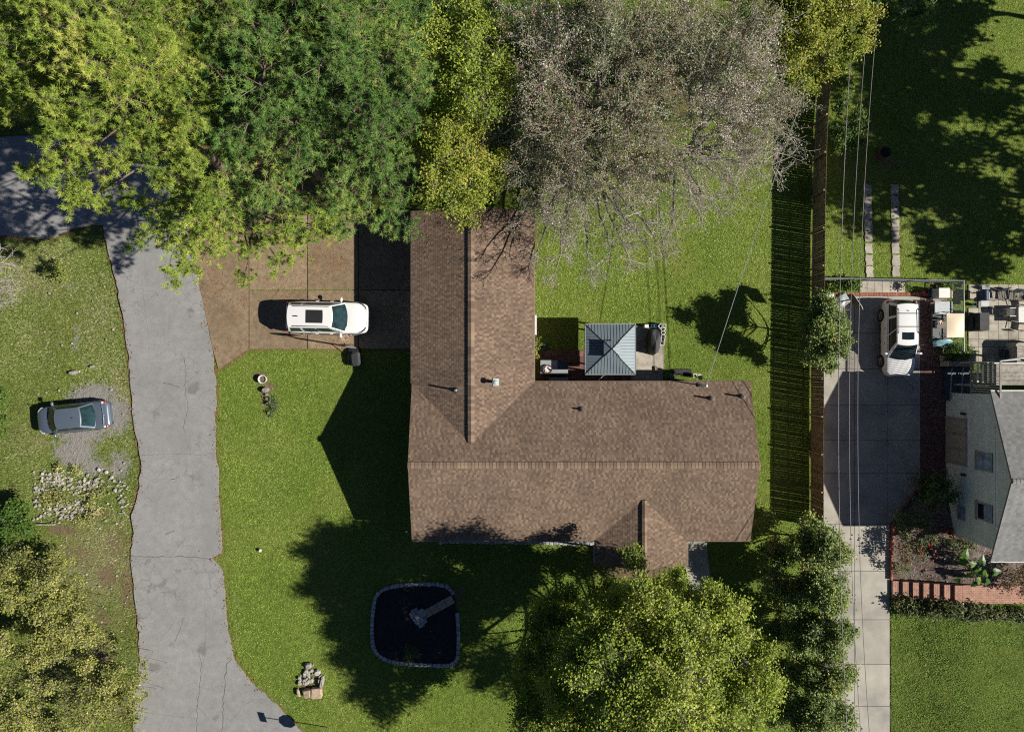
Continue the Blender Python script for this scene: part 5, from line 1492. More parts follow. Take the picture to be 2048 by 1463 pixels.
x0, y1 = at(1960, 625, 1.0); x1, y0 = at(1978, 660, 1.0)
MB().box(x0 - .03, x1 + .03, y0 - .03, y1 + .03, .04, 1.02, taper=.94).build("cover", M['black_cloth'], cg)
a = at(1950, 650, .5); b = MB(); b.box(a[0] - .2, x0 - .05, y0 + .05, y1 - .1, .02, .55, taper=.8); b.build("side_cover", M['black_cloth'], cg)
bk = thing("bucket", "small bright blue bucket beside the barrel smoker", "bucket", (*at(1946, 609), 0))
MB().lathe([(.08, 0), (.11, .2), (.10, .2), (.07, .05)], (*at(1946, 609), .02), 14).build("pail", M['blue'], bk)
def plastic_chair(x, y, rz, label):
    t = thing("plastic_chair", label, "chair", (x, y, 0.02), rz, "white plastic chairs around the patio table")
    q = MB(); q.cbox((0, 0, .43), (.46, .46, .04), bev=.02); q.build("seat", M['white_board'], t, local=True)
    q = MB(); q.grid(lambda u, v: Vector((-.24 - .10 * v - .06 * math.cos((u - .5) * 2.4), (u - .5) * (.50 - .16 * v * v), .42 + .46 * v)), 10, 6); q.grid(lambda u, v: Vector((-.225 - .10 * v - .06 * math.cos((u - .5) * 2.4), (u - .5) * (.50 - .16 * v * v), .42 + .46 * v)), 10, 6, flip=True); q.build("backrest", M['white_board'], t, local=True, smooth=True)
    for a in (-1, 1):
        q = MB(); q.tube([(.2, a * .25, .0), (.22, a * .25, .62), (-.24, a * .25, .64)], .025, 6); q.build("arm", M['white_board'], t, local=True)
        for b in (-1, 1): MB().tube([(b * .2, a * .2, .42), (b * .24, a * .24, 0)], .022, 6).build("leg", M['white_board'], t, local=True)
tx, ty = at(2062, 629, .73)
plastic_chair(*at(2024, 624, .5), 0, "white plastic chair west of the patio table, its back to the grill")
plastic_chair(tx + .1, ty + .75, -math.pi / 2 + .25, "white plastic chair tucked under the patio table's north side")
plastic_chair(tx + .1, ty - .75, math.pi / 2 - .25, "white plastic chair pulled up to the patio table's south side")
tbl = thing("patio_table", "pale square table among white plastic chairs on the neighbour's patio", "table", (tx, ty, 0))
MB().cbox((tx, ty, .72), (1.55, .96, .04), bev=.01).build("tabletop", M['pvc'], tbl)
for a in (-.6, .6):
    for b in (-.38, .38): MB().cbox((tx + a, ty + b, .35), (.05, .05, .70)).build("leg", M['lt_metal'], tbl)
def mesh_chair(px, py, rz, label):
    t = thing("mesh_chair", label, "chair", (*at(px, py, .4), 0.02), rz, "dark mesh chairs along the patio's grass edge")
    MB().cbox((0, 0, .42), (.50, .50, .02)).build("seat", M['wicker'], t, local=True)
    MB().cbox((0, .30, .70), (.50, .02, .60), rx=-.28).build("backrest", M['dk_metal'], t, local=True)
    for a in (-1, 1):
        MB().tube([(a * .27, -.28, 0), (a * .27, -.26, .62), (a * .27, .28, .64), (a * .27, .34, 0)], .018, 6).build("leg", M['black_plastic'], t, local=True)
mesh_chair(2003, 590, .15, "black mesh patio chair at the west end of its row by the grass")
mesh_chair(2026, 592, -.1, "black mesh patio chair in the middle of its row by the grass")
mesh_chair(2046, 592, .05, "black mesh patio chair at the east end of its row, cut by the frame")
ht = thing("hot_tub", "round-cornered cedar hot tub with a weathered lid on the neighbour's patio", "hot tub", (32, .4, 0))
hp_ = []
for cx, cy, a0 in ((31.2, 1.23, math.pi / 2), (31.2, -.5, math.pi), (33.0, -.5, 1.5 * math.pi), (33.0, 1.23, 2 * math.pi)):
    for k in range(5):
        a = a0 + k * math.pi / 8; hp_.append((cx + .2 * math.cos(a), cy + .2 * math.sin(a)))
MB().prism(hp_, 0, 1.0).build("shell", M['grey_wood'], ht)
for k in range(11):
    ya = -.68 + k * .19; MB().box(31.03, 33.17, ya, ya + .18, 1.003, 1.05 + rng.uniform(0, .008)).build("lid_board", M['grey_wood'], ht) if 0 < k < 10 else None
sl_ = thing("bench", "slatted dark bench in the shade beside the cedar hot tub", "bench", (*at(2018, 706), 0))
for k in range(7): MB().cbox((*at(2008 + k * 3.6, 707, .4), .42), (.06, .55, .03)).build("slat", M['dk_metal'], sl_)
for dx in (2008, 2030): MB().cbox((*at(dx, 707, .4), .2), (.05, .5, .4)).build("leg", M['dk_metal'], sl_)
# ------------------------------------------------------------------ the neighbour's house, deck and steps
NX, NE, NR, NYS, NYN = 27.32, 4.50, 6.15, -11.02, -1.42
nh = thing("house", "pale green sided house with a grey shingled gable beyond the concrete drive", "house", (30, -6.2, 0))
NYC = (NYS + NYN) / 2
wy0, wy1 = NYS + .62, NYN - .3
wall = MB()
prof = [(wy0, -.1), (wy1, -.1), (wy1, NE - .1), (NYC, NR - .3), (wy0, NE - .1)]
V = [(x, y, z) for x in (NX + .03, NX + 12) for y, z in prof]
wall.add(V, [(0, 1, 2, 3, 4), (9, 8, 7, 6, 5), (0, 5, 6, 1), (1, 6, 7, 2), (2, 7, 8, 3), (3, 8, 9, 4), (4, 9, 5, 0)])
nw = wall.build("wall", M['siding'], nh)
lap = MB(); z = 0.0
while z < NR - .5:
    z1 = z + .17
    k = min(1.0, max(0.05, (NR - .3 - z1) / (NR - NE)))
    if z1 < NE - .1: a, b = wy0, wy1
    else: a, b = NYC - (NYC - wy0) * k, NYC + (wy1 - NYC) * k
    lap.add([(NX - .004, a, z), (NX - .004, b, z), (NX + .024, b, z1), (NX + .024, a, z1), (NX + .03, a, z), (NX + .03, b, z)], [(1, 0, 3, 2), (0, 1, 5, 4)])
    z = z1
lap.build("siding", M['siding'], nw, kind="stuff")
MB().box(NX - .02, NX + .02, NYC - 2.9, NYC + 2.9, NE - .16, NE - .06).build("trim_band", M['siding'], nh)
for y in (wy0, wy1): MB().box(NX - .012, NX + .06, y - .05, y + .05, 0, NE - .15).build("corner_board", M['siding'], nh)
SG = MB()
v, W = slope_frame((0, NYS, NE), (0, NYC, NR))
shingles(SG, (NX - .32, NYS, NE), (1, 0, 0), v, Vector((1, 0, 0)).cross(v), 12.6, W, lambda c: c.x < 31, expo=.15, seed=21, tw=(.16, .3))
v, W = slope_frame((0, NYN, NE), (0, NYC, NR))
shingles(SG, (NX - .32 + 12.6, NYN, NE), (-1, 0, 0), v, Vector((-1, 0, 0)).cross(v), 12.6, W, lambda c: c.x < 31, expo=.15, seed=22, tw=(.16, .3))
rd = MB(); gable_slab(rd, NX - .31, NX + 12.3, NYS + .01, NYN - .01, NYC, NE - .006, NR - .006, 'x', .12); nrf = rd.build("roof", M['shingle_grey'], nh)
SG.build("shingle", M['shingle_grey'], nrf, kind="stuff")
cg_ = MB(); caps(cg_, (NX - .32, NYC, NR), (31, NYC, NR), (0, 1, 0), .345, w=.13); cg_.build("ridge_cap", M['shingle_grey'], nrf, kind="stuff")
gt = MB(); gt.tube([(NX - .3, NYS - .02, NE - .05), (NX + 12, NYS - .02, NE - .05)], .045, 6); gt.tube([(NX - .3, NYN + .03, NE - .03), (NX + 2.2, NYN + .03, NE - .03)], .05, 6); gt.build("gutter", M['white_board'], nh)
# three-panel glazed door at drive level
gd = MB(); gd.box(NX - .05, NX + .02, -6.02, -3.18, .05, 2.05); gdo = gd.build("door", M['trim_grey'], nh)
for k in range(3):
    y0 = -5.92 + k * .92; MB().box(NX - .065, NX - .04, y0, y0 + .80, .18, 1.95).build("pane", M['blind'], gdo)
for k in range(4):
    y0 = -5.97 + k * .92; MB().box(NX - .10, NX - .05, y0 - .04, y0 + .04, .05, 2.05).build("mullion", M['trim_grey'], gdo)
MB().cbox((NX - .1, -4.15, 1.0), (.06, .06, .14)).build("handle", M['dk_metal'], gdo)
for (ya, yb, dark) in ((-6.05, -4.98, False), (-8.95, -7.92, True)):
    f = MB(); f.box(NX - .05, NX + .02, ya, yb, 2.88, 4.22); fo = f.build("window", M['trim_grey'], nh)
    MB().box(NX - .09, NX - .0, ya - .05, yb + .05, 2.80, 2.90).build("sill", M['lt_metal'], fo)
    if dark:
        MB().box(NX - .062, NX - .03, ya + .09, yb - .09, 3.05, 3.55).build("pane", M['car_glass'], fo); MB().box(NX - .068, NX - .03, ya + .09, yb - .09, 3.56, 4.14).build("pane", M['window_blue'], fo)
    else: MB().box(NX - .062, NX - .03, ya + .09, yb - .09, 3.05, 4.14).build("pane", M['window_blue'], fo)
f = MB(); f.box(NX - .05, NX + .02, -9.35, -8.50, 1.15, 1.85); fo = f.build("window", M['lt_metal'], nh); MB().box(NX - .06, NX - .03, -9.27, -8.58, 1.25, 1.78).build("pane", M['window_blue'], fo)
for y in (-2.88, -6.55):
    q = MB(); q.cbox((NX - .12, y, 1.80), (.14, .15, .26), bev=.03); q.cbox((NX - .05, y, 1.95), (.10, .06, .06)); q.build("wall_lantern", M['black_plastic'], nh)

# narrow deck, guard and stair at its north side
dk = thing("deck", "weathered timber deck with a tall baluster guard north of the neighbour's house", "deck", (28.5, -.6, 0))
y = .12
while y > -1.06:
    MB().box(28.02, 34.0, y - .105, y, 3.46, 3.50 + rng.uniform(0, .006)).build("deck_board", M['grey_wood'], dk); y -= .112
MB().box(27.9, 34, .13, .19, 3.30, 3.53).build("rim_board", M['pvc'], dk)
for k in range(18):
    yb = .22 - k * .132
    MB().cbox((27.46, yb, 3.38), (.045, .035, 2.46)).build("baluster", M['pvc'], dk)
MB().cbox((27.46, -.92, 4.63), (.10, 2.4, .04)).build("hand_rail", M['grey_wood'], dk)
MB().cbox((27.46, -.92, 2.18), (.09, 2.5, .09)).build("bottom_rail", M['grey_wood'], dk)
MB().tube([(27.5, .30, 4.55), (28.6, .36, 4.58)], .05, 4).build("hand_rail", M['grey_wood'], dk)
MB().tube([(27.45, .28, 4.62), (28.9, .50, 4.72)], .045, 4).build("hand_rail", M['pvc'], dk)
for k, (x, z) in enumerate(((27.62, 2.42), (27.72, 2.72), (27.84, 3.0), (27.94, 3.26))):
    MB().box(x, x + .10, -1.0, .10, z, z + .04).build("stair_tread", M['pvc'], dk)
for x, y in ((27.6, .2), (27.6, -1.15), (33, .1)): MB().cbox((x, y, 1.72), (.11, .11, 3.44)).build("post", M['grey_wood'], dk)
bw = thing("retaining_wall", "grey timber wall capping the dark pit beside the deck guard", "wall", (26.6, .0, 0))
a, b = at(1898, 722, .9), at(1944, 732.5, .9)
MB().box(a[0], b[0], b[1], a[1], 0, .9).build("beam", M['grey_wood'], bw)
MB().box(a[0] - .02, b[0] + .1, a[1] + .02, a[1] + .35, 0, .35).build("beam", M['grey_wood'], bw)
pit = thing("pool_cover", "dark blue cover stretched between two pale pipes below the deck guard", "cover", (26.9, -1, 0))
a, b = at(1897, 734, .5), at(1940, 801, .5)
MB().box(a[0], b[0], b[1], a[1], .0, .42).build("sheet", M['navy'], pit)
MB().tube([at3(1904, 735, .6), at3(1900.5, 799, .6)], .035, 8).build("pipe", M['galv'], pit); MB().tube([at3(1927, 734, .6), at3(1921.5, 801, .6)], .04, 8).build("pipe", M['galv'], pit)
MB().tube([at3(1920, 757, .5), at3(1924, 747, .5), at3(1930, 741, .5), at3(1943, 738, .5)], .02, 6).build("hose", M['dk_metal'], pit)

# brick steps and landing
stp = thing("brick_steps", "flight of seven red brick steps rising from the concrete drive", "steps", (25.8, -14, 0))
for k in range(7):
    x = 23.86 + k * .555
    MB().cbox((x + .30, -14.02, .03 + .145 * (k + 1) / 2), (.60, 1.10, .145 * (k + 1) + .06), bev=.012).build("step", M['brick_step'], stp)
bp_ = thing("path", None, None); put(bp_, kind="structure")
MB().box(27.76, 46, -14.58, -13.46, .2, 1.065).build("brick_paving", M['brick_path'], bp_)
# low brick kerb of the raised garden
kb = thing("kerb", None, None); put(kb, kind="structure")
line = [(27.2, -6.45), (25.62, -7.36), (23.94, -9.9), (23.82, -12.0), (23.82, -13.42)]
for i in range(len(line) - 1):
    a, b = Vector((*line[i], 0)), Vector((*line[i + 1], 0)); L = (b - a).length; n = max(1, int(L / .215)); ang = math.atan2(b.y - a.y, b.x - a.x)
    for k in range(n):
        p = a.lerp(b, (k + .5) / n); MB().cbox((p.x, p.y, .10), (L / n * .94, .11, .26), ang + rng.uniform(-.03, .03), bev=.01).build("brick", M['brick_dark'] if i < 2 else M['brick_red'], kb)
rw = thing("brick_wall", "curved low red brick garden wall by the corner of the pale green house", "wall", (26.6, -11.3, 0))
for lv in range(5):
    for k in range(15):
        t = (k + (.5 if lv % 2 else 0)) / 15; a = math.pi * (.45 + .75 * t)
        MB().cbox((27.0 + .85 * math.cos(a), -11.2 + 1.15 * math.sin(a), .42 + .09 * lv), (.21, .11, .08), a + math.pi / 2, bev=.008).build("brick", M['brick_dark'], rw)
pl = thing("planter", "small terracotta pot beside the curved brick wall", "planter", (27.0, -10.2, 0))
MB().lathe([(.13, .5), (.19, .86), (.17, .86), (.12, .6)], (27.0, -10.25, .1), 16).build("pot", M['orange'], pl)
# pebbles in the bed
pb = MB()
for k in range(1500):
    x, y = rng.uniform(23.9, 33), rng.uniform(-13.4, -6.6)
    if x < float(bank_left(y)) + .12 or (x > 27.2 and y > -11): continue
    s = rng.uniform(.03, .09); pb.stone((x, y, float(bank_z(x, y)) + .005), (s, s * .8, s * .6))
put(pb.build("gravel", M['stone_pale']), kind="stuff")

# ------------------------------------------------------------------ poles and wires
def pole(x, y, h, label):
    p = thing("utility_pole", label, "utility pole", (x, y, 0))
    MB().tube([(x, y, -.2), (x, y, h)], [.15, .10], 10).build("post", M['pole_wood'], p)
    MB().cbox((x + .45, y, h - .9), (1.8, .10, .12)).build("crossarm", M['pole_wood'], p)
    for dx in (-.0, .6, 1.1): MB().lathe([(.05, 0), (.06, .08), (.03, .14)], (x + dx, y, h - .84), 10).build("insulator", M['stone_grey'], p)
pole(18.0, 22.4, 9.4, "timber utility pole beyond the north end of the picket fence")
pole(18.6, -33.0, 9.0, "timber utility pole far down the concrete drive to the south")
def wire(name, label, P, r, group=None, wraps=0):
    """a sagging line through three given points: parabola in y"""
    (x0, y0, z0), (x1, y1, z1), (x2, y2, z2) = P
    def q(y, a, b, c):
        return a * (y - y1) * (y - y2) / ((y0 - y1) * (y0 - y2)) + b * (y - y0) * (y - y2) / ((y1 - y0) * (y1 - y2)) + c * (y - y0) * (y - y1) / ((y2 - y0) * (y2 - y1))
    m = MB(); pts_ = [(q(y, x0, x1, x2), y, q(y, z0, z1, z2)) for y in np.linspace(y0, y2, 60)]
    m.tube(pts_, r, 5)
    if wraps:
        for k in range(wraps):
            p = Vector(pts_[rng.randrange(2, 57)]); m.ell(p, (r * 1.8, .10, r * 1.8), 6, 4)
    return put(m.build(name, M['wire']), label, "power line", group)
gp = "overhead lines along the concrete drive"
wire("power_line", "thick wrapped overhead cable nearest the picket fence", [(18.0, 22.4, 7.6), (17.85, 0, 5.7), (18.5, -33, 7.4)], .022, gp, 46)
wire("power_line", "plain overhead cable in the middle of the three above the drive", [(18.45, 22.4, 8.5), (18.0, 0, 6.6), (19.2, -33, 8.2)], .017, gp)
wire("power_line", "plain overhead cable nearest the parked white SUV", [(18.95, 22.4, 8.5), (18.5, 0, 6.5), (19.7, -33, 8.2)], .017, gp)
m = MB(); A, B = Vector((mx, my, 4.3)), Vector((18.0, 22.4, 8.0))
m.tube([A.lerp(B, t) + Vector((0, 0, -1.0 * 4 * t * (1 - t) * .55)) for t in np.linspace(0, 1, 40)], .018, 5)
put(m.build("service_drop", M['lt_metal']), "pale service wire running from the brown roof's mast across the back lawn", "power line")
# ------------------------------------------------------------------ trees and shrubs
def segs(P0, P1, R0, R1, k=3):
    """many tapered twigs at once"""
    n = len(P0)
    d = P1 - P0; L = np.linalg.norm(d, axis=1, keepdims=True) + 1e-9; d = d / L
    up = np.tile(np.array([[0.13, 0.31, 0.94]]), (n, 1))
    a = np.cross(d, up); a /= np.linalg.norm(a, axis=1, keepdims=True) + 1e-9
    b = np.cross(d, a)
    V = np.zeros((n, 2 * k, 3))
    for i in range(k):
        t = 2 * math.pi * i / k
        o = a * math.cos(t) + b * math.sin(t)
        V[:, i] = P0 + o * R0[:, None]; V[:, k + i] = P1 + o * R1[:, None]
    base = (np.arange(n) * 2 * k)[:, None]
    F = np.concatenate([base + np.array([[i, (i + 1) % k, k + (i + 1) % k, k + i]]) for i in range(k)], 0)
    return V.reshape(-1, 3), F

def unit(v): return v / (np.linalg.norm(v, axis=-1, keepdims=True) + 1e-9)

def leaf_quads(P, size, r, upbias=0.5, aspect=(0.5, 0.75)):
    n = len(P)
    nrm = unit(r.normal(0, .8, (n, 3)) + np.array([0.55, -.09, .9]))  # leaves turn to the light
    t = unit(np.cross(nrm, unit(r.normal(0, 1, (n, 3)))))
    b = np.cross(nrm, t)
    l = r.uniform(size[0], size[1], n)[:, None]; w = l * r.uniform(aspect[0], aspect[1], n)[:, None]
    V = np.stack([P - t * l, P - b * w + t * l * .15, P + t * l, P + b * w + t * l * .15], 1).reshape(-1, 3)
    return V, np.arange(4 * n).reshape(n, 4)

def needle_tufts(P, D, m, length, width, r, spread=1.15):
    """m needles fanning from each point about its shoot's direction"""
    n = len(P)
    d = unit(np.repeat(D, m, 0) * (1.15 - spread * .5) + r.normal(0, spread * .62, (n * m, 3)))
    p = np.repeat(P, m, 0) - np.repeat(D, m, 0) * r.uniform(0, .10, (n * m, 1))
    s = unit(np.cross(d, np.array([.8, -.13, .85]) + r.normal(0, .45, (n * m, 3)))) * width * .5
    l = (r.uniform(length[0], length[1], n * m))[:, None]
    V = np.stack([p - s, p + s, p + d * l], 1).reshape(-1, 3)
    return V, np.arange(3 * n * m).reshape(n * m, 3)

def blob_world(b):
    px, py, z, r = b[:4]
    x, y = at(px, py, z)
    return np.array([x, y, z]), r

def tree(name, label, cat, base, top, blobs, style, leafm, barkm, seed, trunk_r=.2, dens=1.0, group=None, flat=.62, world=False, leaf=(.06, .12), needle=(.16, .26), tintbias=0.0, sub=5, twig=.012, lsig=.2, bush=False):
    r = np.random.default_rng(seed)
    root = thing(name, label, cat, (base[0], base[1], 0), 0, group)
    B = np.array([base[0], base[1], -0.1]); T = np.array(top, float)
    path = []
    for t in np.linspace(0, 1, 9):
        p = B + (T - B) * t
        w = .35 * math.sin(t * math.pi) * (T[2] / 14)
        path.append((p[0] + w * math.sin(t * 5 + seed), p[1] + w * math.cos(t * 4 + seed), p[2]))
    mb = MB(); mb.tube(path, [trunk_r * (1.25 if i == 0 else 1 - .86 * i / 8) for i in range(9)], 9)
    P0, P1, R0, R1 = [], [], [], []
    pth = np.array(path)
    fol_p, fol_d, fol_t = [], [], []
    if style == 'pine' and T[2] > 8: blobs = list(blobs) + [(1024 + T[0] * FPX / (CAM_H - T[2]), 731.5 - T[1] * FPX / (CAM_H - T[2]), T[2] + .2, 1.5)]
    for b in blobs:
        c, rad = (np.array(b[:3]), b[3]) if world else blob_world(b)
        if style == 'pine': rad *= .9
        hz = c[2] - .45 * np.hypot(*(c[:2] - (B + (T - B) * min(1, c[2] / T[2]))[:2])) - .25
        hz = np.clip(hz, T[2] * .18, T[2] * .97)
        i = np.argmin(np.abs(pth[:, 2] - hz)); s = pth[i]
        if bush: s = np.array([c[0] + r.normal(0, .3), c[1] + r.normal(0, .3), 0.0])
        mid = (s + c) / 2 + np.array([0, 0, -.12 * np.linalg.norm(c - s)]) + r.normal(0, .12, 3)
        q = [((1 - t) ** 2) * s + 2 * t * (1 - t) * mid + t * t * c for t in np.linspace(0, 1, 6)]
        lr = .009 if bush else min(trunk_r * .55, .035 + .03 * rad)
        mb.tube(q, [lr * (1 - .62 * k / 5) for k in range(6)], 6)
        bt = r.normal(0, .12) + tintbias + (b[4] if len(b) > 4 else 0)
        nb = max(4, int(sub * (1.2 if style == 'pine' else 1.5) * rad * dens ** .3))
        dirs = unit(r.normal(0, 1, (nb, 3)) * np.array([1, 1, .75]) + np.array([0, 0, .28]))
        ends = c + dirs * np.array([1, 1, flat]) * rad * r.uniform(.72, 1.12, (nb, 1))
        for e in ends:
            st = c + (e - c) * r.uniform(0, .15)
            m1 = (st + e) / 2 + r.normal(0, .08 * rad, 3)
            for a_, b_, ra, rb in ((st, m1, lr * .34, lr * .22), (m1, e, lr * .22, lr * .10)):
                P0.append(a_); P1.append(b_); R0.append(max(ra, twig)); R1.append(max(rb, twig * .6))
            if style == 'pine':
                k = max(4, int(9.5 * rad * dens))
                t = r.uniform(.30, 1.05, k) ** .8
                pp = st + (e - st) * t[:, None] + r.normal(0, .10 + .10 * rad, (k, 3)) * np.array([1, 1, .5])
                dd = unit(unit(e - c) * .6 + (pp - c) * .4 / rad + np.array([.15, 0, .75]) + r.normal(0, .35, (k, 3)))
                fol_p.append(pp); fol_d.append(dd); fol_t.append(np.full(k, bt + r.normal(0, .07)) + r.normal(0, .15, k))
                for pe in pp[::4]:
                    a_ = st + (e - st) * r.uniform(.3, .9)
                    P0.append(a_); P1.append(pe); R0.append(twig); R1.append(twig * .6)
            else:
                k = max(3, int(70 * rad * dens))
                t = r.uniform(.25, 1.08, k) ** .75
                pp = st + (e - st) * t[:, None] + r.normal(0, lsig * (.55 + .35 * rad), (k, 3)) * np.array([1, 1, .7])
                fol_p.append(pp); fol_d.append(np.zeros((k, 3))); fol_t.append(np.full(k, bt + r.normal(0, .07)) + r.normal(0, .13, k))
                for pe in pp[::9]:
                    a_ = st + (e - st) * r.uniform(.3, .95)
                    P0.append(a_); P1.append(pe); R0.append(twig * .7); R1.append(twig * .4)
    mb.build("stems" if bush else "trunk", M[barkm], root, smooth=True, kind="stuff" if bush else None)
    if P0:
        V, F = segs(np.array(P0), np.array(P1), np.array(R0), np.array(R1), 4)
        npmesh("branches", V, F, r.random(len(F)), M[barkm], root, kind="stuff")
    P = np.concatenate(fol_p); D = np.concatenate(fol_d); t = np.concatenate(fol_t)
    if style == 'pine':
        nm = 30
        V, F = needle_tufts(P, D, nm, needle, .024, r)
        tt = np.clip(.42 + np.repeat(t, nm) + r.normal(0, .14, len(F)) + (r.random(len(F)) < .03) * .5, 0, 1)
    else:
        V, F = leaf_quads(P, leaf, r)
        tt = np.clip(.48 + t + (r.random(len(F)) < .04) * .4, 0, 1)
    npmesh("crown", V, F, tt, M[leafm], root, kind="stuff")
    return root

def bare_tree(name, label, base, top, tips, seed, trunk_r, leaves, leafm='leaf_bare', barkm='twig_pale', tip_r=1.3, ntw=34, group=None):
    """autumn tree: limbs to each spray, every spray breaks into fine twigs with few leaves; tips: px, py, z, radius, leafiness"""
    r = np.random.default_rng(seed)
    root = thing(name, label, "tree", (base[0], base[1], 0), 0, group)
    B = np.array([base[0], base[1], -.1]); T = np.array(top, float)
    pth = np.array([B + (T - B) * t + np.array([.2 * math.sin(4 * t + seed), .2 * math.cos(3 * t), 0]) * math.sin(math.pi * t) for t in np.linspace(0, 1, 9)])
    mb = MB(); mb.tube([tuple(p) for p in pth], [trunk_r * (1.2 if i == 0 else 1 - .75 * i / 8) for i in range(9)], 9)
    P0, P1, R0, R1, LP, LT = [], [], [], [], [], []
    def grow(p, d, L, rad, depth, leafy, tb):
        k = 3
        for i in range(k):
            d = d + r.normal(0, .11, 3); d[2] += .03; d /= np.linalg.norm(d)
            q = p + d * L / k
            P0.append(p); P1.append(q); R0.append(rad * (1 - .2 * i / k)); R1.append(rad * (1 - .2 * (i + 1) / k))
            if depth > 0:
                for _ in range(1 if i < k - 1 else 2):
                    s = d + r.normal(0, .62, 3) * np.array([1, 1, .7]); s /= np.linalg.norm(s)
                    grow(q, s, L * r.uniform(.50, .78), rad * .58, depth - 1, leafy, tb)
            if depth <= 1:
                n = r.poisson(leafy)
                for _ in range(n):
                    LP.append(q + r.normal(0, .10, 3)); LT.append(tb)
            p = q
    for tp in tips:
        c, rad = blob_world(tp); leafy = tp[4] if tp[4] > .55 else tp[4] ** 2 * .7
        hz = np.clip(c[2] - .5 * np.hypot(*(c[:2] - T[:2])), T[2] * .22, T[2] * .95)
        i = int(np.argmin(np.abs(pth[:, 2] - hz))); s = pth[i]
        mid = (s + c) / 2 + r.normal(0, .35, 3) + np.array([0, 0, .3])
        q = np.array([((1 - t) ** 2) * s + 2 * t * (1 - t) * mid + t * t * c for t in np.linspace(0, 1, 8)]) + r.normal(0, .07, (8, 3))
        lr = trunk_r * .40
        mb.tube([tuple(p) for p in q], [lr * (1 - .72 * k / 7) for k in range(8)], 6)
        out = unit(c - s)
        tb = r.normal(0, .10) + (tp[5] if len(tp) > 5 else 0)
        for _ in range(int(ntw * (1.1 - .45 * min(1, leafy) if tp[4] > .55 else .58))):
            a = q[r.integers(3, 8)]
            d = unit(out * .85 + r.normal(0, .75, 3) * np.array([1, 1, .7]) + np.array([0, 0, .15]))
            grow(a, d, rad * r.uniform(.55, .95), .020, 2, leafy * leaves, tb)
    mb.build("trunk", M['bark_grey'], root, smooth=True)
    V, F = segs(np.array(P0), np.array(P1), np.maximum(np.array(R0), .0075), np.maximum(np.array(R1), .0055), 3)
    npmesh("branches", V, F, r.random(len(F)), M[barkm], root, kind="stuff")
    if LP:
        LP = np.array(LP); V, F = leaf_quads(LP, (.028, .055), r, .4, (.4, .65))
        npmesh("crown", V, F, np.clip(np.array(LT) + r.random(len(F)), 0, 1), M[leafm], root, kind="stuff")
    return root

def base_of(px, py): return at(px, py, 0)
# --- pines north-west
tree("pine_tree", "tall yellow-green pine leaning over the road's bend in the top corner", "pine tree", base_of(452, 350), (*at(225, 120, 15.5), 15.5),
     [(50, 40, 12.5, 2.3), (150, 40, 14.5, 2.4), (250, 30, 14.5, 2.3), (345, 40, 13, 1.7), (90, 120, 13.5, 2.3), (200, 120, 15.3, 2.3), (310, 120, 14, 2.0), (60, 200, 12.5, 1.7), (150, 210, 14, 2.2), (255, 200, 14.5, 2.2), (345, 205, 13, 1.4), (120, 280, 12.5, 1.7), (200, 285, 12.8, 1.8), (275, 285, 12.3, 1.5), (95, 335, 11, 1.2), (150, 355, 11, 1.5), (200, 380, 10.5, 1.1), (70, 350, 10.8, .8), (145, 410, 10.2, .5), (15, 110, 12, 1.3), (20, 220, 11.5, .9), (370, 140, 12.5, 1.1), (385, 205, 14.0, 1.3), (380, 265, 13.4, 1.2), (350, 285, 12.6, 1.2)],
     'pine', 'pine_yellow', 'bark_pine', 1, .30, 1.25, flat=.5)
tree("pine_tree", "yellow-green pine whose low boughs hang over the brown drive and the road", "pine tree", (-14.9, 10.0), (*at(425, 390, 14.3), 14.3),
     [(330, 330, 13.2, 1.3), (375, 375, 13.8, 1.5), (420, 420, 13.8, 1.7), (365, 440, 13.2, 1.6), (345, 505, 12.4, 1.3), (385, 520, 12.0, 1.2), (310, 420, 9.8, .9, -.15), (435, 480, 12.6, 1.2), (560, 470, 12.2, 1.3), (630, 450, 12.2, 1.2), (500, 510, 9.8, 1.1), (560, 525, 9.4, .9), (490, 548, 7.8, .7), (645, 470, 9.6, .7), (285, 470, 7.0, 1.0, -.3), (260, 400, 6.5, 1.2, -.3), (350, 560, 9.2, .6), (300, 350, 9.0, 1.2, -.25), (590, 500, 9.6, .7)],
     'pine', 'pine_yellow', 'bark_pine', 2, .26, 1.25, flat=.5)
tree("pine_tree", "dark green pine between the yellow pine and the leaning trunk", "pine tree", base_of(668, 375), (*at(520, 170, 14.8), 14.8),
     [(420, 60, 12.5, 1.9), (500, 40, 13.6, 2.2), (575, 60, 13.8, 2.0), (440, 150, 13.3, 2.1), (530, 140, 14.6, 2.2), (600, 160, 13.8, 1.8), (425, 240, 12.4, 1.6), (500, 235, 13.6, 2.2), (590, 250, 13, 2.0), (450, 320, 11.8, 1.5), (540, 330, 12.2, 1.9), (620, 335, 11.8, 1.5), (480, 390, 10.8, 1.5), (560, 410, 10.8, 1.6), (640, 400, 10.4, 1.4), (520, 455, 9.6, 1.1), (600, 445, 9.8, .9), (390, 10, 12, 1.5), (470, 440, 9.8, 1.0), (395, 300, 10.5, .8)],
     'pine', 'pine_dark', 'bark_pine', 3, .30, 1.25, flat=.5)
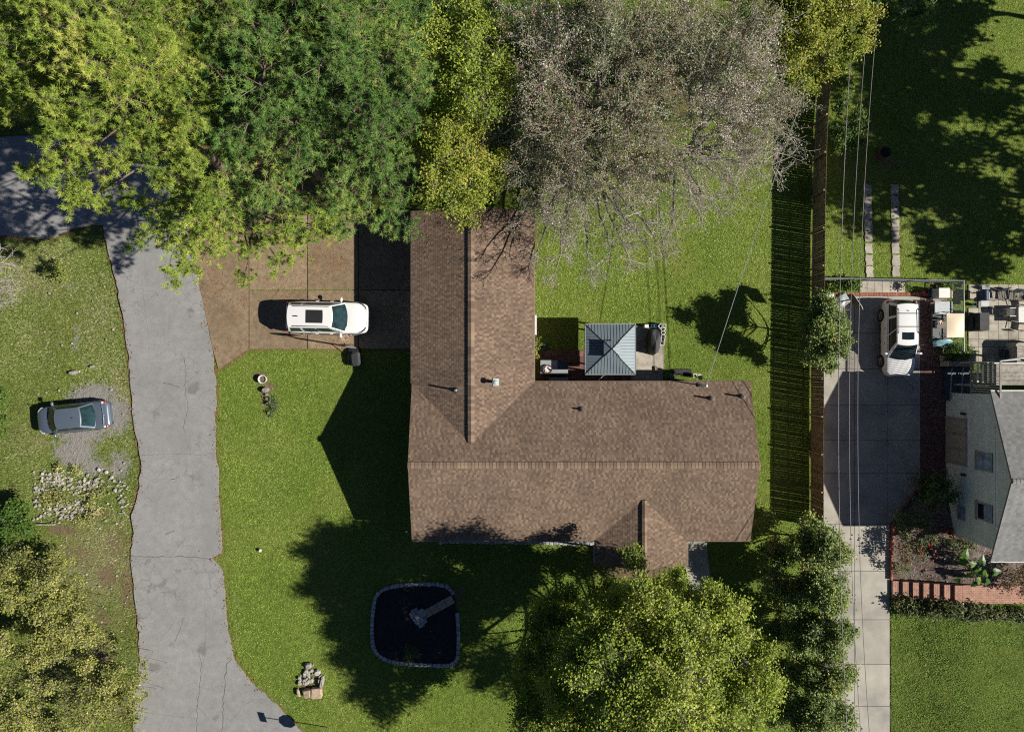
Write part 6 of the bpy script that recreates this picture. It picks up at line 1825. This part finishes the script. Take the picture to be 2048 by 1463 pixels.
tree("pine_tree", "dark green pine reaching down to the corner of the brown roof", "pine tree", base_of(812, 372), (*at(640, 130, 15.6), 15.6),
     [(640, 20, 13.5, 1.9), (720, 30, 14.5, 2.2), (800, 40, 13, 1.8), (690, 110, 14.8, 1.9), (770, 120, 14.2, 2.1), (825, 130, 12.4, 1.2), (660, 200, 13.5, 1.7), (735, 205, 14, 2.1), (805, 205, 12.5, 1.4), (680, 285, 12.8, 1.7), (755, 280, 12.8, 1.9), (700, 355, 11.6, 1.6), (770, 350, 11.4, 1.6), (680, 420, 10.2, 1.2), (740, 420, 10.4, 1.2), (790, 420, 9.6, .9), (815, 455, 8.2, .8), (665, 455, 9, .9), (780, 460, 8.2, .5)],
     'pine', 'pine_dark', 'bark_pine', 4, .32, 1.3, flat=.5)
tree("pine_tree", "pine standing beyond the top edge above the dark pines", "pine tree", (-9.5, 18.5), (-10.2, 20.5, 15.5),
     [(430, -40, 13.5, 2.4), (540, -50, 14.5, 2.4), (650, -45, 14.5, 2.4), (760, -40, 14, 2.2), (600, -110, 15, 2.6), (480, -120, 14, 2.4)],
     'pine', 'pine_dark', 'bark_pine', 41, .30, .8, flat=.5)
# --- yellow-leaved trees by the roof's north end
tree("tree", "upper of the two yellow-green trees between the dark pine and the bare tree", "tree", (-2.0, 14.2), (*at(940, 130, 11.5), 11.5),
     [(880, 40, 11, 1.1), (935, 45, 11.3, 1.3), (975, 80, 11, 1.2), (885, 105, 11.3, 1.4), (945, 120, 12, 1.5), (1000, 140, 10.8, 1.0), (890, 175, 10.6, 1.2), (950, 190, 11.2, 1.4), (1000, 185, 10.2, .8), (925, 225, 9.8, 1.0)],
     'leaf', 'leaf_yellow', 'bark_grey', 5, .20, 2.2, leaf=(.04, .075), tintbias=.05)
tree("tree", "lower bright yellow-green tree overhanging the ridge end of the wing", "tree", (-2.4, 10.6), (*at(905, 300, 10.3), 10.3),
     [(845, 240, 9.6, 1.1), (900, 270, 10.2, 1.2), (940, 255, 9.6, 1.0), (835, 300, 9.2, .9), (880, 330, 10, 1.4), (940, 330, 9.6, 1.3), (980, 310, 8.6, .8), (860, 385, 8.6, .9), (915, 390, 8.8, 1.2), (965, 380, 8.2, 1.0), (930, 430, 7, .75), (985, 350, 8, .8)],
     'leaf', 'leaf_bright', 'bark_grey', 6, .20, 2.3, leaf=(.04, .075), tintbias=.12)
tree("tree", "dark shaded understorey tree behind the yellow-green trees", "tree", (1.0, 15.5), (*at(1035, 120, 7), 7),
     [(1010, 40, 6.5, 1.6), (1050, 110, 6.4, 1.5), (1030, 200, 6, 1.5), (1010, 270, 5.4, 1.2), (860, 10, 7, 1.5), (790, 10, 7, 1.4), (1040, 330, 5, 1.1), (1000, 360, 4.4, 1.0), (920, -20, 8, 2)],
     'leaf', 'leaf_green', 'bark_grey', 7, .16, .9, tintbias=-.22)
# --- nearly bare trees over the back lawn
bare_tree("tree", "broad half-bare tree with pinkish leaves above the back lawn", (3.4, 12.6), (*at(1195, 190, 10.5), 10.5),
     [(1090, 60, 10.5, 2.0, 1.0), (1180, 40, 11.5, 2.0, 1.0), (1280, 50, 11.2, 2.0, 1.1), (1110, 150, 10.8, 2.0, .95), (1210, 110, 11.8, 1.8, .8), (1310, 140, 11, 2.0, 1.1), (1060, 240, 9.4, 1.7, .8), (1140, 250, 10, 1.9, .9), (1250, 230, 10.8, 2.0, 1.0), (1320, 240, 9.8, 1.8, .9), (1060, 340, 8, 1.5, .6), (1140, 350, 8.4, 1.7, .7), (1230, 340, 8.8, 1.8, .7), (1310, 330, 8.6, 1.7, .7), (1090, 430, 6.6, 1.2, .4), (1170, 440, 7, 1.4, .4), (1250, 430, 7.2, 1.5, .35), (1320, 410, 7.2, 1.4, .35), (1130, 500, 5.6, 1.0, .2), (1220, 500, 5.8, 1.1, .2), (1290, 480, 6.2, 1.1, .2), (1040, 440, 5.6, .8, .5), (1110, 545, 6.2, 1.0, .25), (1075, 500, 6.0, 1.0, .3), (1180, 540, 5.4, .9, .15), (1260, 520, 5.6, 1.0, .15), (1330, 500, 5.6, .9, .1)],
     8, .26, 7.2, ntw=27)
bare_tree("tree", "half-bare tree spreading pale twigs toward the picket fence", (9.8, 11.8), (*at(1400, 260, 9.6), 9.6),
     [(1380, 50, 10.5, 2.0, 1.0, .08), (1470, 50, 10.5, 2.0, 1.0, .08), (1400, 140, 10.8, 2.0, 1.0, .05), (1490, 140, 10.2, 1.8, 1.0, .08), (1420, 230, 10, 1.8, .8), (1510, 225, 9.4, 1.6, .8, .1), (1570, 265, 8.6, 1.3, .45, .1), (1480, 300, 8.6, 1.6, .5, .1), (1390, 320, 8.6, 1.6, .5), (1545, 330, 7.6, 1.2, .3, .15), (1470, 375, 7.2, 1.2, .25), (1380, 400, 7.2, 1.3, .3), (1430, 420, 6.4, 1.1, .2), (1340, 460, 6.4, 1.1, .2), (1565, 225, 8.8, 1.0, .6)],
     9, .24, 6.4, ntw=28)
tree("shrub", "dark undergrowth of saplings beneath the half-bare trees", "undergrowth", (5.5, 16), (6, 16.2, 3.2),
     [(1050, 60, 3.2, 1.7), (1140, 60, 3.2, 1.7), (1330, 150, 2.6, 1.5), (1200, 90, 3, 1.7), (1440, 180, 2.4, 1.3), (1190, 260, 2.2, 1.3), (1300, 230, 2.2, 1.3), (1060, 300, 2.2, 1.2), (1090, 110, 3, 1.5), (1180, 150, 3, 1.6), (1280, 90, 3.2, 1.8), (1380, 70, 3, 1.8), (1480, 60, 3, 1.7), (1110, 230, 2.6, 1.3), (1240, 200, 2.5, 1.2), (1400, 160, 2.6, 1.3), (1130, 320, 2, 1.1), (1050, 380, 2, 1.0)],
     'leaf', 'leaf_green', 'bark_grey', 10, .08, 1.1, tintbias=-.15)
tree("tree", "yellow-green tree at the top edge over the picket fence's north end", "tree", (15.4, 17.6), (*at(1640, 60, 9.6), 9.6),
     [(1550, 20, 9.2, 1.4, -.1), (1610, 15, 9.6, 1.6, -.08), (1680, 15, 9.6, 1.5), (1725, 15, 8.8, 1.0, .06), (1560, 85, 9, 1.4), (1620, 90, 9.6, 1.5), (1680, 85, 8.8, 1.2, .05), (1720, 75, 8.2, .8, .1), (1600, 145, 8.2, 1.0, .08), (1640, 130, 8.4, .9, .08), (1620, 175, 7.4, .5, .12), (1660, -40, 9.5, 2), (1560, -50, 9.5, 2)],
     'leaf', 'leaf_bright', 'bark_grey', 11, .2, 2.4, leaf=(.04, .075), tintbias=.12)
# --- the big tree in front
tree("tree", "great round yellow-green tree in front of the porch, shading the lawn", "tree", (7.0, -16.6), (*at(1290, 1370, 12), 12.0),
     [(1175, 1232, 7.0, 1.4, -.02), (1265, 1195, 7.2, 1.3, .0), (1350, 1210, 8, 1.5, .02), (1435, 1245, 8.6, 1.8, .06), (1490, 1320, 8.8, 1.7, .08), (1500, 1400, 8.8, 1.7, .08), (1110, 1250, 7, 1.4, -.15), (1085, 1330, 7, 1.6, -.15), (1180, 1285, 9.6, 2.0, -.05), (1290, 1255, 10, 2.1, .03), (1385, 1310, 10.6, 2.1, .08), (1240, 1370, 11.4, 2.3, .0), (1350, 1400, 11.8, 2.4, .06), (1135, 1400, 9, 2.0, -.12), (1075, 1420, 7.4, 1.6, -.15), (1450, 1440, 10, 2.0, .1), (1270, 1470, 11.6, 2.4, .03), (1160, 1490, 9.4, 2.0, -.05), (1380, 1520, 11, 2.4, .05), (1270, 1580, 10, 2.6), (1150, 1600, 8, 2.2), (1470, 1560, 8.4, 2.0), (1270, 1115, 5.6, .7), (1400, 1190, 6.6, 1.0, .03), (1345, 1160, 5.4, .8), (1540, 1370, 7.4, .8, .08), (1230, 1230, 8.6, 1.3), (1130, 1200, 5.0, 1.1, -.1), (1090, 1240, 5, 1.3, -.15), (1075, 1300, 4.6, 1.3, -.15), (1070, 1380, 4.8, 1.4, -.15), (1090, 1450, 5, 1.4, -.15), (1170, 1340, 6, 1.7, -.1), (1210, 1205, 5, 1.1, -.08), (1230, 1300, 6.4, 1.8, -.1), (1170, 1440, 6, 1.8, -.1), (1280, 1380, 7, 2.0, -.1), (1330, 1290, 6.6, 1.8), (1390, 1250, 6.4, 1.5), (1350, 1182, 3.8, 1.1), (1300, 1178, 3.4, 1.0, -.05), (1420, 1212, 4.5, 1.2), (1250, 1192, 3.4, 1.0, -.08), (1200, 1180, 3.2, .9, -.1)],  # darker left and lighter right tints put the crown's shading into leaf colour
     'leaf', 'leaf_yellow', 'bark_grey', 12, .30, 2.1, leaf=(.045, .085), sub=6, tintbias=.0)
# --- row of small dark trees beside the concrete drive
for k, (px, py, z, lb) in enumerate(((1650, 1105, 3.7, "first small dark tree south of the picket fence's end"), (1648, 1195, 3.9, "second small dark tree down the row beside the concrete drive"), (1655, 1275, 3.9, "middle small dark tree of the row beside the concrete drive"), (1655, 1360, 3.7, "fourth small dark tree down the row beside the concrete drive"), (1640, 1440, 3.3, "last small dark tree of the row, with rusty leaves, at the bottom edge"))):
    x, y = at(px, py, z)
    q = np.random.default_rng(60 + k)
    bl = [(x, y, z, 1.25, .0)]
    for j in range(9):
        a = j * 2.4 + k; rr = q.uniform(.7, 1.45)
        bl.append((x + rr * math.cos(a) * 1.05, y + rr * math.sin(a) * .8, z - q.uniform(.1, 1.5), q.uniform(.55, .85), q.normal(0, .08)))
    bl += [(x - 2.1, y + q.uniform(-.5, .5), z - 1.9, .7, .05), (x - 1.2, y + q.uniform(-.9, .9), z - .9, .8, .05), (x - 1.7, y + q.uniform(-1, 1), z - 2.3, .6, .08), (x + .2, y + q.uniform(-.2, .2), z + .5, .7, .08)]
    bl += [(x - q.uniform(1.6, 2.6), y + q.uniform(-1.2, 1.2), z - q.uniform(1.4, 2.4), q.uniform(.5, .8), .06) for _ in range(4)] + [(x + q.uniform(-.8, .8), y + q.uniform(-.8, .8), z - q.uniform(.2, 1.2), q.uniform(.6, .8), .08) for _ in range(3)]
    bl += [(x + 1.55, y + q.uniform(-.4, .4), z - .8, .55, .1), (x + 1.3, y + q.uniform(-.8, .8), z - 1.2, .5, .08), (x - 1.5, y + q.uniform(-.4, .4), z - .9, .55), (x - 1.75, y - .3, z - 1.6, .45)]
    tree("small_tree", lb, "tree", (x, y), (x + .1, y, z + .2), bl, 'leaf', 'leaf_dark', 'bark_grey', 70 + k, .07, 1.6, group="small trees lining the concrete drive", world=True, leaf=(.05, .09), tintbias=.10, sub=7)
tree("small_tree", "lone bushy small tree straddling the picket fence by the grey-based hoop", "tree", (18.25, 1.9), (*at(1650, 662, 3.9), 3.9),
     [(1640, 640, 3.6, .75), (1665, 665, 4.0, .85, .08), (1640, 690, 3.6, .7), (1660, 705, 3.2, .6), (1655, 735, 2.4, .4, .1), (1625, 660, 3.3, .65, -.05), (1655, 620, 3, .5), (1685, 655, 3.4, .5, .1), (1610, 690, 2.6, .45), (1665, 725, 2.6, .35), (1650, 612, 3.4, .6), (1640, 600, 2.6, .5), (1675, 690, 4.2, .7), (1650, 655, 4.7, .6), (1630, 720, 3, .55), (1670, 635, 4.3, .6), (1615, 640, 2.6, .6), (1620, 715, 2.0, .5)],
     'leaf', 'leaf_dark', 'bark_grey', 80, .07, 2.8, leaf=(.045, .08), tintbias=.05, sub=8)
# --- south-west thicket
q = np.random.default_rng(140)
bl = []
for _ in range(95):
    px, py = q.uniform(-20, 275), q.uniform(1125, 1490)
    if px > 150 + .42 * (py - 1125) + q.normal(0, 12) or (170 < px < 245 and 1215 < py < 1345 and q.random() < .85): continue
    bl.append((px, py, q.uniform(1.6, 4.4) * (1 - .35 * px / 290), q.uniform(.6, 1.15), q.normal(0, .09)))
bl += [(265, 1370, 2.4, .6), (280, 1350, 2.4, .5), (288, 1395, 2.2, .45), (270, 1420, 2.2, .5), (245, 1380, 2.4, .7), (285, 1325, 2.2, .3)]
tree("thicket", "loose olive-leaved thicket filling the bottom corner west of the road", "thicket", (-25.5, -17.5), (*at(90, 1330, 4.8), 4.8), bl,
     'leaf', 'leaf_olive', 'bark_grey', 14, .045, 1.15, leaf=(.035, .075), tintbias=.0, sub=6, bush=True)
tree("shrub", "dense dark green shrub beside the rubble patch at the west edge", "shrub", base_of(30, 1040), (*at(30, 1040, 1.8), 1.8),
     [(20, 1030, 1.6, .9), (50, 1055, 1.3, .7), (10, 1075, 1.2, .8), (45, 1020, 1.2, .6)], 'leaf', 'leaf_green', 'bark_grey', 15, .05, 2.0, leaf=(.05, .10), sub=8, tintbias=-.1)
tree("shrub", "bright green shrub cut by the west edge level with the grey car", "shrub", base_of(-8, 815), (*at(-8, 815, 1.8), 1.8),
     [(-10, 790, 1.5, .8), (-8, 830, 1.4, .9), (2, 850, 1, .5)], 'leaf', 'leaf_green', 'bark_grey', 16, .05, 1.6, leaf=(.05, .10), sub=8, tintbias=.1)
tree("shrub", "yellow-green weeds along the dark ditch at the rubble patch's lower edge", "weeds", base_of(190, 1020), (*at(190, 1020, .5), .5),
     [(160, 1040, .2, .35, .1), (178, 1034, .25, .35, .15), (190, 1022, .3, .35, .2), (182, 1012, .25, .3, .1), (120, 990, .15, .4, -.1), (105, 985, .15, .35), (135, 1000, .15, .35), (150, 945, .15, .35, .1), (118, 938, .15, .35, .1), (180, 990, .15, .4), (205, 985, .15, .35, -.1), (92, 1005, .15, .3)], 'leaf', 'leaf_olive', 'bark_grey', 36, .02, 1.1, leaf=(.03, .07), sub=8, tintbias=.05)
tree("shrub", "yellow-green weed clump in the rough grass below the shaded road", "shrub", base_of(108, 545), (*at(108, 545, .8), .8),
     [(100, 540, .5, .45), (118, 552, .45, .4), (112, 530, .5, .35)], 'leaf', 'leaf_bright', 'bark_grey', 17, .03, 1.2, leaf=(.04, .07), sub=8, tintbias=.05)
bare_tree("tree", "leafless pale tree whose branch tips poke in at the west edge", (-34.5, 5.8), (*at(-70, 545, 7), 7.0),
     [(-30, 510, 6.5, 1.2, 0), (-15, 560, 6, 1.4, 0), (-30, 600, 5.5, 1.2, 0), (15, 565, 5.4, .9, 0), (5, 600, 5.2, .9, 0), (0, 530, 6, .8, 0)], 18, .14, 0, ntw=22)
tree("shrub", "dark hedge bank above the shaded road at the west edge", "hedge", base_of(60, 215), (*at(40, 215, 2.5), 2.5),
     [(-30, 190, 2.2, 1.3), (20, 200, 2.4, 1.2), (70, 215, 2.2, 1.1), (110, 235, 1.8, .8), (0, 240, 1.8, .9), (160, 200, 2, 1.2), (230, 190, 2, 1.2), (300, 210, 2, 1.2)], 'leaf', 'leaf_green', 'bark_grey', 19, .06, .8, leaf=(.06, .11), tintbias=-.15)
# --- beyond the fence
tree("conifer", "shaggy dark conifer at the top edge above the shaded grass", "conifer", base_of(1795, 60), (*at(1830, 0, 5), 5.0),
     [(1770, 5, 3.6, 1.0), (1820, 10, 4.4, 1.2), (1870, 5, 4.2, 1.1), (1900, -20, 4, 1.2), (1800, 45, 3.2, .8), (1850, 42, 3.2, .7), (1760, -30, 4, 1.2), (1840, -40, 5, 1.4)], 'pine', 'pine_dark', 'bark_grey', 20, .12, 1.0, needle=(.25, .45), tintbias=-.15)
tree("sapling", "thin leafy saplings growing along the fence in the shade", "sapling", base_of(1690, 250), (*at(1705, 235, 2.6), 2.6),
     [(1698, 190, 2.2, .45, .1), (1712, 225, 2.2, .5), (1720, 255, 1.8, .45, .1), (1690, 270, 1.8, .5), (1725, 275, 1.6, .4), (1705, 290, 1.2, .4), (1680, 300, 1, .4), (1675, 215, 1.4, .6, -.2), (1665, 255, 1.2, .6, -.2)], 'leaf', 'leaf_green', 'bark_grey', 21, .03, 1.0, leaf=(.06, .10), sub=7)
tree("shrub", "green fern clump in the strip between wire fence and brick edging", "shrub", base_of(1698, 572), (*at(1698, 572, .7), .7),
     [(1690, 570, .5, .35), (1705, 573, .5, .4, .1), (1713, 568, .45, .3, .1), (1668, 570, .25, .35), (1655, 577, .25, .35, .1)], 'leaf', 'leaf_green', 'bark_grey', 22, .02, 2.2, leaf=(.05, .10), sub=9, tintbias=.1)
tree("shrub", "leafy bush between the golf cart and the deck guard", "shrub", base_of(1908, 702), (*at(1912, 702, 1.0), 1.0),
     [(1900, 700, .8, .45), (1918, 694, .8, .4, .1), (1928, 708, .7, .35, .15), (1905, 712, .6, .35, -.1), (1936, 702, .5, .25, .2)], 'leaf', 'leaf_green', 'bark_grey', 23, .02, 2.0, leaf=(.04, .08), sub=9, tintbias=.1)
tree("shrub", "small weed tuft beside the narrow slabs at the wire fence", "shrub", base_of(1816, 575), (*at(1816, 575, .5), .5), [(1816, 575, .3, .28, .15), (1900, 572, .25, .25, .1)], 'leaf', 'leaf_green', 'bark_grey', 24, .02, 1.8, leaf=(.04, .07), sub=9)
zb = lambda px, py: float(bank_z(*at(px, py, .5)))
tree("shrub", "dark rounded evergreen against the pale green house", "shrub", at(1868, 985, .8), (*at(1872, 985, 2), 2.0),
     [(1850, 970, 1.4, .7), (1885, 965, 1.6, .7), (1870, 1000, 1.5, .75), (1895, 990, 1.6, .6), (1845, 998, 1.1, .5), (1868, 980, 1.9, .7)], 'leaf', 'leaf_dark', 'bark_grey', 25, .06, 1.6, leaf=(.05, .09), sub=8, tintbias=-.05)
tree("shrub", "low dark shrub along the brick kerb above the rose bush", "shrub", at(1812, 1035, .5), (*at(1812, 1035, 1), 1.0),
     [(1800, 1040, .8, .55), (1825, 1030, .9, .55), (1815, 1062, .8, .5), (1845, 1050, .9, .5)], 'leaf', 'leaf_dark', 'bark_grey', 26, .04, 1.3, leaf=(.04, .08), sub=8)
rose = tree("rose_bush", "rose bush dotted with red blooms beside the concrete drive", "rose bush", at(1830, 1105, .5), (*at(1832, 1105, 1.4), 1.4),
     [(1810, 1090, 1.1, .5), (1840, 1085, 1.3, .5), (1862, 1080, 1.2, .45), (1815, 1115, 1.1, .5), (1840, 1112, 1.2, .45), (1800, 1135, .7, .35, .15), (1815, 1145, .5, .35, .2), (1870, 1070, 1.1, .35)], 'leaf', 'leaf_rose', 'bark_grey', 27, .03, 1.4, leaf=(.035, .065), sub=9, tintbias=.05)
bl = MB()
for k in range(26):
    px, py = (rng.gauss(1826, 16), rng.gauss(1102, 11)) if k < 20 else (rng.gauss(1852, 10), rng.gauss(1090, 6))
    bl.ell((*at(px, py, 1.5), rng.uniform(1.25, 1.7)), (.055, .055, .045), 7, 5, jit=.5)
bl.build("bloom", M['petal_red'], rose, kind="stuff")
ele = thing("elephant_ear_plant", "plant with huge bright green leaves beside the grey gable's corner", "plant", (*at(1945, 1135, 1.2), .8))
lp = MB(); stem = MB()
for px, py, z, s, a in ((1932, 1108, 1.8, .36, 1.2), (1928, 1122, 1.6, .34, 2.2), (1965, 1120, 2.0, .34, 1.4), (1946, 1128, 1.9, .30, .2), (1958, 1142, 1.8, .32, 5.2), (1993, 1143, 2.0, .36, 0.1), (1972, 1145, 1.9, .30, 1.0), (1960, 1160, 1.7, .34, .2), (1975, 1163, 1.7, .34, 6.0), (1950, 1168, 1.6, .28, 4), (1915, 1160, 1.4, .24, 3), (1940, 1150, 1.5, .26, 3.3)):
    c = Vector((*at(px, py, z), z)); L = MB()
    prof = [(-.55, 0), (-.75, .35), (-.55, .62), (-.1, .66), (.4, .45), (.8, .2), (1.1, 0), (.8, -.2), (.4, -.45), (-.1, -.66), (-.55, -.62), (-.75, -.35)]
    tl_ = rng.uniform(.2, .7)
    R = Matrix.Rotation(a, 3, 'Z') @ Matrix.Rotation(tl_, 3, 'Y')
    V = [c + R @ Vector((0, 0, 0))] + [c + R @ Vector((x * s, y * s, .08 * s - .25 * s * abs(y))) for x, y in prof]
    L.add(V, [(0, i, i % 12 + 1) for i in range(1, 13)], rng.random()); L.build("leaf", M['leaf_big'], ele)
    g0 = Vector((*at(1945, 1138, 1.0), .75)); stem.tube([g0, g0.lerp(c, .55) + Vector((0, 0, .25)), c], .02, 5)
stem.build("stem", M['leaf_big'], ele, kind="stuff")
tree("shrub", "grey-green shrub north of the huge-leaved plant", "shrub", at(1915, 1092, .9), (*at(1915, 1095, 1.3), 1.3),
     [(1905, 1090, 1.1, .4), (1925, 1098, 1.2, .4), (1915, 1112, 1.1, .35), (1940, 1092, 1.1, .35)], 'leaf', 'leaf_rose', 'bark_grey', 28, .02, 1.5, leaf=(.04, .07), sub=9, tintbias=.1)
tree("shrub", "rusty brown bush hanging over the brick paving at the east edge", "shrub", at(2030, 1165, 1.2), (*at(2030, 1165, 1.9), 1.9),
     [(2005, 1145, 1.6, .45), (2030, 1155, 1.8, .6), (2045, 1175, 1.8, .5), (2015, 1170, 1.6, .4), (2050, 1140, 1.8, .6)], 'leaf', 'leaf_rust', 'bark_grey', 29, .03, 1.3, leaf=(.035, .07), sub=9)
iv = [(1790 + 13 * k, 1207 + 1.2 * k + rng.uniform(-3, 3), .30 + .10 * min(k, 9), rng.uniform(.36, .50), rng.gauss(.05, .08)) for k in range(21)] + [(1796 + 17 * k, 1222 + .9 * k, .30 + .13 * min(k, 7), rng.uniform(.30, .42), rng.gauss(.0, .08)) for k in range(16)]
tree("hedge", "low spreading hedge of narrow leaves below the brick steps", "hedge", at(1900, 1215, .6), (*at(1905, 1215, 1.1), 1.1), iv, 'leaf', 'leaf_rose', 'bark_grey', 30, .02, 1.2, leaf=(.04, .09), sub=9, tintbias=.08)
tree("shrub", "small bush in the black mulch bed near its south rim", "shrub", base_of(820, 1307), (*at(820, 1307, .8), .8),
     [(813, 1303, .5, .35), (828, 1307, .5, .35), (818, 1316, .4, .3)], 'leaf', 'leaf_green', 'bark_grey', 31, .02, 1.3, leaf=(.04, .07), sub=8)
tree("shrub", "low dark shrub casting a long narrow shade in the front lawn by the flat rock", "shrub", base_of(545, 806), (*at(545, 806, .35), .35),
     [(543, 797, .12, .22, -.3), (546, 806, .12, .26, -.3), (546, 816, .12, .24, -.3), (545, 825, .1, .18, -.3)], 'leaf', 'leaf_dark', 'bark_grey', 32, .02, 1.4, leaf=(.03, .06), sub=8, tintbias=-.3)
tree("shrub", "plant with yellowing leaves under the wing's east eave beside the hose", "shrub", base_of(1074, 708), (*at(1074, 704, .5), .5),
     [(1074, 700, .35, .25, .2), (1073, 712, .3, .25, .35), (1074, 682, .5, .25, .0)], 'leaf', 'leaf_bright', 'bark_grey', 33, .02, 1.4, leaf=(.04, .07), sub=8)
# --- trees east of the frame, seen by the shade they throw on the neighbour's grass
for k, (x, y, z, R_, lb) in enumerate(((34.6, 17.5, 9.5, 3.4, "tall leafy tree east of the shaded grass, northernmost"), (36.5, 10.0, 9.5, 3.4, "tall leafy tree east of the shaded grass, second from the north"), (43.5, 6.8, 10.5, 2.9, "tall leafy tree east of the patio"), (42.5, 14.0, 11.0, 3.6, "tall leafy tree farthest east beyond the shaded grass"), (33.5, 23.5, 8.5, 3.2, "tall leafy tree north-east of the conifer"), (39.5, 20.5, 11, 3.2, "tall leafy tree behind the northernmost one"))):
    q = np.random.default_rng(90 + k)
    bl = [(x + q.normal(0, R_ * .55), y + q.normal(0, R_ * .55), z + q.normal(0, R_ * .42), q.uniform(1.3, 2.1)) for _ in range(15)]
    tree("tree", lb, "tree", (x, y), (x, y, z + 1), bl, 'leaf', 'leaf_green', 'bark_grey', 100 + k, .25, .52, group="trees east of the yard", world=True, leaf=(.11, .18))
